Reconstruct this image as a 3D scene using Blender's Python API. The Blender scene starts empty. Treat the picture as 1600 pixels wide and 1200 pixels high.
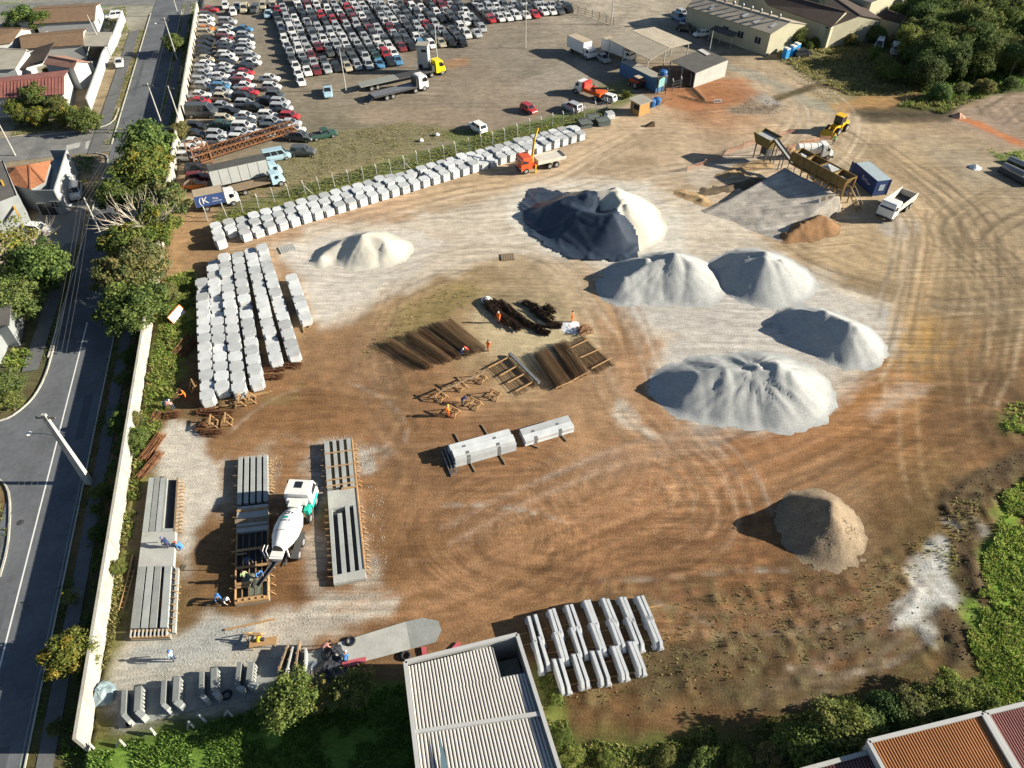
import bpy, math, random
import numpy as np
from mathutils import Vector, Matrix

# ------------------------------------------------------------------ camera, sky, sun
sc = bpy.context.scene
col = sc.collection
FOC, CAMH, PITCH = 1110.0, 57.0, math.radians(44.4)      # focal length in photo pixels (1600 wide), metres, angle below horizontal
SUN_EL, SUN_AZ = math.radians(21.0), 0.0                  # sun low over +X
cd = bpy.data.cameras.new('camera')
cam = bpy.data.objects.new('camera', cd); col.objects.link(cam)
cam.location = (0, 0, CAMH)
cam.rotation_euler = (math.pi / 2 - PITCH, 0, 0)
cd.sensor_width = 36.0; cd.lens = 36.0 * FOC / 1600.0
cd.clip_start = 0.5; cd.clip_end = 5000
sc.camera = cam
world = bpy.data.worlds.new('World'); sc.world = world; world.use_nodes = True
wn = world.node_tree
sky = wn.nodes.new('ShaderNodeTexSky'); sky.sky_type = 'NISHITA'; sky.sun_disc = False
sky.sun_elevation = SUN_EL; sky.sun_rotation = math.radians(90)
sky.air_density = 1.0; sky.dust_density = 0.6; sky.ozone_density = 1.5
bg = wn.nodes['Background']; bg.inputs['Strength'].default_value = 0.042
wn.links.new(sky.outputs[0], bg.inputs['Color'])
sd_ = bpy.data.lights.new('sun', 'SUN'); sd_.energy = 5.0; sd_.angle = math.radians(0.55); sd_.color = (1.0, 0.91, 0.75)
sun = bpy.data.objects.new('sun', sd_); col.objects.link(sun)
sv = Vector((math.cos(SUN_EL) * math.cos(SUN_AZ), math.cos(SUN_EL) * math.sin(SUN_AZ), math.sin(SUN_EL)))
sun.rotation_euler = sv.to_track_quat('Z', 'Y').to_euler()
sc.view_settings.view_transform = 'Standard'; sc.view_settings.look = 'None'
sc.view_settings.gamma = 1.0; sc.view_settings.exposure = 1.42; sc.view_settings.use_curve_mapping = False
sc.cycles.max_bounces = 4; sc.cycles.diffuse_bounces = 2; sc.cycles.glossy_bounces = 2
sc.cycles.transparent_max_bounces = 4; sc.cycles.use_denoising = True

# ------------------------------------------------------------------ helpers
S_, C_ = math.sin(PITCH), math.cos(PITCH)
def P(x, y, z=0.0):
    """ground survey: the point of the photo (1600x1200 pixels) at height z, as metres"""
    u = (x - 800) / FOC; v = (y - 600) / FOC
    d = (CAMH - z) / (S_ + v * C_)
    return Vector((u * d, d * (C_ - v * S_), z))
def hx(h):
    c = [int(h[i:i + 2], 16) / 255 for i in (1, 3, 5)]
    return tuple(x / 12.92 if x <= .04045 else ((x + .055) / 1.055) ** 2.4 for x in c)
def al(h, k=1.0):
    c = hx(h); g = sum(c) / 3
    return tuple(min(.85, (max(x * .93 + g * .07, .004)) / (k * q)) for x, q in zip(c, (1.65, 1.56, 1.48)))
RNG = random.Random(7)
NP = np.random.default_rng(11)
ORD = ['zeroth', 'first', 'second', 'third', 'fourth', 'fifth', 'sixth', 'seventh', 'eighth', 'ninth', 'tenth', 'eleventh', 'twelfth', 'thirteenth',
       'fourteenth', 'fifteenth', 'sixteenth', 'seventeenth', 'eighteenth', 'nineteenth', 'twentieth', 'twenty-first', 'twenty-second', 'twenty-third',
       'twenty-fourth', 'twenty-fifth', 'twenty-sixth', 'twenty-seventh', 'twenty-eighth', 'twenty-ninth', 'thirtieth', 'thirty-first', 'thirty-second',
       'thirty-third', 'thirty-fourth', 'thirty-fifth', 'thirty-sixth', 'thirty-seventh', 'thirty-eighth', 'thirty-ninth', 'fortieth', 'forty-first', 'forty-second', 'forty-third']

def ordn(i):
    if i < len(ORD): return ORD[i]
    t = ('', '', '', '', 'forty', 'fifty', 'sixty', 'seventy', 'eighty', 'ninety')[i // 10 % 10]; h = 'hundred-and-' if i >= 100 else ''
    if i >= 100 and i % 100 < 40: return h + ORD[i % 100] if i % 100 else 'hundredth'
    return h + (t + '-' + ORD[i % 10] if i % 10 else t[:-1] + 'ieth')
MATS = {}
def mat(name, rgb, rough=.8, var=.12, scale=1.5, bump=0.0, metal=0.0, spec=.3, objcol=False, vcol=None, fine=0.0, stripe=None, coat=0.0, bscale=None, orand=0.0):
    if name in MATS: return MATS[name]
    m = bpy.data.materials.new(name); m.use_nodes = True
    n = m.node_tree; b = n.nodes['Principled BSDF']; N = n.nodes.new; Lk = n.links.new
    b.inputs['Roughness'].default_value = rough; b.inputs['Metallic'].default_value = metal
    b.inputs['Specular IOR Level'].default_value = spec; b.inputs['Coat Weight'].default_value = coat
    geo = N('ShaderNodeNewGeometry'); pos = geo.outputs['Position']
    if objcol:
        s = N('ShaderNodeObjectInfo').outputs['Color']
    elif vcol:
        a = N('ShaderNodeAttribute'); a.attribute_name = vcol; s = a.outputs['Color']
    else:
        r = N('ShaderNodeRGB'); r.outputs[0].default_value = (*rgb, 1); s = r.outputs[0]
    def noise(sc_, det=4):
        t = N('ShaderNodeTexNoise'); t.inputs['Scale'].default_value = sc_; t.inputs['Detail'].default_value = det
        Lk(pos, t.inputs['Vector']); return t.outputs['Fac']
    def modulate(s, fac, amt):
        mr = N('ShaderNodeMapRange'); mr.inputs['From Min'].default_value = .25; mr.inputs['From Max'].default_value = .75
        mr.inputs['To Min'].default_value = 1 - amt; mr.inputs['To Max'].default_value = 1 + amt; mr.clamp = False
        Lk(fac, mr.inputs['Value'])
        mx = N('ShaderNodeMix'); mx.data_type = 'RGBA'; mx.blend_type = 'MULTIPLY'; mx.inputs['Factor'].default_value = 1
        Lk(s, mx.inputs['A']); Lk(mr.outputs[0], mx.inputs['B']); return mx.outputs['Result']
    if var: s = modulate(s, noise(scale), var)
    if orand:
        s = modulate(s, N('ShaderNodeObjectInfo').outputs['Random'], orand)
    if fine: s = modulate(s, noise(scale * 7, 3), fine)
    Lk(s, b.inputs['Base Color'])
    if bump:
        bp = N('ShaderNodeBump'); bp.inputs['Strength'].default_value = bump; bp.inputs['Distance'].default_value = .05
        Lk(noise(bscale or scale * 5, 5), bp.inputs['Height']); Lk(bp.outputs[0], b.inputs['Normal'])
    MATS[name] = m
    return m

class MB:
    """collects shapes and links them as one mesh object"""
    def __init__(s): s.v = []; s.f = []; s.m = []
    def add(s, vs, fs, mi=0, M=None):
        k = len(s.v)
        s.v += [tuple(M @ Vector(p)) for p in vs] if M is not None else [tuple(p) for p in vs]
        s.f += [tuple(i + k for i in f) for f in fs]; s.m += [mi] * len(fs); return s
    BF = [(0, 3, 2, 1), (4, 5, 6, 7), (0, 1, 5, 4), (1, 2, 6, 5), (2, 3, 7, 6), (3, 0, 4, 7)]
    def box(s, x0, x1, y0, y1, z0, z1, mi=0, M=None):
        return s.add([(x0, y0, z0), (x1, y0, z0), (x1, y1, z0), (x0, y1, z0), (x0, y0, z1), (x1, y0, z1), (x1, y1, z1), (x0, y1, z1)], MB.BF, mi, M)
    def hexa(s, b, t, mi=0):
        """bottom quad and top quad"""
        return s.add(list(b) + list(t), MB.BF, mi)
    def bar(s, a, b, w, h, mi=0):
        """box beam from a to b, w wide and h high"""
        a = Vector(a); b = Vector(b); d = (b - a)
        L = d.length
        if L < 1e-6: return s
        d.normalize(); up = Vector((0, 0, 1)) if abs(d.z) < .95 else Vector((1, 0, 0))
        sx = d.cross(up).normalized(); uz = sx.cross(d)
        q = [(-w / 2, -h / 2), (w / 2, -h / 2), (w / 2, h / 2), (-w / 2, h / 2)]
        return s.add([a + sx * i + uz * j for i, j in q] + [b + sx * i + uz * j for i, j in q], MB.BF, mi)
    def cyl(s, a, b, r0, r1=None, n=8, mi=0, caps=True):
        r1 = r0 if r1 is None else r1
        a = Vector(a); b = Vector(b); d = (b - a).normalized()
        up = Vector((0, 0, 1)) if abs(d.z) < .95 else Vector((1, 0, 0))
        x = d.cross(up).normalized(); y = x.cross(d)
        vs = []
        for c, r in ((a, r0), (b, r1)):
            vs += [c + x * (r * math.cos(2 * math.pi * i / n)) + y * (r * math.sin(2 * math.pi * i / n)) for i in range(n)]
        fs = [(i, (i + 1) % n, n + (i + 1) % n, n + i) for i in range(n)]
        if caps: fs += [tuple(range(n))[::-1], tuple(range(n, 2 * n))]
        return s.add(vs, fs, mi)
    def tube(s, pts, r, n=6, mi=0):
        for a, b in zip(pts[:-1], pts[1:]): s.cyl(a, b, r, r, n, mi, True)
        return s
    def loft(s, rings, mi=0, cap=True, closed=True):
        n = len(rings[0]); k = len(s.v)
        for r in rings: s.v += [tuple(p) for p in r]
        cnt = 0
        for j in range(len(rings) - 1):
            for i in range(n if closed else n - 1):
                s.f.append((k + j * n + i, k + j * n + (i + 1) % n, k + (j + 1) * n + (i + 1) % n, k + (j + 1) * n + i)); cnt += 1
        if cap:
            s.f.append(tuple(k + i for i in range(n))[::-1]); s.f.append(tuple(k + (len(rings) - 1) * n + i for i in range(n))); cnt += 2
        s.m += [mi] * cnt; return s
    def prism(s, poly, z0, z1, mi=0):
        n = len(poly)
        return s.add([(p[0], p[1], z0) for p in poly] + [(p[0], p[1], z1) for p in poly],
                     [tuple(range(n))[::-1], tuple(range(n, 2 * n))] + [(i, (i + 1) % n, n + (i + 1) % n, n + i) for i in range(n)], mi)
    def sph(s, c, r, mi=0, nu=8, nv=5, sz=1.0):
        vs = [(c[0], c[1], c[2] - r * sz)]
        for j in range(1, nv):
            t = math.pi * j / nv - math.pi / 2
            vs += [(c[0] + r * math.cos(t) * math.cos(2 * math.pi * i / nu), c[1] + r * math.cos(t) * math.sin(2 * math.pi * i / nu), c[2] + r * sz * math.sin(t)) for i in range(nu)]
        vs.append((c[0], c[1], c[2] + r * sz)); fs = []
        for i in range(nu):
            fs.append((0, 1 + (i + 1) % nu, 1 + i)); e = 1 + (nv - 2) * nu
            fs.append((len(vs) - 1, e + i, e + (i + 1) % nu))
            for j in range(nv - 2):
                a = 1 + j * nu; fs.append((a + i, a + (i + 1) % nu, a + nu + (i + 1) % nu, a + nu + i))
        return s.add(vs, fs, mi)
    def mesh(s, name, mats, smooth=False):
        me = bpy.data.meshes.new(name); me.from_pydata(s.v, [], s.f)
        for m in (mats if isinstance(mats, (list, tuple)) else [mats]): me.materials.append(m)
        if any(s.m): me.polygons.foreach_set('material_index', s.m)
        if smooth: me.polygons.foreach_set('use_smooth', [True] * len(s.f))
        me.update(); return me
    def obj(s, name, mats, parent=None, loc=(0, 0, 0), rz=0.0, smooth=False):
        return link(name, s.mesh(name, mats, smooth), parent, loc, rz)

def link(name, data, parent=None, loc=(0, 0, 0), rz=0.0, color=None):
    o = bpy.data.objects.new(name, data); col.objects.link(o)
    o.location = loc
    if rz: o.rotation_euler = (0, 0, rz)
    if parent is not None: o.parent = parent
    if color: o.color = (*color, 1)
    return o
def tag(o, label=None, cat=None, group=None, kind=None):
    if label: o['label'] = label
    if cat: o['category'] = cat
    if group: o['group'] = group
    if kind: o['kind'] = kind
    return o
def thing(name, label, cat, loc=(0, 0, 0), rz=0.0, group=None):
    return tag(link(name, None, None, loc, rz), label, cat, group)
def copy_tree(root, loc, rz, label=None, group=None, color=None):
    r = root.copy(); col.objects.link(r); r.location = loc; r.rotation_euler = (0, 0, rz)
    if label: r['label'] = label
    if group: r['group'] = group
    for ch in KIDS[root.name]:
        c = ch.copy(); col.objects.link(c); c.parent = r
        if color and ch.get('paint'): c.color = (*color, 1)
        for g in KIDS.get(ch.name, ()):
            d = g.copy(); col.objects.link(d); d.parent = c
            if color and g.get('paint'): d.color = (*color, 1)
    return r
KIDS = {}
def register(root):
    for o in col.objects:
        if o.parent is not None:
            KIDS.setdefault(o.parent.name, [])
            if o not in KIDS[o.parent.name]: KIDS[o.parent.name].append(o)
def kids_of(root, lst):
    KIDS[root.name] = lst
def ang(a, b):
    return math.atan2(b[1] - a[1], b[0] - a[0])
def rot2(x, y, a):
    return x * math.cos(a) - y * math.sin(a), x * math.sin(a) + y * math.cos(a)

# ------------------------------------------------------------------ noise on arrays
def vnoise(x, y, scale, seed):
    r = np.random.default_rng(seed); T = r.random((256, 256))
    X = x / scale; Y = y / scale
    xi = np.floor(X).astype(int); yi = np.floor(Y).astype(int); fx = X - xi; fy = Y - yi
    fx = fx * fx * (3 - 2 * fx); fy = fy * fy * (3 - 2 * fy)
    g = lambda a, b: T[a & 255, b & 255]
    return (g(xi, yi) * (1 - fx) + g(xi + 1, yi) * fx) * (1 - fy) + (g(xi, yi + 1) * (1 - fx) + g(xi + 1, yi + 1) * fx) * fy
def fbm(x, y, scale, seed, oct=4, gain=.55):
    s = 0; a = 1; t = 0
    for o in range(oct):
        s = s + a * vnoise(x + 17.3 * o, y - 9.1 * o, scale / 2 ** o, seed + o); t += a; a *= gain
    return s / t
# ------------------------------------------------------------------ the ground: colour and relief on a raster, then one sheet
GX0, GX1, GY0, GY1, GR = -140.0, 150.0, 8.0, 216.0, 0.3
gx = np.arange(GX0, GX1, GR); gy = np.arange(GY0, GY1, GR)
XX, YY = np.meshgrid(gx, gy)
def W(pts): return [tuple(P(*p)[:2]) for p in pts]
def sdist(poly, x, y):
    d = np.full(x.shape, 1e9); ins = np.zeros(x.shape, bool); n = len(poly)
    for i in range(n):
        ax, ay = poly[i]; bx, by = poly[(i + 1) % n]
        ex, ey = bx - ax, by - ay; L = ex * ex + ey * ey + 1e-9
        t = np.clip(((x - ax) * ex + (y - ay) * ey) / L, 0, 1)
        d = np.minimum(d, (x - ax - t * ex) ** 2 + (y - ay - t * ey) ** 2)
        c = (ay > y) != (by > y)
        ins ^= c & (x < ex * (y - ay) / (ey if abs(ey) > 1e-9 else 1e-9) + ax)
    d = np.sqrt(d); return np.where(ins, -d, d)
# base colour of the bare soil: survey points (photo pixel, colour of the dry ground there)
CP = [(700,120,'#a08c78'),(560,160,'#9c8a74'),(640,200,'#a39077'),(850,100,'#9a8c7a'),(800,170,'#a8917a'),(520,200,'#908567'),(480,60,'#988a76'),(1000,30,'#c2b29e'),
 (1050,60,'#a89a88'),(920,130,'#a1917e'),(1000,200,'#cdb08f'),(900,300,'#d2b595'),(760,320,'#d0b08a'),(560,330,'#cda685'),(420,372,'#c9a483'),(300,395,'#c0966c'),
 (1100,250,'#ccb092'),(1200,140,'#c6ac90'),(1120,150,'#b9825a'),(1300,200,'#cbb293'),(1400,250,'#c6a983'),(1500,260,'#ab9981'),(1560,180,'#b39a83'),(1590,140,'#a98f7a'),
 (1580,330,'#b39b7c'),(1430,340,'#cbaf8b'),(1500,440,'#b59b78'),(1400,420,'#c9ac85'),(1560,470,'#a98f6e'),(1450,530,'#d2a35e'),(1400,600,'#c08850'),(1550,560,'#a9825a'),
 (1580,640,'#6b5035'),(1520,640,'#80603d'),(1500,700,'#a2734a'),(1350,660,'#bd8450'),(1200,720,'#b67d50'),(1050,700,'#b4815a'),(900,600,'#b58c68'),(640,430,'#bc9b74'),
 (700,470,'#b8986c'),(560,560,'#ab825e'),(450,650,'#a3764e'),(560,680,'#ab7b52'),(700,820,'#a87c57'),(850,880,'#ae8057'),(1000,880,'#b5825a'),(1150,830,'#b67d50'),
 (1100,760,'#ad7d56'),(1300,950,'#8e6746'),(1200,1000,'#946c48'),(1000,1000,'#9a7049'),(950,1120,'#7f5e3c'),(1100,1100,'#80603e'),(1400,1050,'#8a6341'),(1300,1060,'#93653d'),
 (350,900,'#8f6a46'),(460,900,'#9a6e47'),(700,940,'#ab7e58'),(600,900,'#a87b52'),(400,760,'#a87e58'),(300,560,'#8d6f4a'),(260,480,'#8a7a4a'),(830,430,'#c9ae8a'),
 (760,560,'#c0a27b'),(840,530,'#d0bb94'),(660,620,'#b07f56'),(780,700,'#ab7c55'),(1000,560,'#b98c66'),(1250,280,'#cbb090'),(150,1000,'#6b6a40'),(300,1150,'#6a6e38'),
 (600,1150,'#5b5a36'),(1500,1150,'#5d5c30'),(1560,900,'#5c6a28'),(1480,760,'#8f6f48'),(1430,880,'#8a6c48'),(60,120,'#a39a88'),(100,20,'#a8a294'),(180,120,'#b09876'),
 (40,520,'#6a6848'),(1300,120,'#a08e62'),(1400,120,'#7c7848'),(1500,60,'#4f5a2c'),(1560,60,'#4a552a'),(1200,20,'#8a806c'),(1380,40,'#7a7a44'),(1420,140,'#a07848')]
base = np.zeros(XX.shape + (3,)); wsum = np.zeros(XX.shape)
warpx = (fbm(XX, YY, 9, 3) - .5) * 9; warpy = (fbm(XX, YY, 9, 5) - .5) * 9
for px, py, h in CP:
    p = P(px, py); s = 4 + p.y * .045
    w = 1.0 / (((XX + warpx - p.x) ** 2 + ((YY + warpy - p.y) * .8) ** 2) / s ** 2 + .25) ** 2
    base += w[..., None] * np.array(al(h)); wsum += w
COL = base / wsum[..., None] * np.array((.95, .95, .92)) * (.88 + .12 * np.clip((YY - 60) / 30, 0, 1))[..., None]
n1 = fbm(XX, YY, 3.2, 21, 5); n2 = fbm(XX, YY, 14, 31, 3); n3 = fbm(XX, YY, .9, 41, 2)
COL *= (1 + (n1 - .5) * .75 + (n2 - .5) * .5 + (n3 - .5) * .3)[..., None]
ZZ = (fbm(XX, YY, 2.2, 51, 4) - .5) * .1
def area(px, pad=3.0):
    poly = W(px) if len(px[0]) == 2 and not isinstance(px, tuple) else list(px)
    a = np.array(poly); x0, y0 = a.min(0) - pad; x1, y1 = a.max(0) + pad
    i0, i1 = np.clip(np.searchsorted(gx, [x0, x1]), 0, len(gx)); j0, j1 = np.clip(np.searchsorted(gy, [y0, y1]), 0, len(gy))
    return poly, (slice(j0, j1), slice(i0, i1))
def paint(px, h, alpha=1.0, soft=.6, rough=1.5, var=.12, seed=1, z=None, world=False):
    """lay a material with a ragged edge over the soil"""
    poly, sl = area(tuple(px) if world else px, rough * 2 + soft + 1)
    x, y = XX[sl], YY[sl]
    if x.size == 0: return
    d = sdist(poly, x, y) + (fbm(x, y, max(rough * 2.2, .8), 60 + seed, 5, .6) - .5) * 2.6 * rough
    m = np.clip(.5 - d / (2 * soft), 0, 1); m = m * m * (3 - 2 * m) * alpha
    m = m * np.clip(.62 + .9 * fbm(x, y, 5.5, 160 + seed, 4), 0, 1)
    c = np.array(al(h)) * (1 + (fbm(x, y, 1.6, 80 + seed, 4) - .5) * 2 * var + (fbm(x, y, 7, 180 + seed, 3) - .5) * .35)[..., None]
    COL[sl] = COL[sl] * (1 - m[..., None]) + c * m[..., None]
    if z is not None: ZZ[sl] = ZZ[sl] * (1 - m) + (z + ZZ[sl] * .3) * m
def spline(pts, step=.3):
    out = []; n = len(pts)
    for i in range(n - 1):
        p0, p1, p2, p3 = (np.array(pts[max(i - 1, 0)]), np.array(pts[i]), np.array(pts[i + 1]), np.array(pts[min(i + 2, n - 1)]))
        k = max(2, int(np.linalg.norm(p2 - p1) / step))
        for t in np.linspace(0, 1, k, endpoint=False):
            out.append(.5 * ((2 * p1) + (-p0 + p2) * t + (2 * p0 - 5 * p1 + 4 * p2 - p3) * t * t + (-p0 + 3 * p1 - 3 * p2 + p3) * t ** 3))
    return np.array(out + [np.array(pts[-1])])
def stroke(path, width, c, alpha, dz=0.0, broken=.5, seed=0, bump_h=0.0):
    """a wheel track, a chalk line or a ridge along a path in metres"""
    k = np.arange(len(path)) * .3
    br = np.clip(fbm(k, k * 0 + seed * 7.7, 6, 90 + seed % 50, 3) * 2.4 - broken * 1.6, 0, 1) * alpha
    r = int(math.ceil(width * 1.6 / GR)) + 1
    ix = np.round((path[:, 0] - GX0) / GR).astype(int); iy = np.round((path[:, 1] - GY0) / GR).astype(int)
    A = {}
    M = np.zeros_like(ZZ) if False else None
    sl = (slice(max(iy.min() - r, 0), max(iy.max() + r + 1, 0)), slice(max(ix.min() - r, 0), max(ix.max() + r + 1, 0)))
    x, y = XX[sl], YY[sl]
    if x.size == 0: return
    m = np.zeros(x.shape); oj, oi = sl[0].start, sl[1].start
    for dj in range(-r, r + 1):
        for di in range(-r, r + 1):
            jj = iy + dj - oj; ii = ix + di - oi
            ok = (jj >= 0) & (jj < x.shape[0]) & (ii >= 0) & (ii < x.shape[1])
            if not ok.any(): continue
            J, I = jj[ok], ii[ok]
            d = np.hypot(x[J, I] - path[ok, 0], y[J, I] - path[ok, 1])
            np.maximum.at(m, (J, I), br[ok] * np.clip(1.3 - d / (width * .62), 0, 1))
    m = np.clip(m, 0, 1)
    c = np.array(c) if not isinstance(c, float) else None
    if c is None: COL[sl] *= (1 - m * alpha)[..., None] if False else (1 + m * (0))[..., None]
    else: COL[sl] = COL[sl] * (1 - m[..., None]) + c * m[..., None]
    if dz: ZZ[sl] += m * dz
def track(px, n=6, spread=3.0, alpha=.35, w=.34, seed=0, dark=.55, pair=True):
    r = random.Random(seed)
    c0 = W(px)
    for i in range(int(n * 1.7) if n > 3 else n):
        off = r.uniform(-spread, spread); wob = [(p[0] + r.uniform(-.8, .8), p[1] + r.uniform(-.8, .8)) for p in c0]
        sp = spline(wob); tg = np.gradient(sp, axis=0); nn = np.stack([-tg[:, 1], tg[:, 0]], 1); nn /= np.linalg.norm(nn, axis=1)[:, None] + 1e-9
        a, b = sorted((r.random() * .5, .5 + r.random() * .5)); K = len(sp); sp2 = sp[int(a * K * .8):max(int(b * K), int(a * K * .8) + 4)]; nn2 = nn[int(a * K * .8):max(int(b * K), int(a * K * .8) + 4)]
        isdark = r.random() < dark
        cc = al('#6f5238') if isdark else al('#dcc3a0')
        for q in ((-.95, .95) if pair else (0,)):
            path = sp2 + nn2 * (off + q)
            jx = np.clip(((path[:, 0] - GX0) / GR).astype(int), 0, len(gx) - 1); jy = np.clip(((path[:, 1] - GY0) / GR).astype(int), 0, len(gy) - 1)
            cm = COL[jy, jx].mean(0) * (.55 if isdark else 1.3)
            stroke(path, w * r.uniform(.55, 1.1), cm, min(1, alpha * 1.5) * r.uniform(.6, 1.3), -.02 if isdark else .01, .35, seed * 13 + i)

# broad lighter dust, then crushed stone, spoil and spill areas
paint([(432,386),(500,352),(640,345),(700,328),(780,298),(840,278),(1000,283),(1080,305),(1180,365),(1290,425),(1385,470),(1400,545),(1335,585),(1295,640),(1200,670),(1095,672),(1040,622),(1028,560),(1047,533),(1000,527),(983,500),(955,468),(935,430),(880,408),(800,397),(745,404),(700,432),(600,468),(545,500),(500,516),(484,490),(470,430)],'#dfcfba',.85,1.2,2.2,.12,1)
paint([(440,395),(520,360),(640,358),(690,380),(660,420),(560,470),(510,510),(490,500),(476,440)],'#ddd0c0',.9,.8,1.2,.1,2)
paint([(800,290),(1010,285),(1060,330),(1080,400),(980,420),(860,400),(790,345)],'#e6dccb',.9,1,1.5,.1,3)
paint([(960,470),(1050,420),(1200,410),(1290,440),(1390,490),(1390,550),(1310,560),(1290,640),(1200,668),(1100,668),(1040,620),(1040,560),(1060,520),(990,505)],'#cfc6bb',.85,.9,1.5,.1,4)
paint([(760,470),(840,520),(920,505),(930,545),(880,560),(800,575),(740,545),(740,490)],'#d6c096',.7,1,1.6,.22,5)
paint([(1370,352),(1385,337),(1420,333),(1443,345),(1440,362),(1415,374),(1385,370)],'#bdb1a3',.8,.7,.8,.08,6)
paint([(1060,262),(1110,245),(1180,225),(1190,240),(1130,280),(1085,300)],'#cdbfae',.6,1,1.5,.12,7)
paint([(1150,165),(1175,150),(1200,150),(1222,165),(1215,178),(1170,180),(1135,178)],'#9c8a74',.8,.7,1.5,.3,8)
paint([(1168,150),(1190,145),(1220,158),(1222,170),(1195,165)],'#bdb4a8',.8,.5,1,.25,9)
paint([(1045,130),(1100,118),(1160,125),(1178,145),(1140,165),(1090,172),(1060,165),(1030,160)],'#b97a4e',.75,1.2,2.5,.2,10)
paint([(1130,100),(1180,110),(1250,145),(1300,165),(1310,180),(1260,165),(1190,130),(1140,110)],'#9aa093',.5,.8,1.0,.15,11)
paint([(1380,230),(1500,170),(1600,150),(1600,235),(1500,190)],'#a8907c',.6,1.2,2,.15,12)
paint([(1490,178),(1530,190),(1600,222),(1600,232),(1540,205),(1495,186)],'#d4814a',.9,.5,.8,.1,13)
paint([(1300,165),(1345,150),(1420,140),(1430,163),(1380,172),(1310,176)],'#bd9058',.85,.7,1.2,.15,14)
paint([(262,655),(318,668),(322,700),(352,725),(356,780),(332,800),(302,832),(296,905),(285,900),(280,760),(252,750),(250,690)],'#d8ccba',.92,.6,1.1,.14,15)
paint([(352,720),(430,690),(428,800),(352,800)],'#c4b29b',.6,.8,1.2,.15,16)
paint([(480,690),(560,685),(590,700),(588,740),(560,755),(575,850),(598,920),(560,925),(560,840),(510,760),(495,920),(480,900)],'#cbbfae',.55,.7,1.4,.2,17)
paint([(555,690),(582,700),(584,732),(568,738),(556,715)],'#d8d2c6',.8,.4,.8,.25,18)
paint([(200,998),(282,998),(330,962),(400,972),(450,945),(560,922),(650,925),(610,965),(540,985),(430,1018),(340,1060),(280,1110),(150,1130),(165,1050)],'#cdc0ae',.9,.7,1.2,.16,19)
paint([(205,1000),(285,1000),(335,960),(395,975),(390,1000),(330,1025),(250,1050),(195,1035)],'#b4b3ab',.85,.5,.9,.12,20)
paint([(180,1060),(470,1000),(500,1030),(380,1100),(180,1140)],'#b9b3a6',.75,.8,1.2,.15,21)
paint([(1395,942),(1428,925),(1412,885),(1440,868),(1468,838),(1482,842),(1478,895),(1503,935),(1450,960),(1458,1012),(1436,988),(1392,980)],'#dad7cf',.85,.35,.8,.12,22)
paint([(1478,815),(1520,805),(1545,830),(1535,845),(1500,835)],'#d8d4cc',.75,.4,.7,.2,23)
paint([(953,640),(966,624),(988,636),(1000,662),(1042,688),(1008,682),(962,660)],'#e0d3bf',.9,.4,.7,.1,24)
paint([(1360,640),(1400,600),(1450,595),(1460,605),(1400,640),(1365,650)],'#cdbfae',.55,.8,1,.15,25)
paint([(1180,760),(1310,700),(1370,790),(1370,880),(1280,890)],'#b79a78',.35,1.5,2,.2,26)
paint([(1010,600),(1060,590),(1060,612),(1015,618)],'#dccfbb',.8,.5,.6,.1,27)
paint([(590,700),(612,690),(620,705),(600,722)],'#cfc3b0',.6,.5,.6,.1,28)
paint([(200,760),(245,742),(262,760),(240,860),(215,990),(185,1000),(195,850)],'#7d7058',.7,.7,.9,.25,29)
# grey worn lot and pale tracks in the vehicle park
paint([(330,0),(900,0),(960,40),(1050,130),(940,185),(760,215),(520,255),(330,330),(280,300),(300,100)],'#968a7a',.45,2,3,.12,30)
paint([(795,140),(880,95),(960,70),(1000,60),(960,110),(850,150)],'#b9ab99',.5,1,1.5,.1,31)
paint([(560,170),(700,160),(760,180),(700,210),(560,190)],'#b79c82',.45,1.5,2,.1,32)
paint([(690,95),(735,88),(732,100),(700,108)],'#c08a58',.55,.5,.8,.1,33)
# turned earth, churned soil and clods along the right hand edge
for pp, hh, al_, sd in (([(1460,600),(1600,560),(1600,680),(1480,720),(1440,650)],'#6d5136',.6,34),([(1480,760),(1560,720),(1600,700),(1600,760),(1540,800),(1500,830)],'#5a4630',.85,35),
     ([(1480,850),(1510,830),(1545,880),(1530,960),(1500,950)],'#5d4932',.8,36),([(1455,960),(1500,955),(1520,1010),(1500,1045),(1465,1020)],'#5d4932',.8,37),
     ([(1330,170),(1400,165),(1500,175),(1490,192),(1400,192),(1350,188)],'#4c4436',.75,38)):
    paint(pp, hh, al_, .7, 1.4, .35, sd)
for k in range(14):
    a = (1100 + 26 * k, 905 + (k * 37) % 60)
    paint([(a[0]-190,a[1]+40+(k*53)%110),(a[0]+40,a[1]+20+(k*53)%110),(a[0]+60,a[1]+32+(k*53)%110),(a[0]-180,a[1]+56+(k*53)%110)],'#5f5238',.55,.5,2.2,.4,100 + k)
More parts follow.
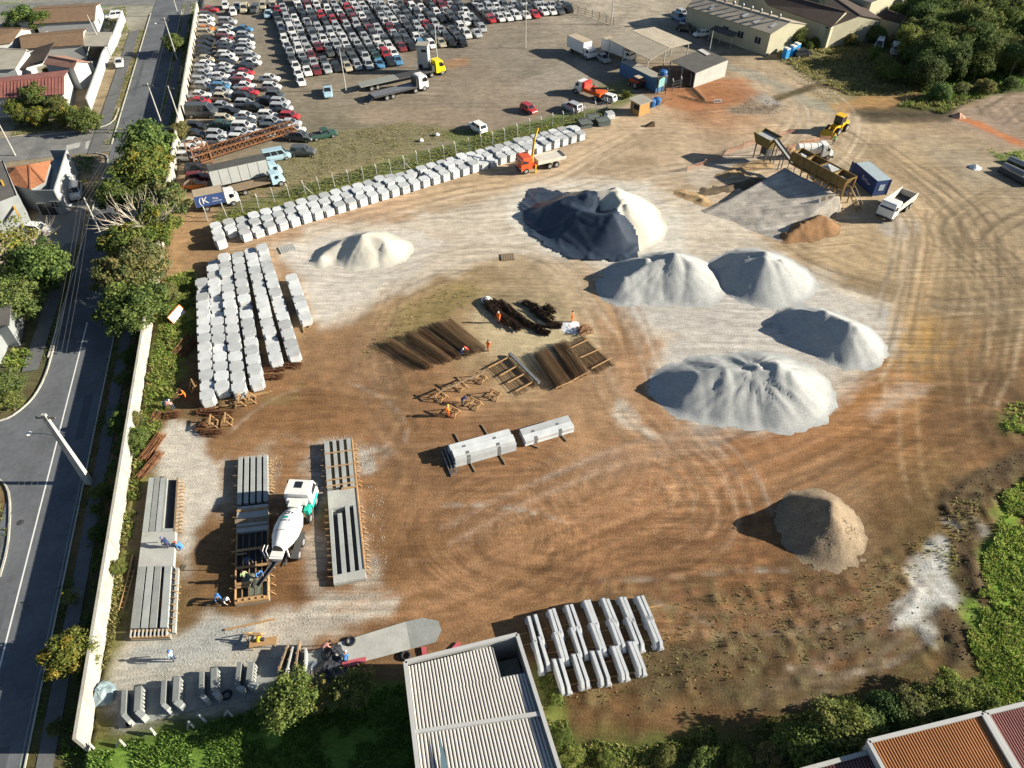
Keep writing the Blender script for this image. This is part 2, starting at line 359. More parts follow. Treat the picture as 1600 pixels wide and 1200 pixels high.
# grass on the ground
GREEN = [([(330,330),(420,305),(560,262),(760,208),(900,176),(955,170),(955,182),(880,200),(700,252),(560,292),(440,330),(332,352)],'#6f7a3c',.85,41),
 ([(480,210),(640,190),(740,205),(560,262),(420,305),(340,330),(420,262)],'#878055',.6,42),([(690,205),(780,205),(870,180),(920,178),(860,200),(720,235)],'#6d7a3a',.7,43),
 ([(255,440),(300,420),(305,500),(280,570),(262,640),(240,690),(215,720),(225,640),(243,540)],'#7c8a3a',.9,44),([(225,600),(262,640),(240,700),(208,830),(190,900),(176,960),(190,800),(212,700)],'#8a8a42',.8,45),
 ([(176,900),(196,880),(192,1000),(170,1080),(150,1100),(160,1000)],'#8a8244',.7,46),
 ([(120,1200),(135,1180),(300,1140),(420,1105),(560,1085),(640,1060),(680,1200)],'#7a9a38',.95,47),
 ([(1535,890),(1560,800),(1600,740),(1600,1110),(1500,1130),(1400,1150),(1480,1090),(1530,1060),(1510,985)],'#86a834',.95,48),
 ([(840,1050),(870,1070),(880,1140),(900,1200),(860,1200)],'#7d8a3c',.85,49),([(870,1150),(1000,1160),(1200,1120),(1330,1100),(1480,1080),(1400,1200),(880,1200)],'#5c6a30',.8,50),
 ([(1560,240),(1600,235),(1600,285),(1575,262),(1545,232)],'#6a8038',.75,51),([(1570,640),(1600,630),(1600,680),(1570,668)],'#6f8a34',.7,52),
 ([(1200,75),(1290,60),(1440,60),(1460,130),(1420,150),(1330,150),(1280,130),(1230,100)],'#857c4a',.75,53),
 ([(1350,0),(1600,0),(1600,140),(1480,165),(1440,150),(1400,70)],'#4f5f2a',.9,54),([(1400,168),(1440,150),(1500,140),(1590,130),(1500,165),(1480,178)],'#5a6034',.8,55),
 ([(630,480),(720,440),(760,450),(700,500),(620,540),(560,560)],'#97874f',.5,56),([(480,620),(440,640),(420,625),(470,600)],'#8a8250',.5,57),
 ([(0,0),(170,0),(165,6),(60,14),(0,22)],'#7a9a42',.95,58),([(930,140),(980,125),(1000,150),(960,170)],'#7a8044',.8,59)]
for pp, hh, al_, sd in GREEN: paint(pp, hh, al_, .8, 1.6, .28, sd)
# wheel tracks and drag marks following the traffic
track([(1200,110),(1290,170),(1260,240),(1150,270),(1000,300),(880,330),(700,350),(520,375)], 16, 7, .5, .4, 1)
track([(1010,190),(930,230),(840,275),(700,300),(520,345),(330,395)], 16, 4, .45, .4, 2)
track([(1290,190),(1400,270),(1480,340),(1500,420),(1480,520),(1450,600),(1400,680)], 26, 9, .55, .45, 3)
track([(1600,420),(1500,440),(1400,430),(1300,400),(1200,350)], 16, 7, .5, .4, 4)
track([(1490,330),(1485,420),(1470,560),(1475,700),(1480,800)], 14, 7, .5, .4, 5)
track([(1600,640),(1500,620),(1400,650),(1300,700),(1150,760),(1000,800),(850,870),(700,940),(520,980)], 30, 8, .5, .42, 6)
track([(1350,680),(1200,720),(1130,760),(1120,830),(1050,880),(900,900),(760,880),(720,830),(740,790),(800,770)], 12, 3, .5, .35, 7)
track([(870,400),(930,450),(970,540),(1000,620),(1060,700),(1110,760),(1125,830),(1080,880)], 16, 4, .55, .36, 8)
track([(640,440),(600,540),(620,620),(630,680),(560,720),(450,720),(380,690)], 14, 4, .5, .34, 9)
track([(560,470),(640,430),(740,400),(850,410),(900,470),(960,560)], 14, 5, .45, .36, 10)
track([(900,640),(1000,700),(960,780),(860,760),(780,800)], 10, 4, .45, .34, 11)
track([(1100,1080),(1250,1000),(1380,930),(1450,860)], 14, 8, .45, .45, 12)
track([(880,960),(1060,940),(1250,910),(1390,870),(1470,800)], 12, 5, .45, .4, 13)
track([(960,440),(1060,400),(1180,420),(1260,470),(1200,520),(1060,500)], 14, 5, .35, .4, 14)
track([(1560,150),(1590,190),(1600,210)], 10, 6, .5, .5, 15)
track([(640,180),(800,150),(940,100),(960,60)], 14, 6, .3, .4, 16)
track([(560,640),(640,720),(600,830),(560,900)], 10, 4, .4, .34, 17)
track([(840,590),(760,640),(640,660),(520,640),(420,640)], 10, 4, .4, .34, 18)
track([(1590,300),(1500,360),(1560,430),(1600,500)], 14, 6, .5, .45, 19)
track([(1110,1100),(1270,1060),(1420,1030),(1480,960)], 10, 5, .5, .45, 20)
for q in range(7):                                             # ruts in parallel, scraped by a bucket
    track([(835 + q * 7, 770 + q * 3), (850 + q * 9, 800 + q), (870 + q * 10, 828)], 1, .1, .6, .3, 60 + q, 1.0, False)
for q in range(16):
    track([(1485 + q * 9, 168 + q * 3), (1560 + q * 6, 120 + q * 5)], 1, .3, .6, .6, 90 + q, .7, False)
chalk = al('#d8d0c0')
for k, pl in enumerate(([(357,677),(400,641),(450,613),(520,600)],[(545,598),(590,618),(630,652),(634,690)],[(370,692),(420,672),(470,690)],[(690,790),(760,790),(830,800),(880,815)],
      [(820,908),(1000,905),(1150,893),(1290,888)],[(1230,1045),(1330,1053),(1420,1025),(1436,1008)],[(600,700),(612,680)],[(1020,940),(1060,955),(1110,975)],[(480,690),(500,700)])):
    stroke(spline(W(pl)), .2, chalk, .75 if k < 5 else .5, .01, .3, 300 + k)
# ridges of pushed up soil
for k, (pl, h, wd, cc) in enumerate((([(1600,715),(1560,735),(1520,765),(1500,800),(1520,830)],.4,1.6,'#5d4a34'),([(1498,850),(1520,890),(1535,940)],.35,1.0,'#5d4a34'),([(1470,960),(1500,985),(1490,1030)],.4,1.4,'#5d4a34'),
      ([(1335,178),(1400,180),(1470,178),(1500,160),(1520,150)],.6,1.4,'#544a38'),([(1060,150),(1100,160),(1112,160)],.4,.6,'#5d4632'),([(1075,135),(1098,158)],.7,.9,'#5a4330'),
      ([(1150,175),(1200,172),(1215,165)],.5,1.2,'#8d7b66'),([(1215,155),(1275,135),(1310,140)],.4,1.5,'#6a5c40'))):
    pth = spline(W(pl)); stroke(pth, wd, al(cc), 1.2, 0, .1, 400 + k)
    rj = random.Random(k)
    for q_ in range(16):
        i0_ = rj.randrange(max(1, len(pth) - 8)); sub_ = pth[i0_:i0_ + rj.randrange(6, 22)] + np.array([rj.uniform(-wd, wd), rj.uniform(-wd, wd)]) * .8
        stroke(sub_, wd * rj.uniform(.25, .6), np.array(al(cc)) * rj.uniform(.7, 1.5), .9, h * rj.uniform(.08, .24), .1, 430 + k * 20 + q_)
rough = np.clip(.5 - sdist(W([(880,930),(1080,900),(1300,880),(1480,760),(1600,650),(1600,1010),(1480,1080),(1200,1110),(880,1150)]), XX, YY) / 6, 0, 1)
ZZ += rough * (np.maximum(fbm(XX, YY, 1.0, 71, 3) - .52, 0) * .9)
lump = np.clip((fbm(XX, YY, .8, 75, 2) - .58) * 6, 0, 1) * rough
COL[:] = COL * (1 - lump[..., None] * .45) + np.array(al('#8d8358')) * (lump[..., None] * .45)
# the street side of the boundary wall stays level
ROADX = lambda y: -31.9 - .265 * (y - 19)
_o = XX < ROADX(YY) - .05
ZZ[_o] = ZZ[_o] * .2 - .64
np.clip(COL, .012, .8, out=COL)

def axis(fine0, fine1, lo, hi, f, c):
    return np.concatenate([[lo - 2500, lo - 900, lo - 250, lo - 60], np.arange(lo, fine0, c), np.arange(fine0, fine1, f), np.arange(fine1, hi, c), [hi + 60, hi + 250, hi + 900, hi + 2500]])
ax = axis(-46, 84, -138, 148, .3, .7); ay = axis(16, 122, 10, 214, .3, .65)
AX, AY = np.meshgrid(ax, ay)
J = np.clip((AY - GY0) / GR, 0, len(gy) - 1.001); I = np.clip((AX - GX0) / GR, 0, len(gx) - 1.001)
j0 = J.astype(int); i0 = I.astype(int); fj = (J - j0)[..., None]; fi = (I - i0)[..., None]
def samp(A):
    A = A if A.ndim == 3 else A[..., None]
    return (A[j0, i0] * (1 - fi) + A[j0, i0 + 1] * fi) * (1 - fj) + (A[j0 + 1, i0] * (1 - fi) + A[j0 + 1, i0 + 1] * fi) * fj
def grid_mesh(name, X, Y, Z, C=None):
    ny, nx = X.shape
    me = bpy.data.meshes.new(name)
    co = np.stack([X, Y, Z], -1).reshape(-1, 3).astype(np.float32)
    k = (np.arange(ny - 1)[:, None] * nx + np.arange(nx - 1)[None]).reshape(-1)
    fc = np.stack([k, k + 1, k + nx + 1, k + nx], 1).astype(np.int32)
    me.vertices.add(len(co)); me.vertices.foreach_set('co', co.ravel())
    me.loops.add(fc.size); me.loops.foreach_set('vertex_index', fc.ravel())
    me.polygons.add(len(fc)); me.polygons.foreach_set('loop_start', np.arange(0, fc.size, 4, dtype=np.int32))
    me.polygons.foreach_set('use_smooth', np.ones(len(fc), bool))
    if C is not None:
        a = me.color_attributes.new('Col', 'FLOAT_COLOR', 'POINT')
        a.data.foreach_set('color', np.concatenate([C.reshape(-1, 3), np.ones((len(co), 1))], 1).astype(np.float32).ravel())
    me.update(calc_edges=True); me.validate(); return me
def tri_mesh(name, V, Fc, C=None, smooth=False):
    me = bpy.data.meshes.new(name); V = np.asarray(V, np.float32); Fc = np.asarray(Fc, np.int32); w = Fc.shape[1]
    me.vertices.add(len(V)); me.vertices.foreach_set('co', V.ravel())
    me.loops.add(Fc.size); me.loops.foreach_set('vertex_index', Fc.ravel())
    me.polygons.add(len(Fc)); me.polygons.foreach_set('loop_start', np.arange(0, Fc.size, w, dtype=np.int32))
    if smooth: me.polygons.foreach_set('use_smooth', np.ones(len(Fc), bool))
    if C is not None:
        a = me.color_attributes.new('Col', 'FLOAT_COLOR', 'POINT')
        a.data.foreach_set('color', np.concatenate([C, np.ones((len(C), 1))], 1).astype(np.float32).ravel())
    me.update(calc_edges=True); return me
GZ = samp(ZZ)[..., 0]; far = (AX < -138) | (AX > 147) | (AY < 10) | (AY > 213); GZ[far] = 0
gm = grid_mesh('ground', AX, AY, GZ, samp(COL))
M_SOIL = mat('soil', (1, 1, 1), .95, .16, .9, .7, vcol='Col', fine=.25, spec=.1, bscale=5)
def _soil():
    n = M_SOIL.node_tree; b = n.nodes['Principled BSDF']; N = n.nodes.new; geo = [q for q in n.nodes if q.type == 'NEW_GEOMETRY'][0]
    src = b.inputs['Base Color'].links[0].from_socket
    mp = N('ShaderNodeMapping'); mp.inputs['Rotation'].default_value = (0, 0, .35); mp.inputs['Scale'].default_value = (.35, 2.2, 1); n.links.new(geo.outputs['Position'], mp.inputs['Vector'])
    t = N('ShaderNodeTexNoise'); t.inputs['Scale'].default_value = 1.4; t.inputs['Detail'].default_value = 6; t.inputs['Roughness'].default_value = .7; n.links.new(mp.outputs[0], t.inputs['Vector'])
    mr = N('ShaderNodeMapRange'); mr.inputs['From Min'].default_value = .3; mr.inputs['From Max'].default_value = .7; mr.inputs['To Min'].default_value = .8; mr.inputs['To Max'].default_value = 1.2; n.links.new(t.outputs['Fac'], mr.inputs['Value'])
    v = N('ShaderNodeTexVoronoi'); v.inputs['Scale'].default_value = 3.2; n.links.new(geo.outputs['Position'], v.inputs['Vector'])
    m2 = N('ShaderNodeMapRange'); m2.inputs['From Min'].default_value = .05; m2.inputs['From Max'].default_value = .3; m2.inputs['To Min'].default_value = .76; m2.inputs['To Max'].default_value = 1; n.links.new(v.outputs['Distance'], m2.inputs['Value'])
    def mth(op, x, y=None):
        q = N('ShaderNodeMath'); q.operation = op
        for i, e in enumerate((x, y)):
            if e is None: continue
            if isinstance(e, (int, float)): q.inputs[i].default_value = e
            else: n.links.new(e, q.inputs[i])
        return q.outputs[0]
    def rng(x, a, b, c, d):
        q = N('ShaderNodeMapRange'); n.links.new(x, q.inputs['Value'])
        for k, e in zip(('From Min', 'From Max', 'To Min', 'To Max'), (a, b, c, d)): q.inputs[k].default_value = e
        return q.outputs[0]
    def noi(vec, sc, det=3):
        q = N('ShaderNodeTexNoise'); q.inputs['Scale'].default_value = sc; q.inputs['Detail'].default_value = det; n.links.new(vec, q.inputs['Vector']); return q.outputs['Fac']
    pos = geo.outputs['Position']; tot = mth('MULTIPLY', mr.outputs[0], m2.outputs[0]); grooves = None
    wob = N('ShaderNodeVectorMath'); wob.operation = 'MULTIPLY_ADD'; nz = N('ShaderNodeTexNoise'); nz.inputs['Scale'].default_value = .035; nz.inputs['Detail'].default_value = 1; n.links.new(pos, nz.inputs['Vector'])
    n.links.new(nz.outputs['Color'], wob.inputs[0]); wob.inputs[1].default_value = (7, 7, 0); n.links.new(pos, wob.inputs[2])
    # wheel marks pressed round the turning circles and along the haul routes
    marks = [('c', P(790, 830), 1.7, 5), ('c', P(1010, 760), 1.5, 9), ('l', .05, 1.5, 17), ('l', 1.2, 1.3, 21), ('l', -.5, 1.4, 25)]
    for kind, arg, fr, sd in marks:
        if kind == 'c':
            sub = N('ShaderNodeVectorMath'); sub.operation = 'SUBTRACT'; n.links.new(wob.outputs[0], sub.inputs[0]); sub.inputs[1].default_value = (arg.x + 3.5, arg.y + 3.5, 0)
            ln = N('ShaderNodeVectorMath'); ln.operation = 'LENGTH'; n.links.new(sub.outputs[0], ln.inputs[0]); sx = N('ShaderNodeSeparateXYZ'); n.links.new(sub.outputs[0], sx.inputs[0])
            cb = N('ShaderNodeCombineXYZ'); n.links.new(mth('MULTIPLY', ln.outputs['Value'], fr), cb.inputs[0]); n.links.new(mth('MULTIPLY', mth('ARCTAN2', sx.outputs[1], sx.outputs[0]), 1.6), cb.inputs[1]); cb.inputs[2].default_value = sd; vec = cb.outputs[0]
            near = rng(ln.outputs['Value'], 9, 15, 1, 0)
        else:
            mp2 = N('ShaderNodeMapping'); mp2.inputs['Rotation'].default_value = (0, 0, arg); mp2.inputs['Scale'].default_value = (.035, fr, 1); mp2.inputs['Location'].default_value = (0, 0, sd); n.links.new(wob.outputs[0], mp2.inputs['Vector']); vec = mp2.outputs[0]; near = None
        a_ = noi(vec, 1.0, 2); msk = rng(noi(pos, .07 + .004 * (sd % 7), 2), .5, .6, 0, 1)
        if near is not None: msk = mth('MULTIPLY', near, rng(noi(pos, .16, 2), .35, .55, 0, 1))
        mp3 = N('ShaderNodeMapping'); mp3.inputs['Location'].default_value = (sd * 3.1, sd * 1.7, 0)
        dv_ = mth('MULTIPLY', mth('SUBTRACT', rng(a_, .42, .58, 0, 1), .5), msk)
        tot = mth('MULTIPLY', tot, mth('ADD', 1, mth('MULTIPLY', dv_, .22))); grooves = dv_ if grooves is None else mth('ADD', grooves, dv_)
    sp = N('ShaderNodeTexVoronoi'); sp.inputs['Scale'].default_value = 2.3; n.links.new(pos, sp.inputs['Vector']); tot = mth('ADD', tot, rng(sp.outputs['Distance'], .05, .1, .35, 0))
    bp = [q for q in n.nodes if q.type == 'BUMP'][0]; hs = bp.inputs['Height'].links[0].from_socket; n.links.new(mth('ADD', hs, mth('MULTIPLY', grooves, .22)), bp.inputs['Height'])
    class _O: pass
    mm = _O(); mm.outputs = [tot]
    mx = N('ShaderNodeMix'); mx.data_type = 'RGBA'; mx.blend_type = 'MULTIPLY'; mx.inputs['Factor'].default_value = 1; n.links.new(src, mx.inputs['A']); n.links.new(mm.outputs[0], mx.inputs['B'])
    n.links.new(mx.outputs['Result'], b.inputs['Base Color'])
_soil()
gm.materials.append(M_SOIL)
tag(link('ground', gm), kind='structure')
def gz(x, y):
    j = min(max(int((y - GY0) / GR), 0), len(gy) - 1); i = min(max(int((x - GX0) / GR), 0), len(gx) - 1)
    return float(ZZ[j, i])
# ------------------------------------------------------------------ street, kerbs, boundary wall
RZ = -.6                                                       # the street lies lower than the yard
DV = Vector((-.2562, .9666, 0)); LV = Vector((-.9666, -.2562, 0)); R0 = Vector((-31.9, 19, 0))
def RD(s, w, z=RZ): 
    p = R0 + DV * s + LV * w; return Vector((p.x, p.y, z))
M_ASPH = mat('asphalt', al('#757679'), .9, .22, .35, .25, fine=.12, spec=.15)
M_ASPH2 = mat('worn_asphalt', al('#8d8a85'), .9, .22, .5, .25, fine=.12, spec=.15)
M_PATH = mat('path_asphalt', al('#7c7a78'), .92, .15, .8, .25, fine=.1, spec=.1)
M_KERB = mat('kerb_concrete', al('#d3ccba'), .9, .15, 1.0)
M_WALL = mat('whitewash', al('#eadfcd', 1.5), .9, .2, .7, .15, fine=.12)
M_WHITE = mat('white_paint', (.62, .62, .6), .6, .05)
M_CONC = mat('concrete', al('#c6c2b8'), .9, .14, .9, .2, fine=.08)
M_CONCW = mat('pale_concrete', (.58, .59, .58), .85, .07, 1.2, .1, fine=.05)
M_CONCD = mat('grey_concrete', al('#a3a39d'), .9, .15, .8, .2, fine=.1)
M_WOOD = mat('raw_timber', al('#c79a66'), .85, .18, 2.0)
M_WOODG = mat('weathered_timber', al('#9c8468'), .9, .2, 2.0)
M_RUST = mat('rusty_steel', al('#8a5a38'), .85, .3, 2.0)
M_RUSTD = mat('dark_rust', al('#4a3020'), .9, .3, 2.0)
M_STEEL = mat('grey_steel', (.25, .26, .27), .5, .15, 2.0, metal=.6)
M_BLACK = mat('black_rubber', (.02, .02, .021), .7, .2)
M_DARK = mat('dark_metal', (.05, .05, .052), .6, .2)
M_GLASS = mat('dark_glass', (.018, .022, .028), .12, 0, spec=.6)
M_PAINT = mat('vehicle_paint', (1, 1, 1), .32, .06, 3.0, objcol=True, spec=.5, coat=.3)
M_OBJ = mat('tinted', (1, 1, 1), .8, .12, 2.0, objcol=True)
def sheet(name, poly, z, m, kind='structure'):
    mb = MB(); n = len(poly); mb.add([(p[0], p[1], z) for p in poly], [tuple(range(n))])
    return tag(mb.obj(name, m), kind=kind)
def zP(pts, z=RZ): return [P(x, y, z) for x, y in pts]
mb = MB()
def strip(mb, s0, s1, w0, w1, z, n=40):
    for i in range(n):
        a = s0 + (s1 - s0) * i / n; b = s0 + (s1 - s0) * (i + 1) / n
        mb.add([RD(a, w0, z), RD(a, w1, z), RD(b, w1, z), RD(b, w0, z)], [(0, 1, 2, 3)])
strip(mb, -30, 192, 4.7, 11.7, RZ + .008); tag(mb.obj('road', M_ASPH), kind='structure')
sheet('side_street', zP([(-120,268),(100,243),(176,236),(205,225),(205,180),(178,190),(140,204),(60,212),(-120,222)]), RZ + .004, M_ASPH2)
sheet('side_street', [P(*p, RZ) for p in [(-60,668),(0,658),(20,650),(45,630),(60,610),(74,590),(110,600),(60,860),(0,900),(12,850),(16,785),(10,760),(0,750),(-60,745)]], RZ + .012, M_ASPH)
sheet('cross_street', [P(*p, RZ) for p in [(-260,40),(0,24),(60,16),(170,8),(260,8),(420,4),(420,-4),(170,-2),(-260,20)]], RZ + .004, M_ASPH2)
sheet('forecourt', [P(*p, RZ) for p in [(60,330),(100,318),(140,312),(122,375),(110,400),(70,395),(50,360)]], RZ + .02, mat('paved_forecourt', al('#a29a8c'), .9, .12, .6, .2, fine=.1))
mb = MB(); strip(mb, -30, 188, 2.6, 3.85, RZ + .008); tag(mb.obj('pavement', M_PATH), kind='structure')
mb = MB(); strip(mb, 47, 75, 12.5, 14.3, RZ + .06, 12); strip(mb, 104, 168, 13.2, 15.4, RZ + .06, 20); tag(mb.obj('pavement', M_PATH), kind='structure')
mb = MB()
for s0, s1, w0, w1 in ((12, 15.5, 9.0, 10.4), (34, 41, 5.6, 6.5), (52, 55, 9.5, 11.2), (78, 90, 8.9, 9.6), (118, 121, 6, 8.6), (128, 150, 10.1, 10.7), (-6, 2, 6.0, 7.2)): strip(mb, s0, s1, w0, w1, RZ + .0125, 2)
tag(mb.obj('road_patches', mat('patched_asphalt', al('#636467'), .9, .2, .6, .2)), kind='structure')
for s0, w0 in ((24, 9.8), (63, 9.6), (100, 7.0)):
    q = RD(s0, w0, RZ + .018); tag(MB().cyl((q.x, q.y, RZ), (q.x, q.y, RZ + .019), .34, .34, 16).obj('manhole_cover', M_DARK), 'round iron manhole cover in the street, %s from the camera' % ('first', 'second', 'third')[(24, 63, 100).index(s0)], 'manhole cover')
# painted lines
mb = MB(); strip(mb, -30, 55, 8.22, 8.36, RZ + .016, 30); tag(mb.obj('centre_line', M_WHITE), kind='structure')
mb = MB(); strip(mb, -30, 30, 4.95, 5.03, RZ + .016, 30); tag(mb.obj('edge_line', mat('worn_paint', al('#a8a8a4'), .8, .2)), kind='structure')
mb = MB()
for q in ([(134,222),(141,219),(137,232),(133,233)], [(104,227),(126,222),(124,230),(102,235)]):
    mb.add(zP(q, RZ + .012), [(0, 1, 2, 3)])
tag(mb.obj('stop_marking', mat('worn_white_paint', al('#c9c4b8'), .8, .2)), kind='structure')
def kerb(pts, w=.16, h=.12, m=M_KERB):
    mb = MB(); sp = spline([(p[0], p[1]) for p in pts], 1.0)
    for a, b in zip(sp[:-1], sp[1:]): mb.bar((a[0], a[1], RZ + h / 2 + .02), (b[0], b[1], RZ + h / 2 + .02), w, h)
    return tag(mb.obj('kerb', m), kind='structure')
kerb([RD(s, 11.78) for s in (49, 60, 75, 93)]); kerb([RD(s, 11.85) for s in (107, 120, 140, 165, 180)])
kerb([P(*p, RZ) for p in ((-40,668),(0,658),(20,650),(45,630),(60,610),(72,585),(84,545),(100,485))])
kerb([P(*p, RZ) for p in ((-20,738),(0,750),(10,760),(16,785),(13,850),(0,902))])
kerb([P(*p, RZ) for p in ((20,214),(60,212),(100,208),(140,203),(165,197),(178,188),(186,170))])
kerb([P(*p, RZ) for p in ((150,240),(166,243),(168,255),(160,280),(152,305))])
kerb([RD(s, 4.62) for s in (-20, 20, 60, 110, 150, 180)], .12, .08)
# the long whitewashed wall: panels between posts
wall = thing('boundary_wall', 'long whitewashed boundary wall between the street and the yard', 'wall', RD(0, 0, 0))
n = 60; L = 176.0 / n
pm = MB().box(-.09, .09, 0.0, L - .02, RZ - .1, 2.3).mesh('wall_panel', M_WALL); cm = MB().box(-.13, .13, 0, L, 2.3, 2.4).mesh('coping', M_WALL)
po = MB().box(-.14, .14, -.14, .14, RZ - .1, 2.37).mesh('post', M_WALL)
rz = ang((0, 0), (DV.x, DV.y)) - math.pi / 2
for i in range(n):
    for nm, me in (('wall_panel', pm), ('coping', cm)) + ((('post', po),) if i % 3 == 0 else ()):
        o = link(nm, me, wall, DV * (i * L), rz)
# ------------------------------------------------------------------ trees and shrubs
def leaf_mesh(name, seed, nclump, nleaf, size, flat=.85, top=False, pal=((.07, .12, .03), (.11, .16, .04), (.045, .085, .025))):
    r = np.random.default_rng(seed)
    d = r.normal(size=(nclump, 3)); d /= np.linalg.norm(d, axis=1)[:, None]
    if top: d[:, 2] = np.abs(d[:, 2]) * 1.1 - .35
    cc = d * (r.uniform(.3, 1.0, (nclump, 1))); cr = r.uniform(.1, .3, nclump)
    k = r.integers(0, nclump, nleaf)
    n = r.normal(size=(nleaf, 3)); n /= np.linalg.norm(n, axis=1)[:, None]; n[:, 2] = np.where(r.random(nleaf) < .7, np.abs(n[:, 2]), n[:, 2])
    p = cc[k] + n * (cr[k] * r.uniform(.55, 1.1, nleaf))[:, None]
    loose = r.random(nleaf) < .2; q = n * r.uniform(.45, 1.0, (nleaf, 1)) * (.75 + .35 * r.random((nleaf, 1))); p = np.where(loose[:, None], q, p)
    p[:, 2] *= flat
    nn = n + r.normal(size=(nleaf, 3)) * .55; nn /= np.linalg.norm(nn, axis=1)[:, None]
    t = np.cross(nn, r.normal(size=(nleaf, 3))); t /= np.linalg.norm(t, axis=1)[:, None] + 1e-9; b = np.cross(nn, t)
    s = size * r.uniform(.6, 1.35, nleaf)[:, None]
    V = np.stack([p - t * s, p - b * s * .55 + nn * s * .1, p + t * s, p + b * s * .55 + nn * s * .1], 1).reshape(-1, 3)
    F = np.arange(nleaf * 4).reshape(-1, 4)
    pal = np.array(pal); ci = r.integers(0, len(pal), nclump)[k]; ci = np.where(r.random(nleaf) < .3, r.integers(0, len(pal), nleaf), ci)
    C = np.repeat(1.45 * pal[ci] * r.uniform(.7, 1.35, (nleaf, 1)), 4, 0)
    me = tri_mesh(name, V, F, C); me.materials.append(M_LEAF); return me
M_LEAF = mat('foliage', (1, 1, 1), .75, .12, .8, vcol='Col', spec=.15)
def _leaf_fix():
    n = M_LEAF.node_tree; b = n.nodes['Principled BSDF']; out = n.nodes['Material Output']
    tr = n.nodes.new('ShaderNodeBsdfTranslucent'); mx = n.nodes.new('ShaderNodeMixShader'); mx.inputs[0].default_value = .38
    src = b.inputs['Base Color'].links[0].from_socket
    oi = n.nodes.new('ShaderNodeObjectInfo'); mu = n.nodes.new('ShaderNodeMix'); mu.data_type = 'RGBA'; mu.blend_type = 'MULTIPLY'; mu.inputs['Factor'].default_value = 1
    n.links.new(src, mu.inputs['A']); n.links.new(oi.outputs['Color'], mu.inputs['B'])
    n.links.new(mu.outputs['Result'], b.inputs['Base Color']); n.links.new(mu.outputs['Result'], tr.inputs['Color'])
    n.links.new(b.outputs[0], mx.inputs[1]); n.links.new(tr.outputs[0], mx.inputs[2]); n.links.new(mx.outputs[0], out.inputs['Surface'])
_leaf_fix()
M_BARK = mat('bark', (.16, .12, .085), .9, .25, 3.0, .3)
M_BARKP = mat('pale_bark', (.42, .37, .30), .9, .2, 3.0, .2)
GRN = ((.075, .105, .028), (.105, .135, .035), (.05, .08, .025)); YEL = ((.13, .14, .03), (.11, .13, .035), (.085, .115, .03), (.19, .16, .035), (.07, .10, .03)); OLV = ((.11, .11, .045), (.08, .10, .035), (.15, .13, .05), (.065, .085, .03))
DRK = ((.05, .08, .026), (.07, .10, .03), (.09, .12, .04)); LIM = ((.105, .135, .036), (.085, .115, .032), (.135, .15, .05), (.06, .085, .028))
CROWN = {'green': [leaf_mesh('crown', 1, 74, 15750, 0.054, .9, False, GRN), leaf_mesh('crown', 2, 62, 15750, 0.054, .85, False, GRN)],
         'yellow': [leaf_mesh('crown', 3, 68, 14625, 0.050, .9, False, YEL)], 'olive': [leaf_mesh('crown', 4, 74, 14625, 0.050, .85, False, OLV), leaf_mesh('crown', 5, 86, 15750, 0.048, .85, False, OLV)],
         'dark': [leaf_mesh('crown', 6, 80, 14625, 0.057, 1.05, True, DRK), leaf_mesh('crown', 7, 68, 14625, 0.057, 1.1, True, DRK), leaf_mesh('crown', 8, 86, 14625, 0.054, 1.0, True, LIM)],
         'lime': [leaf_mesh('crown', 9, 62, 11250, 0.046, .9, False, LIM)], 'sparse': [leaf_mesh('crown', 10, 57, 2400, 0.048, .9, False, YEL)]}
def branches(seed, n=7, spread=1.0, twig=0):
    r = random.Random(seed); mb = MB()
    for i in range(n):
        a = 6.283 * i / n + r.uniform(-.4, .4); e = r.uniform(.5, 1.0); L = r.uniform(.6, .95)
        p = Vector((0, 0, -.5 + .1 * r.random())); d = Vector((math.cos(a) * spread, math.sin(a) * spread, e)).normalized(); rad = .035
        for k in range(4):
            q = p + d * (L / 4) + Vector((r.uniform(-.05, .05), r.uniform(-.05, .05), r.uniform(0, .05)))
            mb.cyl(p, q, rad, rad * .7, 5, 0, False)
            for t in range(twig):
                dd = (d + Vector((r.uniform(-.7, .7), r.uniform(-.7, .7), r.uniform(-.2, .5)))).normalized(); q2 = q + dd * r.uniform(.2, .4)
                mb.cyl(q, q2, rad * .5, rad * .2, 4, 0, False)
                mb.cyl(q2, q2 + (dd + Vector((r.uniform(-.6, .6), r.uniform(-.6, .6), .3))).normalized() * .2, rad * .25, rad * .1, 3, 0, False)
            p = q; rad *= .72
    return mb
LIMB = branches(3).mesh('limbs', M_BARK); BARE = branches(5, 9, 1.0, 4).mesh('limbs', M_BARKP)
TRUNK = MB().cyl((0, 0, 0), (0, 0, 1), 1, .6, 7).mesh('trunk', M_BARK)
def plant(name, label, cat, loc, zc, r, kind, group=None, rv=None, tint=1.0, bare=False):
    """trunk from the ground up to the crown, limbs and a crown of single leaves"""
    g = loc.copy(); t = thing(name, label, cat, g, RNG.uniform(0, 6.28), group)
    rv = rv or r
    tr = link('trunk', TRUNK, t); h = max(zc - g.z - rv * .4, .15); tr.scale = (.05 * r + .03, .05 * r + .03, h)
    lb = link('limbs', BARE if bare else LIMB, t, (0, 0, zc - g.z)); lb.scale = (r, r, rv)
    if kind:
        me = RNG.choice(CROWN[kind]); c = link('crown', me, t, (0, 0, zc - g.z)); k1, k2 = (RNG.uniform(.78, 1.25), RNG.uniform(.8, 1.25)) if name in ('wood_tree', 'bush') else (RNG.uniform(.9, 1.1), RNG.uniform(.92, 1.1)); c.scale = (r * k1, r * k2 * (2 - k1), rv * k2)
        v = RNG.uniform(.85, 1.15) * tint; c.color = (v * RNG.uniform(.92, 1.1), v, v * RNG.uniform(.85, 1.1), 1)
    return t
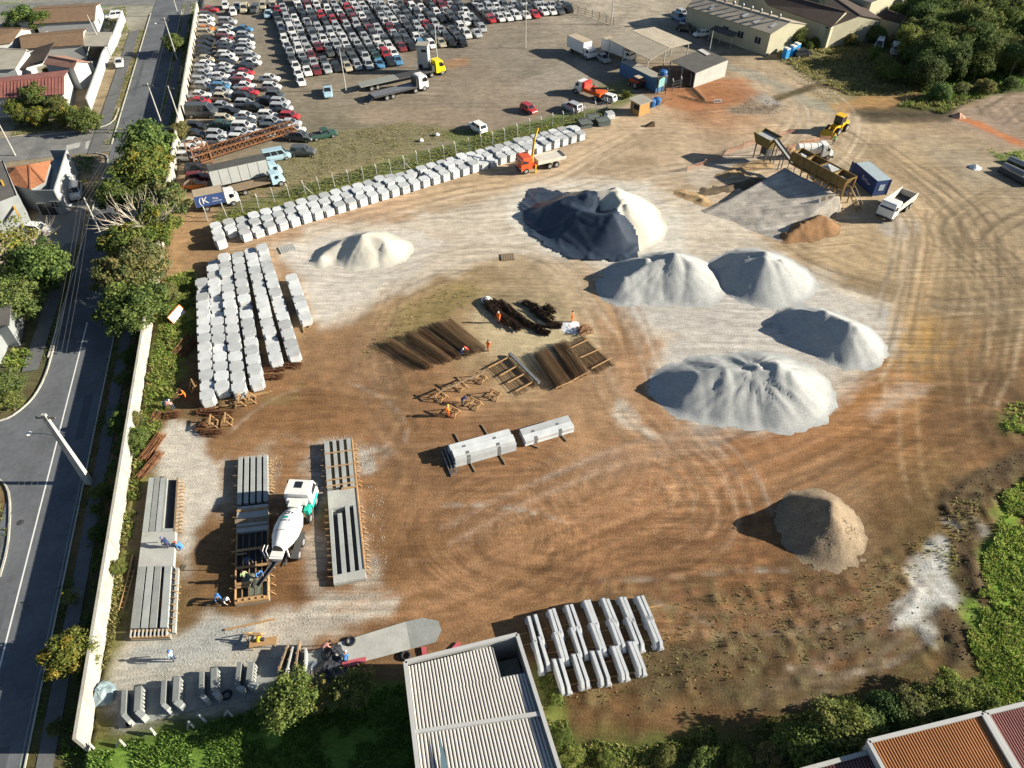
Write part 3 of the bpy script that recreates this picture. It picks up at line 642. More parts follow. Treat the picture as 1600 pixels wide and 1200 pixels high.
def at(px, py, zc, gzv): 
    p = P(px, py, zc); return Vector((p.x, p.y, gzv))
for px, py, zc, r, rv, kind, lb in ((226,222,4.4,4.6,4.0,'green','tall dense dark green tree, farthest in the row along the wall'),(220,262,4.2,4.4,3.6,'yellow','yellow-green broad tree beside the street, second in the wall row'),
      (252,318,3.6,4.2,3.2,'olive','olive tree overhanging the wall beside the bare branched tree'),(245,352,3.2,3.4,2.8,'yellow','yellowing tree leaning over the wall near the concrete slabs'),
      (200,380,3.6,3.4,2.9,'yellow','low yellow-green tree in front of the bare branches'),(225,410,3.4,3.6,2.9,'olive','olive green tree right beside the gap in the wall'),
      (196,440,3.8,3.8,3.3,'olive','dark olive tree over the street lamp side of the road'),(208,478,3.4,3.8,3.1,'green','nearest large tree of the row beside the white wall'),
      (175,305,3.0,2.6,2.4,'green','small green tree at the street edge under the bare branches')):
    plant('street_tree', lb, 'tree', at(px, py, zc, RZ), zc, r, kind, 'trees along the boundary wall', rv)
plant('bare_tree', 'leafless tree with pale grey branches leaning over the street', 'tree', at(214, 338, 5.2, RZ), 5.2, 5.6, None, None, 4.6, 1, True)
for px, py, zc, r, kind, lb in ((272,68,1.8,2.4,'green','round shrub against the wall beside the far street'),(282,205,1.4,1.8,'olive','brown-green bush by the wall behind the tall tree'),(262,455,1.3,1.5,'olive','dark bush growing inside the wall by the gap'),
      (200,557,.5,1.0,'green','small round green shrub on the verge below the big trees'),(194,592,.4,1.1,'lime','bright green shrub on the verge by the shaded path'),(188,662,.8,1.5,'green','dense green bush on the verge opposite the lamp post'),
      (208,690,.9,1.6,'lime','feathery light green bush hanging over the wall'),(205,655,.9,1.2,'olive','bush against the wall by the rusty rods'),(156,770,.3,1.0,'lime','small lime green shrub beside the fallen-looking lamp post foot'),
      (152,796,.2,.7,'lime','little green plant on the shaded path edge'),(152,832,.3,.9,'green','small dark shrub alone on the shaded verge'),(180,888,.9,.9,'lime','green creeper growing over the wall top'),
      (108,1020,1.8,2.1,'yellow','tree with orange-yellow leaves over the lower street verge'),(88,1138,.1,.7,'lime','tiny lime shrub on the verge at the lower left'),(112,932,.4,.9,'sparse','thin twiggy shrub on the shaded street path'),
      (450,1092,2.2,2.2,'lime','leafy light green tree beside the covered pile of tarpaulins'),(551,1075,2.2,1.8,'lime','round bright green tree left of the corrugated roof'),(492,1088,1.8,1.7,'sparse','sparse bush between the two green trees')):
    big = r > 1.75
    plant('tree' if big else 'shrub', lb, 'tree' if big else 'shrub', at(px, py, zc, RZ if px < 190 or (py < 700 and px < 215) else 0), zc, r, kind, None, r * .9, 1, kind == 'sparse')
for i, (px, py, zc, r, kind, lb) in enumerate(((20,385,4.2,5.4,'sparse','large tree with bare upper boughs at the left edge'),(62,415,3.2,3.8,'green','spreading green tree over the shaded forecourt'),(22,470,2.6,3.2,'lime','light green tree in front of the left garden'),
      (8,600,1.0,1.9,'lime','bright green garden bush by the lower corner'),(14,628,.7,1.4,'lime','low green hedge bush on the kerb corner'),(36,30,2.6,3.6,'green','round garden tree before the long brown roof'),(66,34,2.4,3.2,'green','second garden tree before the long brown roof'),
      (56,152,2.4,2.9,'green','round dark garden tree before the red corrugated roof'),(24,168,1.6,2.0,'yellow','yellow-leaved garden shrub at the left of the front garden'),(36,182,1.2,1.9,'yellow','low yellow shrub by the garden wall'),
      (60,182,1.2,2.2,'yellow','yellow-green shrub in the middle of the front garden'),(90,165,1.6,2.4,'olive','brownish shrub by the white house corner'),(104,180,1.4,2.4,'yellow','yellow shrub at the garden wall corner'),
      (132,188,1.5,2.9,'green','dark green hedge bush on the street corner'),(76,112,1.4,1.2,'lime','small green bush in the white walled yard'))):
    plant('garden_tree' if r > 2.6 else 'garden_shrub', lb, 'tree' if r > 2.6 else 'shrub', at(px, py, zc, RZ), zc, r, kind, None, r * .85, 1, i == 0)
# the wood at the upper right: single trees
wood = np.array(W([(1395,88),(1430,55),(1450,20),(1480,-8),(1640,-8),(1640,128),(1560,125),(1500,132),(1470,128),(1440,150),(1412,120)])); rr = random.Random(5); got = []
x0, y0 = wood.min(0); x1, y1 = wood.max(0); tries = 0
while len(got) < 170 and tries < 6000:
    tries += 1; q = (rr.uniform(x0, x1), rr.uniform(y0, y1))
    if sdist([tuple(a) for a in wood], np.array(q[0]), np.array(q[1])) > -.5: continue
    if any((q[0] - g[0]) ** 2 + (q[1] - g[1]) ** 2 < 2.35 ** 2 for g in got): continue
    got.append(q)
got.sort(key=lambda q: q[1])
LAB = ['bushy tree', 'round crowned tree', 'leafy tree', 'dense tree']
for i, q in enumerate(got):
    h = rr.uniform(2.2, 4.8) + (q[1] - y0) * .015; r = rr.uniform(1.8, 3.6)
    plant('wood_tree', 'green tree of the upper right wood, %s counted away from the yard' % (ordn(i + 1)), 'tree', Vector((q[0], q[1], 0)), h, r, rr.choice(('dark', 'dark', 'dark', 'olive', 'lime')), 'trees of the wood behind the yard', r * rr.uniform(.8, 1.35), rr.uniform(.8, 1.15))
SH = [(1330,62,1.2,1.6,'olive'),(1300,58,.9,1.8,'yellow'),(1275,66,.8,1.6,'yellow'),(1262,68,1.0,1.5,'lime'),(1318,52,1,1.6,'yellow'),(1370,82,1.6,1.8,'green'),(1250,50,3.0,1.4,'lime'),(1246,60,2.0,1.6,'lime'),(1382,100,1.8,2.2,'dark'),(1448,130,1.0,1.8,'lime'),
      (1470,146,1.2,2.2,'dark'),(1435,118,2,2.6,'dark'),(1395,115,1.5,2.2,'dark'),(1380,112,1.2,1.4,'lime'),(1340,30,2,2.4,'yellow'),(1405,20,2,2.6,'dark'),(1368,55,1.5,2,'dark'),(1350,48,1.5,2.2,'dark'),(1440,75,2.5,3,'dark'),(1460,100,2.5,3,'dark'),(1500,140,1,2,'olive'),(1540,138,1,2,'olive'),(1580,132,1,2,'dark'),
      (940,150,.4,.8,'lime'),(978,148,.6,.9,'lime'),(1005,118,.6,1.0,'green')]
for i, (px, py, zc, r, k) in enumerate(SH):
    plant('bush', '%s of the loose bushes between the cream warehouses and the yard, counted from the left' % ORD[1 + sorted(range(len(SH)), key=lambda j: SH[j][0]).index(i)], 'bush', at(px, py, zc, 0), zc, r, k, 'bushes by the warehouses', r * .9, 1.1)
SB = [(1262,1175,1.6,2.0,'dark'),(1310,1150,2.2,2.3,'lime'),(1290,1178,1.4,1.9,'green'),(1352,1138,1.6,1.7,'dark'),(1335,1115,.9,1.3,'lime'),(1390,1118,1.2,1.6,'dark'),(1420,1112,1.4,1.6,'olive'),(1415,1135,1.4,1.5,'green'),(1455,1095,1.2,1.7,'lime'),(1490,1085,1.2,1.6,'lime'),(1530,1090,1.0,1.6,'green'),
      (1480,1112,1.0,1.3,'green'),(1210,1190,.9,1.5,'olive'),(1160,1195,.6,1.2,'lime'),(1225,1160,.5,1.0,'olive'),(1100,1190,.5,1.0,'lime'),(950,1190,.4,.9,'lime'),(870,1090,.3,.6,'lime'),(880,1150,.4,.8,'lime'),(895,1185,.5,.9,'lime'),(1040,1185,.3,.9,'olive')]
for i, (px, py, zc, r, k) in enumerate(SB):
    plant('bush', '%s bush from the left in the green strip before the orange roof' % ORD[1 + sorted(range(len(SB)), key=lambda j: SB[j][0]).index(i)], 'bush', at(px, py, zc, 0), zc, r, k, 'bushes along the lower edge', r * .85, 1.15)
# ------------------------------------------------------------------ grass and weeds as single blades
def blades(name, label, zones, seed):
    r = np.random.default_rng(seed); VV = []; CC = []
    for poly, dens, h, pal, z in zones:
        poly = [tuple(P(*p, z)[:2]) for p in poly] if not isinstance(poly[0], Vector) else [(p.x, p.y) for p in poly]
        a = np.array(poly); lo, hi = a.min(0), a.max(0); n = int((hi - lo).prod() * dens)
        p = r.uniform(lo, hi, (n, 2)); p = p[sdist(poly, p[:, 0], p[:, 1]) < (fbm(p[:, 0], p[:, 1], 2.5, seed + 3) - .5) * 2.2]
        p = p[fbm(p[:, 0], p[:, 1], 1.8, seed + 9) > .36]
        n = len(p); 
        if not n: continue
        zz = np.full(n, z) if z < -.1 else ZZ[np.clip(((p[:, 1] - GY0) / GR).astype(int), 0, len(gy) - 1), np.clip(((p[:, 0] - GX0) / GR).astype(int), 0, len(gx) - 1)]
        pc = 1.65 * np.array([al(x) for x in pal])[r.integers(0, len(pal), n)] * r.uniform(.7, 1.25, (n, 1)) * (.7 + .6 * fbm(p[:, 0], p[:, 1], 3.5, seed + 5))[:, None]
        hh = h * r.uniform(.5, 1.3, n) * (.55 + .9 * fbm(p[:, 0], p[:, 1], 3, seed + 7))
        for k in range(4):
            an = r.uniform(0, 6.283, n); ln = hh * r.uniform(.3, .9, n); w = hh * .05 + .018
            b = np.stack([p[:, 0], p[:, 1], zz - .03], 1); dx = np.cos(an); dy = np.sin(an)
            t = b + np.stack([dx * ln, dy * ln, hh * r.uniform(.6, 1.1, n)], 1); sx = np.stack([-dy * w, dx * w, w * 0], 1)
            m = b + (t - b) * .55 + np.array([0, 0, .12]) * hh[:, None]
            VV.append(np.stack([b - sx, b + sx, m + sx * .8, t, m - sx * .8], 1).reshape(-1, 3)); CC.append(np.repeat(pc * r.uniform(.85, 1.15, (n, 1)), 5, 0))
    V = np.concatenate(VV); me = tri_mesh(name, V, np.arange(len(V)).reshape(-1, 5), np.concatenate(CC)); me.materials.append(M_LEAF)
    return tag(link(name, me), label, 'grass', kind='stuff')
G1 = ('#8ea344', '#7c9238', '#a3b054', '#6a8434', '#b0aa5c'); G2 = ('#7c8a42', '#8a8a4a', '#6c7c38', '#a39858'); G3 = ('#a39a60', '#b5a46c', '#8c8550', '#7c7c44'); G4 = ('#6d8a3a', '#5c7a30', '#7c9440')
blades('grass', 'lush green grass along the right and lower edges of the yard', [([(1535,890),(1560,800),(1600,735),(1650,720),(1650,1110),(1500,1130),(1400,1150),(1480,1085),(1530,1055),(1512,985)],95,.3,G1,0),
   ([(125,1200),(140,1182),(300,1140),(420,1106),(560,1090),(640,1065),(660,1240),(125,1240)],70,.26,G4,0),([(840,1050),(870,1070),(885,1140),(905,1230),(870,1230)],50,.3,G2,0),
   ([(880,1160),(1000,1165),(1200,1125),(1330,1105),(1480,1085),(1560,1110),(1400,1180),(1250,1230),(890,1230)],45,.32,G2,0)], 501)
blades('grass', 'rough grass and weeds between the white wall and the concrete slabs', [([(255,440),(300,420),(305,500),(282,570),(262,640),(240,695),(212,725),(225,640),(243,540)],60,.4,G1 + G2,0),([(225,605),(258,645),(236,700),(206,830),(188,900),(178,960),(192,800),(213,700)],50,.36,G2,0),
   ([(176,905),(194,885),(190,1000),(170,1070),(152,1095),(160,1000)],40,.3,G3,0)], 521)
blades('grass', 'mown grass verges along the street', [([RD(-20, .2), RD(-20, 2.5), RD(185, 2.5), RD(185, .2)],30,.22,G4,RZ),([RD(-20, 3.95), RD(-20, 4.6), RD(185, 4.6), RD(185, 3.95)],20,.18,G4,RZ),([RD(48, 11.9), RD(48, 12.5), RD(76, 12.5), RD(76, 11.9)],20,.2,G2,RZ),
   ([RD(105, 12), RD(105, 13.1), RD(168, 13.1), RD(168, 12)],16,.2,G2,RZ),([(22,212),(140,200),(130,192),(40,196),(20,200)],14,.25,G2,RZ),([(105,245),(150,242),(148,262),(125,312),(100,312),(112,262)],14,.25,G4,RZ),([(10,545),(55,545),(58,570),(30,580),(0,560)],18,.35,G1,RZ),
   ([(0,590),(30,600),(35,620),(0,640)],18,.4,G1,RZ),([(0,752),(8,765),(10,790),(5,850),(0,880),(-20,880),(-20,750)],18,.2,G2,RZ),([(160,15),(196,10),(200,60),(185,90),(172,90)],9,.3,G2,RZ)], 541)
blades('weeds', 'grass strip and weeds along the post fence of the vehicle park', [([(330,340),(420,308),(560,265),(760,210),(900,180),(955,172),(955,182),(880,200),(700,252),(560,294),(440,334),(332,356)],22,.26,G2,0),([(480,212),(640,192),(740,206),(560,262),(420,305),(340,330),(420,262)],7,.2,G3,0),
   ([(630,480),(720,440),(760,450),(700,500),(620,540),(560,560)],3,.2,G3,0),([(1570,640),(1600,630),(1610,680),(1570,668)],16,.35,G1,0),([(1560,240),(1600,235),(1610,285),(1575,262),(1545,232)],9,.35,G1,0)], 561)
blades('weeds', 'dry brush and scrub before the wood at the upper right', [([(1205,80),(1290,62),(1440,60),(1460,130),(1420,150),(1330,150),(1280,130),(1230,100)],12,.45,G3,0),([(1400,166),(1440,150),(1500,140),(1590,130),(1500,165),(1480,178)],8,.6,G2,0),([(1350,0),(1640,-5),(1640,130),(1480,160),(1440,150),(1400,70)],3,.9,G4,0)], 571)
blades('weeds', 'withered clumps on the churned brown soil at the lower right', [([(880,1120),(1060,1080),(1300,1020),(1400,960),(1440,880),(1300,900),(1080,930),(1020,1000),(860,1090)],7,.16,G3 + ('#75673f', '#6a6038'),0),([(1420,860),(1500,780),(1540,800),(1520,850),(1480,900)],9,.25,G3 + ('#5d4a30',),0)], 581)
# ------------------------------------------------------------------ stockpiles: heaps at their angle of repose
M_SAND = mat('pale_sand', al('#ded4c2'), .95, .08, .6, .35, fine=.06, spec=.1, bscale=9)
M_GRIT = mat('grey_grit', al('#c0beb9'), .95, .1, .7, .6, fine=.16, spec=.1, bscale=10)
M_RUBBLE = mat('rubble_soil', al('#a08a70'), .95, .2, .9, .6, fine=.3, spec=.1, bscale=5)
def heap(name, label, cat, ridge, slope, m, seed, gully=.35, base=1.0, kind=None, steps=.28, rough=.035, wid=1.0):
    pts = [P(q[0], q[1], q[2] * 1.06) for q in ridge]
    H = max(q.z for q in pts); pad = H / slope + 2
    x0 = min(q.x for q in pts) - pad; x1 = max(q.x for q in pts) + pad; y0 = min(q.y for q in pts) - pad; y1 = max(q.y for q in pts) + pad
    X, Y = np.meshgrid(np.arange(x0, x1, steps), np.arange(y0, y1, steps))
    Z = np.full(X.shape, -9.0); D = np.full(X.shape, 1e9)
    segs = list(zip(pts[:-1], pts[1:])) if len(pts) > 1 else [(pts[0], pts[0])]
    wx = (fbm(X, Y, 2.4, seed, 3) - .5) * 1.1; wy = (fbm(X, Y, 2.4, seed + 3, 3) - .5) * 1.1
    rc = random.Random(seed)
    for a, b in segs:
        ex, ey = b.x - a.x, b.y - a.y; L = ex * ex + ey * ey + 1e-9
        t = np.clip(((X + wx * .5 - a.x) * ex + (Y + wy * .5 - a.y) * ey) / L, 0, 1); d = np.hypot(X + wx * .5 - a.x - t * ex, Y + wy * .5 - a.y - t * ey)
        Z = np.maximum(Z, (a.z + (b.z - a.z) * t) * .95 - slope * np.sqrt(d * d + .012))
    for a, b in segs:
        k = max(1, int((b - a).length / 2.6))
        for i in range(k + 1):
            c = a.lerp(b, i / k); hh = c.z * rc.uniform(.88, 1.03); ox, oy = rc.uniform(-.8, .8), rc.uniform(-.8, .8)
            d = np.hypot(X + wx * .3 - c.x - ox, Y + wy * .3 - c.y - oy)
            Z = np.maximum(Z, hh - slope * rc.uniform(.94, 1.1) * np.sqrt(d * d + .012 * wid))
    cx = sum(q.x for q in pts) / len(pts); cy = sum(q.y for q in pts) / len(pts)
    th = np.arctan2(Y - cy, X - cx); rad = np.hypot(X - cx, Y - cy)
    g = vnoise(th * 9 + 50, rad * .12, 1.0, seed + 5); g2 = vnoise(th * 22 + 50, rad * .2, 1.0, seed + 6)
    mid = np.clip(Z / H, 0, 1) * np.clip((H - Z) / H * 2.2, 0, 1)
    Z = Z - gully * .55 * mid * (np.abs(g - .5) * 2.2 + np.abs(g2 - .5) * 1.2)
    Z = Z + (fbm(X, Y, 1.2, seed + 8, 3) - .5) * rough * 2
    low = .32; Z = np.where(Z < low, low * np.exp(np.clip((Z - low) / (low * 1.25), -20, 0)) - .09, Z - .09) + np.where(Z < low, (fbm(X, Y, .9, seed + 9, 3) - .5) * .12, 0)
    keep = Z > -.045
    me = grid_mesh(name, X, Y, np.maximum(Z, -.12))
    import bmesh
    bm = bmesh.new(); bm.from_mesh(me); bm.verts.ensure_lookup_table()
    kf = keep.reshape(-1)
    bmesh.ops.delete(bm, geom=[v for v in bm.verts if not kf[v.index]], context='VERTS'); bm.to_mesh(me); bm.free()
    me.materials.append(m); o = link(name, me)
    return tag(o, label, cat, kind=kind), (X, Y, Z)
heap('sand_pile', 'low pale sand heap beside the white slab columns', 'heap', [(505,392,1.0),(535,372,1.8),(572,362,2.7),(600,370,2.2),(606,380,1.5)], .62, M_SAND, 201, .5)
_, TP = heap('sand_pile', 'large white sand heap partly covered by a dark tarpaulin', 'heap', [(872,310,2.8),(915,298,3.7),(958,292,4.2),(972,312,3.9),(955,335,3.4),(915,328,3.2),(890,318,3.0)], .66, M_SAND, 211, .35)
heap('sand_pile', 'grey-white sand heap with a curved crest right of the tarpaulin heap', 'heap', [(985,425,2.4),(1020,405,3.3),(1062,392,3.9),(1080,405,3.4)], .66, M_GRIT, 221, .6)
heap('sand_pile', 'smooth pale grit cone farthest right of the four big heaps', 'heap', [(1165,402,3.0),(1195,398,3.6),(1215,405,3.3)], .64, M_GRIT, 231, .3)
heap('gravel_pile', 'crushed stone heap with a shaded hollow beside the orange soil', 'heap', [(1262,482,2.2),(1300,487,3.0),(1330,500,3.2),(1340,515,2.4)], .66, M_GRIT, 241, .3, rough=.12)
heap('sand_pile', 'largest light grey sand heap with deep furrows on its near side', 'heap', [(1095,580,2.9),(1135,572,3.4),(1185,578,3.3),(1225,570,3.7),(1248,575,2.8)], .62, M_GRIT, 251, .8)
heap('rubble_pile', 'brown cone of stony rubble standing alone on the red soil', 'heap', [(1290,790,2.8),(1300,790,3.3),(1308,806,2.6)], .84, M_RUBBLE, 261, .4, rough=.16)
rr = random.Random(9); STN = []
for k in range(3):
    mb = MB(); mb.sph((0, 0, 0), 1, 0, 6, 4, .7); mb.v = [tuple(c * rr.uniform(.7, 1.25) for c in v) for v in mb.v]; STN.append(mb.mesh('stone', mat('stone', al('#b3a088'), .95, .2, 2.0)))
def scatter_stones(name, label, spots, smin, smax, m, seed):
    """too many and too small to pick apart: one mesh"""
    r = random.Random(seed); mb = MB()
    for x, y, z in spots:
        s = r.uniform(smin, smax); a = r.uniform(0, 6.28); k = len(mb.v)
        vs = []
        for dx, dy, dz in ((1, 0, 0), (.3, .9, 0), (-.8, .5, 0), (-.6, -.7, 0), (.5, -.8, 0), (.1, .1, .8)):
            jx, jy = rot2(dx * s * r.uniform(.7, 1.2), dy * s * r.uniform(.7, 1.2), a); vs.append((x + jx, y + jy, z + dz * s - .02))
        mb.add(vs, [(0, 1, 5), (1, 2, 5), (2, 3, 5), (3, 4, 5), (4, 0, 5)])
    return tag(mb.obj(name, m), label, 'stones', kind='stuff')
c = P(1300, 790, 3.6); sp = []
for i in range(700):
    a = rr.uniform(0, 6.28); d = 2.6 + rr.gauss(0, 1) * 1.1; x = c.x + d * math.cos(a); y = c.y + d * math.sin(a)
    sp.append((x, y, (lambda q_: q_ if q_ > .3 else .32 * math.exp((q_ - .32) / .4) - .04)(3.22 - .82 * abs(d))))
scatter_stones('scattered_stones', 'loose stones strewn over and around the brown rubble cone', sp, .03, .1, MATS['stone'], 4)
def in_poly(px, n, seed, z=.02):
    r = random.Random(seed); poly = W(px); a = np.array(poly); out = []
    while len(out) < n:
        x = r.uniform(a[:, 0].min(), a[:, 0].max()); y = r.uniform(a[:, 1].min(), a[:, 1].max())
        if sdist(poly, np.array(x), np.array(y)) < 0: out.append((x, y, gz(x, y) + .01))
    return out
scatter_stones('concrete_rubble', 'broken concrete lumps scattered round the casting beds', in_poly([(262,655),(318,668),(352,725),(356,780),(300,832),(290,760),(280,745),(252,750)], 260, 1) + in_poly([(555,690),(585,700),(586,735),(566,740)], 160, 2) + in_poly([(572,745),(598,760),(605,900),(580,905)], 160, 3) + in_poly([(200,1030),(450,960),(560,930),(600,950),(430,1020),(330,1062),(200,1075)], 420, 6) + in_poly([(505,684),(545,680),(548,692),(505,697)], 70, 5) + in_poly([(420,715),(445,712),(440,745),(424,750)], 60, 8), .03, .09, mat('lump_concrete', al('#b9b2a5'), .95, .2, 2.0), 5)
scatter_stones('soil_clods', 'dark clods of turned earth along the edge of the green field', in_poly([(1480,770),(1560,720),(1600,705),(1600,760),(1530,800),(1545,880),(1530,960),(1520,1010),(1500,1045),(1460,1025),(1470,960),(1500,950),(1490,860)], 320, 11) + in_poly([(900,1060),(1250,960),(1440,880),(1460,1000),(1300,1070),(950,1130)], 140, 12), .04, .13, mat('clod', al('#6e563a'), .95, .25, 2.0), 6)
scatter_stones('spoil_lumps', 'grey lumps of spoil beside the red bank at the upper right', in_poly([(1135,178),(1170,152),(1215,158),(1220,178)], 260, 13) + in_poly([(1215,110),(1300,130),(1320,150),(1290,160)], 260, 14), .06, .18, mat('spoil', al('#a08a70'), .95, .25, 2.0), 7)
# the dark tarpaulin lies over the flank of the white heap
X, Y, Z = TP
tp = [tuple(P(*q)[:2]) for q in ((812,325,0),(828,286,1.0),(850,272,2.5),(895,262,4.4),(922,264,4.8),(942,312,4.0),(968,326,3.6),(995,345,2.8),(1000,378,.8),(1000,414,-.2),(890,408,-.2),(828,372,-.2))]
_tp0 = [tuple(P(*q)[:2]) for q in ((812,322,.3),(838,292,.8),(862,290,2.0),(905,288,3.2),(914,285,4.0),(940,312,3.6),(962,330,3.0),(982,352,2.0),(975,372,.8),(905,378,.1),(850,350,.1))]
d = sdist(tp, X, Y) + (fbm(X, Y, 1.2, 77, 3) - .5) * 1.0
Zs = np.maximum(Z, -.02)
for _ in range(9): Zs = np.maximum((Zs + np.roll(Zs, 1, 0) + np.roll(Zs, -1, 0) + np.roll(Zs, 1, 1) + np.roll(Zs, -1, 1)) / 5, Zs - .02)
crease = sum(np.exp(-np.abs(vnoise(X * c_ + Y * s_, Y * c_ * .3 - X * s_ * .3, w_, 78 + i_) - .5) * 26) for i_, (c_, s_, w_) in enumerate(((.9, .4, 2.2), (.3, -.9, 2.6), (.7, .7, 1.5))))
me = grid_mesh('tarpaulin', X, Y, np.maximum(Zs + .14 + crease * .14 + (fbm(X, Y, 1.5, 83, 2) - .5) * .08, Z + .1))
import bmesh
bm = bmesh.new(); bm.from_mesh(me); bm.verts.ensure_lookup_table(); kf = (d < 0).reshape(-1)
bmesh.ops.delete(bm, geom=[v for v in bm.verts if not kf[v.index]], context='VERTS'); bm.to_mesh(me); bm.free()
me.materials.append(mat('tarpaulin', (.028, .04, .062), .38, .15, 1.0, .2, spec=.5))
tag(link('tarpaulin', me), 'dark blue-black tarpaulin draped over the white sand heap', 'tarpaulin')

# ------------------------------------------------------------------ precast slabs in stacks
a, b, na, nb = .76, .84, .2, .27
PL = [(-a + na, -b), (a - na, -b), (a - na, -b + nb), (a, -b + nb), (a, b - nb), (a - na, b - nb), (a - na, b), (-a + na, b), (-a + na, b - nb), (-a, b - nb), (-a, -b + nb), (-a + na, -b + nb)]
M_SLAB = mat('slab_concrete', (.43, .45, .465), .85, .14, .9, .1, fine=.05, orand=.12)
M_SLAB2 = mat('slab_concrete_dull', (.40, .415, .425), .85, .15, .9, .1, fine=.08, orand=.12)
SLAB = [MB().prism(PL, -.22, 0).mesh('concrete_plate', M_SLAB), MB().prism(PL, -.22, 0).mesh('concrete_plate', M_SLAB2)]
LOW = MB(); ntop = 0
def slab_stack(x, y, rz, n, label, group, extra=0, lab2=None):
    global ntop
    for k in range(n):
        z = .25 * (k + 1) + .04; jx, jy, jr = RNG.uniform(-.03, .03), RNG.uniform(-.03, .03), RNG.uniform(-.012, .012)
        top = k == n - 1
        if top or (extra and k == n - 2 and ntop < 300):
            o = link('concrete_plate', SLAB[RNG.random() < .25], None, (x + jx, y + jy, z), rz + jr); ntop += 1
            tag(o, label if top else lab2, 'slab', group)
        else:
            M = Matrix.Translation((x + jx, y + jy, z)) @ Matrix.Rotation(rz + jr, 4, 'Z')
            LOW.add([(p[0], p[1], -.22) for p in PL] + [(p[0], p[1], 0) for p in PL], [tuple(range(12))[::-1], tuple(range(12, 24))] + [(i, (i + 1) % 12, 12 + (i + 1) % 12, 12 + i) for i in range(12)], 0, M)
    LOW.bar((x + rot2(-.5, -.8, rz)[0], y + rot2(-.5, -.8, rz)[1], .03), (x + rot2(-.5, .8, rz)[0], y + rot2(-.5, .8, rz)[1], .03), .1, .08)
COLS = [((315,441),(323,617)),((332,408),(347,603)),((351,404),(373,604)),((371,397),(400,592)),((391,391),(430,558)),((410,389),(458,549)),((456,434),(476,492))]
for ci, (t0, t1) in enumerate(COLS):
    A = P(*t0, 1.2); B = P(*t1, 1.2); L = (B - A).length; n = int(round(L / 1.72)); rz = ang(A, B) + math.pi / 2
    for i in range(n + 1):
        q = A.lerp(B, i / n); hgt = 5 if RNG.random() < .72 else RNG.choice((4, 4, 6, 3))
        if ci == 1 and i == 0: hgt = 3
        slab_stack(q.x, q.y, rz, hgt, 'white slab topping the %s stack from far, %s column from the wall' % (ordn(i + 1), ORD[ci + 1]), 'concrete slabs stacked in columns near the wall')
FR = [((337,352),(892,198),38),((340,362),(898,202),38),((343,374),(906,207),38)]
RN = ['fence-side', 'middle', 'front']
for ri, (t0, t1, n) in enumerate(FR):
    A = P(*t0, 1.2); B = P(*t1, 1.2); L = (B - A).length; n = int(round(L / 1.82)); rz = ang(A, B)
    for i in range(n + 1):
        q = A.lerp(B, i / n); hgt = 5 if RNG.random() < .75 else RNG.choice((4, 4, 6))
        if RNG.random() < .03: continue
        lab = 'white slab topping the %s stack from left, %s row along the fence' % (ordn(i + 1), RN[ri])
        slab_stack(q.x, q.y, rz, hgt, lab, 'concrete slabs stacked along the fence', ri == 2, 'slab under the top of the %s stack from left, front fence row' % ordn(i + 1))
tag(LOW.obj('stacked_slabs', M_SLAB), 'lower concrete slabs carrying the stacks in the columns and along the fence', 'slabs', kind='stuff')
# dark netted bundles at the end of the fence row
M_NET = mat('dark_netting', al('#6f756f'), .9, .35, 3.0, .4)
for i, (px, py, lb) in enumerate(((914,197,'grey mesh bundle next to the last concrete slabs'),(928,190,'grey mesh bundle between two others at the end of the slab row'),(942,194,'round heap of grey mesh at the far end of the slab row'))):
    q = P(px, py); t = thing('mesh_bundle', lb, 'bundle', q, .3, 'grey mesh bundles')
    mb = MB()
    for k in range(5): mb.box(-1.1 + RNG.uniform(-.2, .2), 1.1 + RNG.uniform(-.2, .2), -.9 + RNG.uniform(-.15, .15), .9 + RNG.uniform(-.15, .15), .2 * k, .2 * k + .16)
    mb.obj('sheet_pile', M_NET, t)
    mb = MB()
    for k in range(9): 
        an = k * .7; mb.bar((-1.1 + .27 * k, -1.0, .1), (-1.1 + .27 * k, 1.0, 1.12), .07, .07)
    mb.obj('rods', M_STEEL, t)
t = thing('concrete_block', 'single square concrete block by the gate post', 'block', P(952, 184), .35); MB().box(-.8, .8, -.7, .7, 0, .75).obj('lower_block', M_SLAB, t); MB().box(-.7, .7, -.6, .6, .75, 1.1).obj('cap', M_SLAB2, t)

# ------------------------------------------------------------------ upright precast beams with forked feet
bz = [(175,258,245,480),(240,230,325,470),(400,185,470,410),(430,170,520,400),(575,140,650,360),(620,130,705,350),(775,85,845,310),(805,75,880,310),(970,60,1025,290),(1005,65,1080,300),(1150,50,1215,275),(1190,50,1250,280),(1335,40,1395,270),(1375,40,1440,255)]
bm_ = [(235,510,310,740),(285,470,380,700),(455,420,530,650),(490,420,575,640),(630,375,705,600),(680,360,770,590),(840,330,915,545),(870,320,965,560),(1030,280,1105,510),(1070,290,1150,510),(1210,270,1290,490),(1260,275,1350,510),(1410,255,1495,470),(1445,260,1545,480)]
bl_ = [(450,705,515,950),(500,700,595,940),(650,660,725,890),(690,645,785,880),(845,615,925,870),(905,610,1000,860),(1065,570,1140,810),(1095,570,1190,800),(1225,530,1330,750),(1265,525,1370,750)]
BL, BH = 2.95, 1.08
mb = MB()
sec = lambda x, s, h0, h1: [(x, -.2 * s, h0), (x, .2 * s, h0), (x, .17 * s, h0 + .2), (x, .13, h1), (x, -.13, h1), (x, -.17 * s, h0 + .2)]
mb.loft([sec(-BL / 2, .95, .12, .55), sec(-BL / 2 + .32, 1, .12, BH), sec(BL / 2 - .32, 1, .12, BH), sec(BL / 2, .95, .12, .55)])
M_BEAM = mat('beam_concrete', (.42, .44, .465), .85, .1, 1.2, .1, fine=.06)
BEAM = mb.mesh('web', M_BEAM)
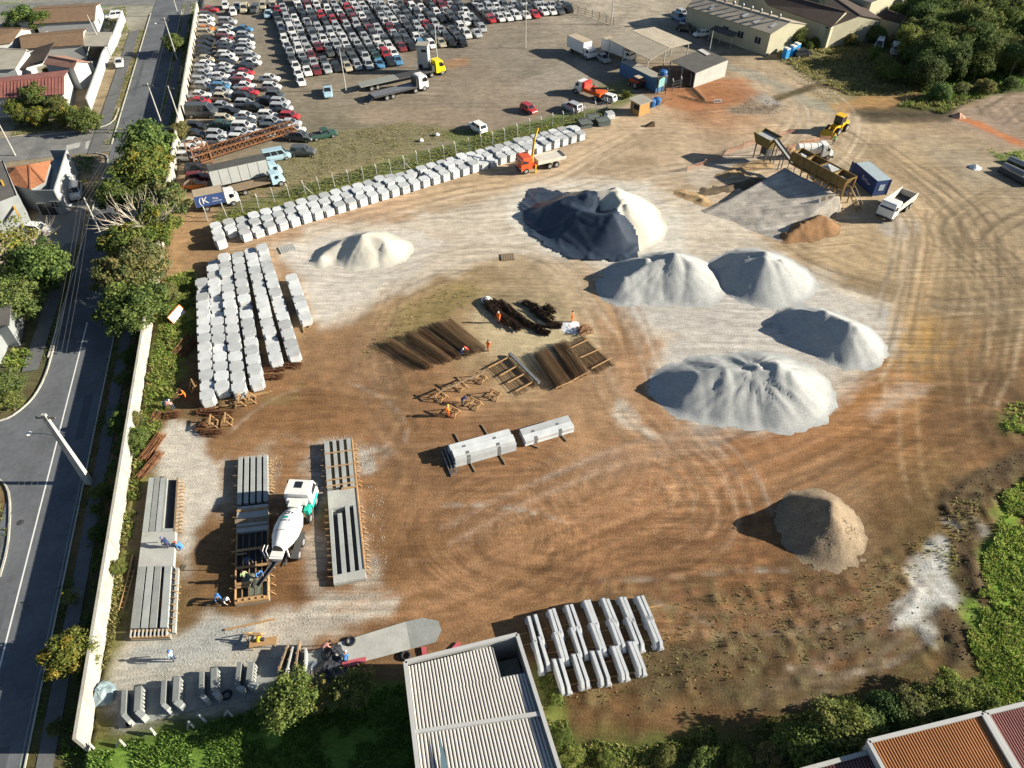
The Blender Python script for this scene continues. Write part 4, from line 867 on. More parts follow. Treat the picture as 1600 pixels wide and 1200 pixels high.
FOOT = MB().box(-.22, .22, -.3, -.12, 0, .2).box(-.22, .22, .12, .3, 0, .2).mesh('forked_foot', M_BEAM)
dirs = []; cs = []
for row, nm in ((bz, 'far'), (bm_, 'middle'), (bl_, 'near')):
    for i, q in enumerate(row):
        A = P(800 + q[0] / 6.667, 930 + q[1] / 6.667, .85); B = P(800 + q[2] / 6.667, 930 + q[3] / 6.667, .85); cs.append(((A + B) / 2, nm, i)); dirs.append(ang(A, B))
da = sum(dirs) / len(dirs)
for c, nm, i in cs:
    t = thing('precast_beam', '%s upright white beam from the left in the %s row of beams' % (ORD[i + 1], nm), 'beam', (c.x, c.y, .08), da + RNG.uniform(-.02, .02), 'upright concrete beams beside the corrugated roof')
    link('web', BEAM, t); link('forked_foot', FOOT, t, (-1.2, 0, 0)); link('forked_foot', FOOT, t, (1.2, 0, 0))
for i, (x0, y0, x1, y1) in enumerate(((60,415,1560,105),(120,520,1610,262),(330,610,1560,455),(385,830,1340,620),(425,972,1395,785))):
    A = P(800 + x0 / 6.667, 930 + y0 / 6.667); B = P(800 + x1 / 6.667, 930 + y1 / 6.667); A.z = B.z = .04
    tag(MB().bar(A, B, .09, .08).obj('timber_batten', M_WOOD), '%s long batten from the far side lying under the upright beams' % ORD[i + 1], 'batten', 'battens under the upright beams')

# ------------------------------------------------------------------ two packs of long concrete panels
def panel_pack(A, B, rows, label, group, L=None, names=''):
    """rows: (offset across, bottom height, width, thickness, shift along)"""
    rz = ang(A, B); L = L or (B - A).length; c = (A + B) / 2
    for i, (oy, z, w, th, sh) in enumerate(rows):
        mb = MB(); mb.box(-L / 2, L / 2, -w / 2, w / 2, 0, th)
        x, y = rot2(sh, oy, rz)
        t = thing('precast_plank', '%s long white panel from the top of the %s' % (ORD[len(rows) - i], label), 'panel', (c.x + x, c.y + y, z), rz + RNG.uniform(-.006, .006), group)
        mb.obj('panel_body', M_SLAB, t)
        for s in (-.28, .22):
            MB().box(s * L - .17, s * L + .17, -w / 2 - .03, -w / 2 + .2, th * .2, th + .015).obj('lifting_recess', M_STEEL, t)
A = P(704, 722); B = P(806, 694)
panel_pack(A, B, [(-.55, .12, .8, .2, 0), (.35, .12, .8, .2, .1), (1.25, .12, .7, .2, -.15), (-.45, .44, .8, .2, .05), (.45, .44, .8, .2, 0), (1.3, .44, .6, .2, -.1), (-.3, .76, .8, .2, .1), (.6, .76, .8, .2, 0), (.0, 1.08, .8, .2, .05), (.85, 1.08, .75, .2, -.05)], 'left pack on the open soil', 'panels of the left pack', 6.6)
A = P(815, 690); B = P(892, 667)
panel_pack(A, B, [(-.45, .12, .82, .22, 0), (.45, .12, .82, .22, .05), (-.45, .46, .82, .22, .05), (.45, .46, .82, .22, 0), (-.45, .8, .82, .22, 0), (.45, .8, .82, .22, .03)], 'right pack on the open soil', 'panels of the right pack', 5.6)
for i, (x0, y0, x1, y1) in enumerate(((711,678,743,738),(753,664,790,726),(817,690,842,700),(870,672,886,690))):
    A = P(x0, y0); B = P(x1, y1); A.z = B.z = .06
    tag(MB().bar(A, B, .16, .12).obj('bearer_timber', M_WOODG), '%s bearer timber from the left under the long panels' % ORD[i + 1], 'timber', 'bearers under the long panels')
for i in range(3):
    A = P(690 + i * 5, 706 - i * 4); B = P(706 + i * 4, 745 - i * 2); A.z = B.z = .12 + .1 * i
    tag(MB().bar(A, B, .14, .14).obj('steel_section', M_STEEL), '%s grey steel section at the end of the left panel pack' % ORD[i + 1], 'steel section', 'steel sections at the panel pack')

# ------------------------------------------------------------------ casting beds with cast strips between timber sides
def bed_frame(c00, c10, c11, c01):
    """local frame: u across (0..1), v along from far (0) to near (1)"""
    a, b, c, d = [P(*q) for q in (c00, c10, c11, c01)]
    return lambda u, v: (a * (1 - u) + b * u) * (1 - v) + (d * (1 - u) + c * u) * v
def bx4(mb, f, u0, u1, v0, v1, z0, z1, mi=0):
    q = [f(u0, v0), f(u1, v0), f(u1, v1), f(u0, v1)]
    return mb.hexa([(p.x, p.y, z0) for p in q], [(p.x, p.y, z1) for p in q], mi)
M_WET = mat('wet_concrete', al('#7d7c68'), .6, .2, 1.5, .4, fine=.1)
M_FRESH = mat('new_concrete', al('#b7b8b2'), .9, .12, 1.0, .15, fine=.08)
M_PIT = mat('mould_floor_dark', (.035, .037, .042), .6, .3, 2.0)  # near-black floor of the gaps and open moulds
M_BRN = mat('form_board', al('#8a6f4c'), .9, .2, 1.5)
def stakes(t, f, side, v0, v1, n, z=.62):
    for i in range(n):
        v = v0 + (v1 - v0) * (i + .5) / n; p = f(side, v); o = 1 if side > .5 else -1
        ox = o * RNG.uniform(.35, .6)
        MB().bar((p.x + o * .06, p.y, z - .05), (p.x + ox, p.y + RNG.uniform(-.08, .08), .02), .06, .05).bar((p.x + o * .05, p.y, z - .08), (p.x + ox * .95, p.y, z - .1), .05, .05).obj('stake', M_WOOD, t)
def bed(name, label, corners, zt, sections, extra=None):
    f = bed_frame(*corners); t = thing(name, label, 'casting bed')
    mb = MB(); bx4(mb, f, 0, 1, 0, 1, -.05, .22); mb.obj('base', M_CONCD, t)
    for kind, v0, v1, arg in sections:
        if kind == 'strips':                                       # cast beams with dark gaps
            k, gap, m, gm = arg; w = (1 - gap * (k - 1)) / k
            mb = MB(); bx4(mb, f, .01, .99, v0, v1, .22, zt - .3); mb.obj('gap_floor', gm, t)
            for i in range(k):
                mb = MB(); bx4(mb, f, i * (w + gap), i * (w + gap) + w, v0, v1, .22, zt + .006 * (i % 2)); mb.obj('cast_strip', m, t)
        elif kind == 'flat':
            mb = MB(); bx4(mb, f, 0, 1, v0, v1, .22, zt + arg[1]); mb.obj('flat_slab', arg[0], t)
        elif kind == 'at':                                         # explicit strips (u0,u1,v0,v1,z,material)
            for u0, u1, a0, a1, z, m, nm in arg:
                mb = MB(); bx4(mb, f, u0, u1, a0, a1, .2, z); mb.obj(nm, m, t)
    return t, f
t, f = bed('casting_bed', 'left casting bed of pale strips beside the boundary wall', ((236,752),(282,752),(268,1000),(206,1002)), .6, [
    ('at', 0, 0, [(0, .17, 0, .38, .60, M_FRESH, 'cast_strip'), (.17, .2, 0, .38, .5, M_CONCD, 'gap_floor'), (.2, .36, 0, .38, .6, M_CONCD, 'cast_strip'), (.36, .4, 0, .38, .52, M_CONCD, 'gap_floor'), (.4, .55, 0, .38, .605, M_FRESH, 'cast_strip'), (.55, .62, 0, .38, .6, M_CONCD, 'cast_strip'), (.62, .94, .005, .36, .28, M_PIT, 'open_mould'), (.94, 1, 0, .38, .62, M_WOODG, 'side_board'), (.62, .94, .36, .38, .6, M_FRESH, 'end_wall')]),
    ('flat', .38, .60, (M_CONC, -.02)),
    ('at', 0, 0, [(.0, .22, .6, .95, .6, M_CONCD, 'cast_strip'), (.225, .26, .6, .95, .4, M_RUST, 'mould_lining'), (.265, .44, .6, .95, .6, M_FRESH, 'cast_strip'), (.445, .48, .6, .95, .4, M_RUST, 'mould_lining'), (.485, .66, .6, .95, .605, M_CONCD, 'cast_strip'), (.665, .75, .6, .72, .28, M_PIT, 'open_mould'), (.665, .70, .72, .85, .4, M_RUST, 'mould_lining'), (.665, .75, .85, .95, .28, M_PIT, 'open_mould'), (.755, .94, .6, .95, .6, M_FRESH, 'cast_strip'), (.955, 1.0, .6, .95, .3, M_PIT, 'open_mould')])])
for k in range(10):
    mb = MB(); bx4(mb, f, .0 + k * .1, .03 + k * .1, .955, .995, .2, .55); mb.obj('end_cell_wall', M_CONC, t)
mb = MB(); bx4(mb, f, 0, 1, .955, .965, .2, .5); mb.obj('end_board', M_WOOD, t)
mb = MB(); bx4(mb, f, 0, 1, .988, .998, .2, .5); mb.obj('end_board', M_WOOD, t)
stakes(t, f, 1, .02, .38, 14); stakes(t, f, 1, .62, .95, 9)
mb = MB(); bx4(mb, f, 1.03, 1.12, .6, .97, 0, .3); mb.obj('side_ledge', M_CONC, t)
t, f = bed('casting_bed', 'middle casting bed being filled beside the mixer truck', ((375,720),(420,716),(422,940),(369,948)), .62, [
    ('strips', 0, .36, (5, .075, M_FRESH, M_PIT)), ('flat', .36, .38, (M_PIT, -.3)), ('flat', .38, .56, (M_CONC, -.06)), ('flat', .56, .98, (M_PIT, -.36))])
for u0, u1, v0, v1, z0, z1, m, nm in ((0, 1, .405, .42, .56, .66, M_WOOD, 'plank'), (-.05, 1, .47, .5, .56, .63, M_WOODG, 'plank'), (0, 1, .52, .53, .56, .6, M_WOODG, 'plank'),
      (0, .03, .56, .98, .22, .66, M_WOOD, 'side_board'), (.97, 1, .56, .98, .22, .66, M_WOOD, 'side_board'), (0, 1, .675, .69, .6, .68, M_WOOD, 'cross_brace'), (0, .35, .70, .712, .58, .64, M_WOODG, 'cross_brace'), (0, 1, .785, .80, .6, .68, M_WOOD, 'cross_brace'), (.02, .5, .885, .90, .6, .68, M_WOOD, 'cross_brace'),
      (.0, .45, .905, .917, .6, .66, M_WOOD, 'cross_brace'), (.75, 1, .885, .897, .6, .66, M_WOOD, 'cross_brace'), (0, 1, .97, 1.0, .22, .5, M_WOOD, 'end_board'), (.19, .215, .57, .97, .24, .5, M_BRN, 'mould_divider'), (.39, .415, .57, .97, .24, .5, M_BRN, 'mould_divider'), (.59, .615, .57, .97, .24, .5, M_BRN, 'mould_divider'), (.79, .815, .57, .97, .24, .5, M_BRN, 'mould_divider'),
      (.42, .59, .88, .965, .24, .47, M_WET, 'wet_fill'), (.62, .79, .86, .965, .24, .47, M_WET, 'wet_fill'), (.82, .96, .9, .965, .24, .45, M_WET, 'wet_fill')):
    mb = MB(); bx4(mb, f, u0, u1, v0, v1, z0, z1); mb.obj(nm, m, t)
q = f(.52, .86); mb = MB()
for k in range(9): mb.sph((q.x + RNG.uniform(-.6, .7), q.y + RNG.uniform(-.7, .6), .42), RNG.uniform(.25, .5), 0, 8, 5, .45)
mb.obj('poured_heap', M_WET, t, smooth=True)
for k in range(5):
    q = f(.1 + .19 * k, .985); MB().box(q.x - .05, q.x + .05, q.y - .1, q.y + .1, .5, .58).obj('end_block', M_WOOD, t)
stakes(t, f, 1, .02, .4, 16); stakes(t, f, 0, .03, .95, 12); stakes(t, f, 1, .62, .98, 7)
t, f = bed('casting_bed', 'right casting bed with crossed ties and three dark channels', ((508,696),(551,690),(573,907),(523,917)), .64, [
    ('at', 0, 0, [(0, .17, 0, .37, .64, M_FRESH, 'cast_strip'), (.175, .295, 0, .37, .5, M_BRN, 'form_board'), (.3, .42, 0, .37, .64, M_FRESH, 'cast_strip'), (.425, .535, 0, .37, .5, M_BRN, 'form_board'), (.54, .68, 0, .385, .65, M_FRESH, 'cast_strip'), (.685, .795, 0, .385, .5, M_BRN, 'form_board'), (.8, .96, 0, .385, .64, M_FRESH, 'cast_strip')]),
    ('flat', .39, .52, (M_CONC, -.04)),
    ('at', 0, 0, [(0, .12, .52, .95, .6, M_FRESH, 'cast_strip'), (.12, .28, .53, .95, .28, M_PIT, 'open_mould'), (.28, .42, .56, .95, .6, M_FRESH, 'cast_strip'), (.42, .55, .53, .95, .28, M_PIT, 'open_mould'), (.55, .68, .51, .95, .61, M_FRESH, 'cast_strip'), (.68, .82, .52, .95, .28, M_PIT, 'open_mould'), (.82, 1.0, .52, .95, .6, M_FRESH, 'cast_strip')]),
    ('flat', .95, 1.0, (M_CONC, -.1))])
for v in (.1, .21, .31, .355):
    mb = MB(); bx4(mb, f, -.02, 1.1, v, v + .008, .66, .71); mb.obj('cross_tie', M_WOOD, t)
mb = MB(); bx4(mb, f, .98, 1.02, 0, .95, .1, .67); mb.obj('side_board', M_WOOD, t)
mb = MB(); bx4(mb, f, .48, 1.0, .385, .397, .3, .7); mb.obj('end_board', M_WOOD, t)
stakes(t, f, 1, .02, .38, 10); stakes(t, f, 1, .5, .98, 13); stakes(t, f, 0, .0, .38, 9); stakes(t, f, 0, .5, .98, 11)
# bent wall units standing in pairs at the bottom left
lp = [((194,1078),(192,1115),(202,1126)),((216,1072),(214,1110),(224,1119)),((256,1062),(254,1099),(263,1107)),((276,1057),(274,1095),(284,1102)),((315,1049),(314,1085),(324,1094)),((334,1043),(334,1080),(342,1088)),((374,1034),(370,1072),(381,1076)),((392,1034),(388,1067),(401,1071))]
for i, tri in enumerate(lp):
    a_, b_, c_ = [P(*q, .95) for q in tri]; o = Vector((b_.x, b_.y, 0)); fr = [(q - o) for q in (a_, b_, c_)]
    t = thing('bent_wall_unit', '%s upright grey bent concrete unit from the left, at the bottom of the yard' % ORD[i + 1], 'wall unit', o, 0, 'bent concrete units in pairs')
    th = .46 if i % 2 else .34
    MB().bar((fr[0].x, fr[0].y, .48), (fr[1].x, fr[1].y, .48), th, .95).obj('long_leg', mat('dark_cast_concrete', al('#8d8f8a'), .9, .18, .8, .2, fine=.1), t)
    MB().bar((fr[1].x, fr[1].y, .46), (fr[2].x, fr[2].y, .46), th * .96, .9).obj('short_leg', M_FRESH, t)
    if i % 2:
        for k in range(6):
            p = fr[0].lerp(fr[1], .1 + k * .16); MB().box(p.x + th / 2 - .02, p.x + th / 2 + .12, p.y - .07, p.y + .07, .15, .7).obj('rib', M_CONC, t)
sheet('concrete_pad', [P(*q) for q in ((528,1005),(634,972),(642,1015),(590,1029),(534,1043))], .10, M_CONC)
sheet('concrete_pad', [P(*q) for q in ((634,972),(662,966),(685,971),(690,986),(681,1004),(642,1015))], .09, M_CONCD)
sheet('concrete_pad', [P(*q) for q in ((184,1094),(440,1031),(527,1007),(531,1041),(400,1085),(186,1140))], .06, M_CONCD)
# ------------------------------------------------------------------ cars
CC = {'w': (.60, .60, .59), 's': (.34, .355, .37), 'g': (.075, .082, .085), 'k': (.022, .024, .026), 'r': (.36, .03, .035), 'b': (.07, .19, .33), 'm': (.16, .028, .03), 'o': (.55, .17, .03), 'y': (.42, .38, .28), 'n': (.03, .075, .06), 'l': (.33, .48, .56)}
CN = {'w': 'white', 's': 'silver', 'g': 'dark grey', 'k': 'black', 'r': 'red', 'b': 'blue', 'm': 'maroon', 'o': 'orange', 'y': 'beige', 'n': 'dark green', 'l': 'light blue'}
M_LAMP = mat('lamp_glass', (.7, .7, .68), .2, 0, spec=.6); M_RIM = mat('wheel_rim', (.35, .35, .36), .4, .1, metal=.5); M_TAIL = mat('tail_lamp', (.35, .02, .02), .3, 0)
def wheel_mesh(r, w):
    return MB().cyl((0, -w / 2, 0), (0, w / 2, 0), r, r, 14, 0).cyl((0, -w / 2 - .012, 0), (0, w / 2 + .012, 0), r * .58, r * .58, 10, 1).mesh('wheel', [M_BLACK, M_RIM])
def car_meshes(kind):
    D = {'hatch': (3.75, .82, 1.46, (-1.8, -1.45), (1.0, .35), .9), 'sedan': (4.3, .84, 1.42, (-1.35, -.8), (1.1, .3), .88), 'suv': (4.3, .9, 1.68, (-2.05, -1.75), (1.1, .5), 1.02), 'van': (4.6, .9, 1.95, (-2.25, -2.15), (1.75, 1.1), 1.0), 'pickup': (4.9, .88, 1.65, (-.5, -.25), (1.25, .6), 1.0), 'beetle': (4.0, .72, 1.48, (-1.5, -.5), (.85, .3), .88)}[kind]
    L, w, H, (b0, t0), (b1, t1), belt = D; h = L / 2; rear = belt - (.04 if kind in ('sedan', 'beetle') else 0)
    mb = MB(); sec = lambda x, ww, zb, zt: [(x, -ww * .92, zb), (x, -ww, (zb + zt) * .5), (x, -ww * .93, zt - .03), (x, -ww * .8, zt), (x, ww * .8, zt), (x, ww * .93, zt - .03), (x, ww, (zb + zt) * .5), (x, ww * .92, zb)]
    nose = .68 if kind != 'suv' else .82
    if kind == 'van': nose = .85
    mb.loft([sec(-h, w * .86, .42, rear - .12), sec(-h + .14, w * .97, .3, rear), sec(-h * .6, w, .24, rear), sec(0, w, .24, belt), sec(b1, w, .24, belt), sec(h - .35, w * .96, .26, (belt + nose) * .5 + .05), sec(h - .06, w * .88, .3, nose), sec(h, w * .78, .36, nose - .12)])
    wt = w * .74; wb = w * .9
    gb = [(b0, -wb, belt - .02), (b1, -wb, belt - .02), (b1, wb, belt - .02), (b0, wb, belt - .02)]; gt = [(t0, -wt, H), (t1, -wt, H), (t1, wt, H), (t0, wt, H)]
    mb.hexa(gb, gt)
    if kind == 'pickup': mb.box(-h + .12, -.6, -w * .8, w * .8, belt - .01, belt + .012, 1)
    for s in (-1, 1): mb.box(b1 - .28, b1 - .12, s * w - .02 if s > 0 else -w - .14, w + .14 if s > 0 else -w + .02, belt, belt + .12)
    body = mb.mesh('body', [M_PAINT, M_DARK])
    def pane(q, off, i0=.1, i1=.14):
        a, b, c, d = [Vector(p) for p in q]; n = (b - a).cross(d - a).normalized() * off
        f = lambda u, v: (a * (1 - u) + b * u) * (1 - v) + (d * (1 - u) + c * u) * v + n
        return [f(i0, i1), f(1 - i0, i1), f(1 - i0, 1 - i1), f(i0, 1 - i1)]
    def win(name, quads):
        mb = MB()
        for q in quads: mb.add(q, [(0, 1, 2, 3)])
        return mb.mesh(name, M_GLASS)
    fr = win('windscreen', [pane([gb[1], gb[2], gt[2], gt[1]], .012, .07, .08)])
    re = win('rear_window', [pane([gb[3], gb[0], gt[0], gt[3]], .012, .09, .12)])
    def side(s):
        y0, y1 = (gb[0], gb[1], gt[1], gt[0]), (gb[2], gb[3], gt[3], gt[2])
        a, b, c, d = [Vector(p) for p in (y0 if s < 0 else y1)]
        qs = []
        for u0, u1 in ((.06, .48), (.53, .93)) if kind != 'van' else ((.05, .34), (.37, .64), (.67, .93)):
            f = lambda u, v: (a * (1 - u) + b * u) * (1 - v) + (d * (1 - u) + c * u) * v
            n = (b - a).cross(d - a).normalized() * .012
            qs.append([f(u0, .16) + n, f(u1, .16) + n, f(u1, .86) + n, f(u0, .86) + n])
        return win('side_window', qs)
    hl = MB().box(h - .2, h - .015, -.17, .17, nose - .2, nose - .05).mesh('headlight', M_LAMP)
    tl = MB().box(-h - .012, -h + .12, -.1, .1, rear - .35, rear - .13).mesh('tail_light', M_TAIL)
    wm = wheel_mesh(.31 if kind in ('hatch', 'sedan', 'beetle') else .36, .2)
    ax = h * .62
    P_ = [('body', body, (0, 0, 0), True), ('windscreen', fr, (0, 0, 0), 0), ('rear_window', re, (0, 0, 0), 0), ('side_window', side(-1), (0, 0, 0), 0), ('side_window', side(1), (0, 0, 0), 0)]
    P_ += [('wheel', wm, (sx * ax, sy * (w - .08), .31 if wm else .3), 0) for sx in (-1, 1) for sy in (-1, 1)]
    P_ += [('headlight', hl, (0, sy * w * .58, 0), 0) for sy in (-1, 1)] + [('tail_light', tl, (0, sy * w * .68, 0), 0) for sy in (-1, 1)]
    return P_
CARM = {k: car_meshes(k) for k in ('hatch', 'sedan', 'suv', 'van', 'pickup', 'beetle')}
NAMES = {'hatch': ('hatchback', 'car'), 'sedan': ('sedan_car', 'car'), 'suv': ('sport_utility_car', 'car'), 'van': ('van', 'van'), 'pickup': ('pickup_truck', 'pickup'), 'beetle': ('old_round_car', 'car')}
KW = {'hatch': 'hatchback', 'sedan': 'sedan', 'suv': 'SUV', 'van': 'van', 'pickup': 'pickup', 'beetle': 'rounded old car'}
def car(kind, c, loc, rz, label, group=None, lights=True, sc_=1.0, z=0.0):
    nm, cat = NAMES[kind]; t = thing(nm, label, cat, (loc[0], loc[1], z), rz, group)
    if sc_ != 1: t.scale = (sc_, sc_, sc_)
    v = RNG.uniform(.88, 1.1)
    for n_, me, l, paint_ in CARM[kind][:None if lights else 9]:
        o = link(n_, me, t, l)
        if paint_: o.color = (*[min(.7, x * v) for x in CC[c]], 1)
    return t
# the big block: lines of cars facing the camera
FRONTS = [((472,132),'wwwgswwgs'),((483,115),'wgsbwwwgsr'),((497,114),'msmssgswbk'),((514,111),'sggmsggskr'),((529,109),'ksgswsskgw'),((545,108),'yggswsbkrs'),((561,106),'sggwwssrgw'),((579,105),'ssgssksmws'),((597,103),'bngssksmgr'),((612,100),'krwwgmgwsw'),((625,98),'bwwgsskgsw'),
  ((632,77),'mgsmwsgs'),((646,76),'kggkwss'),((661,73),'bwkgsgsw'),((677,73),'wgsskgk'),((692,71),'ygkrsgw'),((708,70),'kgssgkw'),((727,70),'kggskwg'),((733,57),'wwkgsmr'),((749,56),'sgwsks'),((757,48),'sgswg'),((771,33),'rgsr'),((785,32),'wssg'),((797,30),'wswk'),((811,28),'wsgs'),((826,27),'wksw'),((840,25),'rgsk'),((855,22),'wsg'),((867,21),'wss'),((878,20),'gsw'),((893,17),'ksw')]
cdv = Vector((.339, -.941, 0)); crz = math.atan2(cdv.y, cdv.x); ncar = 0
for ci, (fp, s) in enumerate(FRONTS):
    A = P(*fp, .7)
    for i in range(14):
        q = A - cdv * (4.28 * i + 2.0) + Vector((RNG.uniform(-.12, .12), RNG.uniform(-.2, .2), 0))
        if q.y > 197: break
        if RNG.random() < .025 and i: continue
        c = s[i] if i < len(s) else RNG.choice('wwwssssgggkkm'); kind = RNG.choices(('hatch', 'sedan', 'suv', 'pickup'), (5, 6, 1.8, 1.0))[0]
        if c in 'rb' and i and RNG.random() < .6: c = RNG.choice('sgw')
        if ci == 1 and i == 6: kind = 'van'
        car(kind, c, q, crz + RNG.uniform(-.04, .04), '%s %s, %s in the %s line from the left of the big car block' % (CN[c], KW[kind], ORD[i + 1], ordn(ci + 1)), 'cars parked in the big block', False); ncar += 1
# the side block along the wall: cars turned to the right
LB = {'first': '327,14,r 322,22,g 322,28,w 322,36,w 320,44,o 322,51,y 322,60,k 320,68,k 318,76,k 318,83,k 320,91,y 320,99,w 317,106,s 318,114,s 313,124,s 318,133,s 311,147,w 310,157,r 306,196,k 304,208,k 301,221,w 296,232,w 292,243,w',
      'second': '355,33,s 355,43,w 352,51,w 350,58,m 352,65,w 354,71,g 352,77,k 352,84,w 357,90,w 353,97,k 350,103,w 350,110,s 342,118,w 345,127,s 345,134,b 345,142,s 348,151,y 345,164,s 357,172,k 350,184,y 345,193,n 338,208,s 338,218,s',
      'third': '380,44,b 382,54,s 382,60,k 384,66,w 384,72,s 380,80,s 392,87,s 392,96,w 381,104,k 380,112,r 378,119,w 376,126,m 382,133,w 386,143,r 380,151,k 382,160,s 396,166,k 382,180,w 384,188,g 380,197,w 376,206,s 372,215,w',
      'fourth': '420,121,w 424,134,w 430,147,g 416,156,k 437,158,s 439,168,s 418,178,w 424,188,s 452,180,r 420,198,g 452,191,s 458,201,w 412,209,w 440,174,k'}
for cn, txt in LB.items():
    for i, e in enumerate(txt.split()):
        x, y, c = e.split(','); q = P(float(x), float(y), .8); kind = RNG.choices(('hatch', 'sedan', 'suv'), (5, 5, 1))[0]
        car(kind, c, q, -.06 + RNG.uniform(-.07, .07), '%s %s, %s from the far end, %s column of the side block' % (CN[c], KW[kind], ordn(i + 1), cn), 'cars packed along the wall', False)
for px, py, c, kind, rz, lb in ((352,8,'w','hatch',-1.3,'white hatchback at the left end of the far row'),(364,18,'w','hatch',-1.25,'white hatchback parked askew in front of the far row'),(370,9,'s','sedan',-1.4,'silver sedan second in the far row'),(382,13,'y','suv',-1.45,'beige tall car in the far row'),(398,14,'g','suv',-1.5,'dark grey tall car in the far row'),
      (411,8,'y','hatch',-1.4,'beige hatchback at the back of the far row'),(427,8,'y','hatch',-1.4,'pale beige hatchback beside the back fence'),(419,21,'l','sedan',-1.45,'light blue sedan alone before the far row'),(434,15,'r','hatch',-1.4,'bright red hatchback near the first line of the big block')):
    car(kind, c, P(px, py, .7), rz, lb, 'cars in the far row', False)
for px, py, c, kind, fx, fy, lb, z, ln in ((512,142,'l','pickup',513,152,'small blue-grey pickup standing alone before the big car block',0,1),(746,198,'w','suv',738,193,'white tall car alone on the grass strip of the lot',0,1),(826,169,'r','hatch',834,173,'red hatchback alone on the open lot',0,1),(894,167,'s','suv',884,163,'silver tall car near the post fence',0,1),
      (949,152,'w','hatch',939,149,'white hatchback next to the recovery truck',0,1),(942,90,'s','sedan',951,96,'silver sedan between the two white box trucks',0,1),(1060,27,'b','suv',1070,32,'dark blue car in the shade of the cream warehouse',0,1),(1072,44,'k','suv',1084,46,'black car beside the warehouse wall',0,1),(1096,52,'w','hatch',1086,53,'white hatchback parked by the warehouse porch',0,1),
      (1066,20,'s','hatch',1074,24,'silver car farthest along the warehouse wall',0,1),(118,299,'w','suv',117,310,'white tall car on the shaded lawn beside the tiled house',RZ,1),(60,357,'w','hatch',70,358,'white hatchback at the forecourt under the trees',RZ,1),(186,97,'w','sedan',186,105,'white sedan parked outside the long white garden wall',RZ,1),
      (178,24,'w','suv',170,25,'white car in the driveway of the far brown roofed house',RZ,1),(505,209,'n','pickup',520,206,'dark green pickup at the end of the rusty lattice',0,1),(468,213,'g','pickup',480,214,'grey pickup wreck beside the dark green pickup',0,1),(473,236,'g','suv',488,236,'dark grey estate car behind the light blue van',0,1),
      (432,243,'l','van',448,240,'light blue and white old van beside the silver box truck',0,1),(316,176,'g','van',332,176,'grey panel van wreck among the cars by the wall',0,1.25),(303,288,'o','beetle',314,287,'faded orange rounded old car behind the blue van body',0,1),(308,276,'m','hatch',318,275,'dark red wreck in the shade of the silver box truck',0,1),
      (306,262,'k','hatch',316,261,'black wreck beneath the end of the rusty lattice',0,1),(1254,83,'k','suv',1262,82,'dark car with white roof beside the blue toilet cabins',0,1),(1374,70,'w','van',1371,77,'white van half hidden in the scrub',0,1)):
    A = P(px, py, z + .7); B = P(fx, fy, z + .7); car(kind, c, A, ang(A, B), lb, None, True, ln, z)

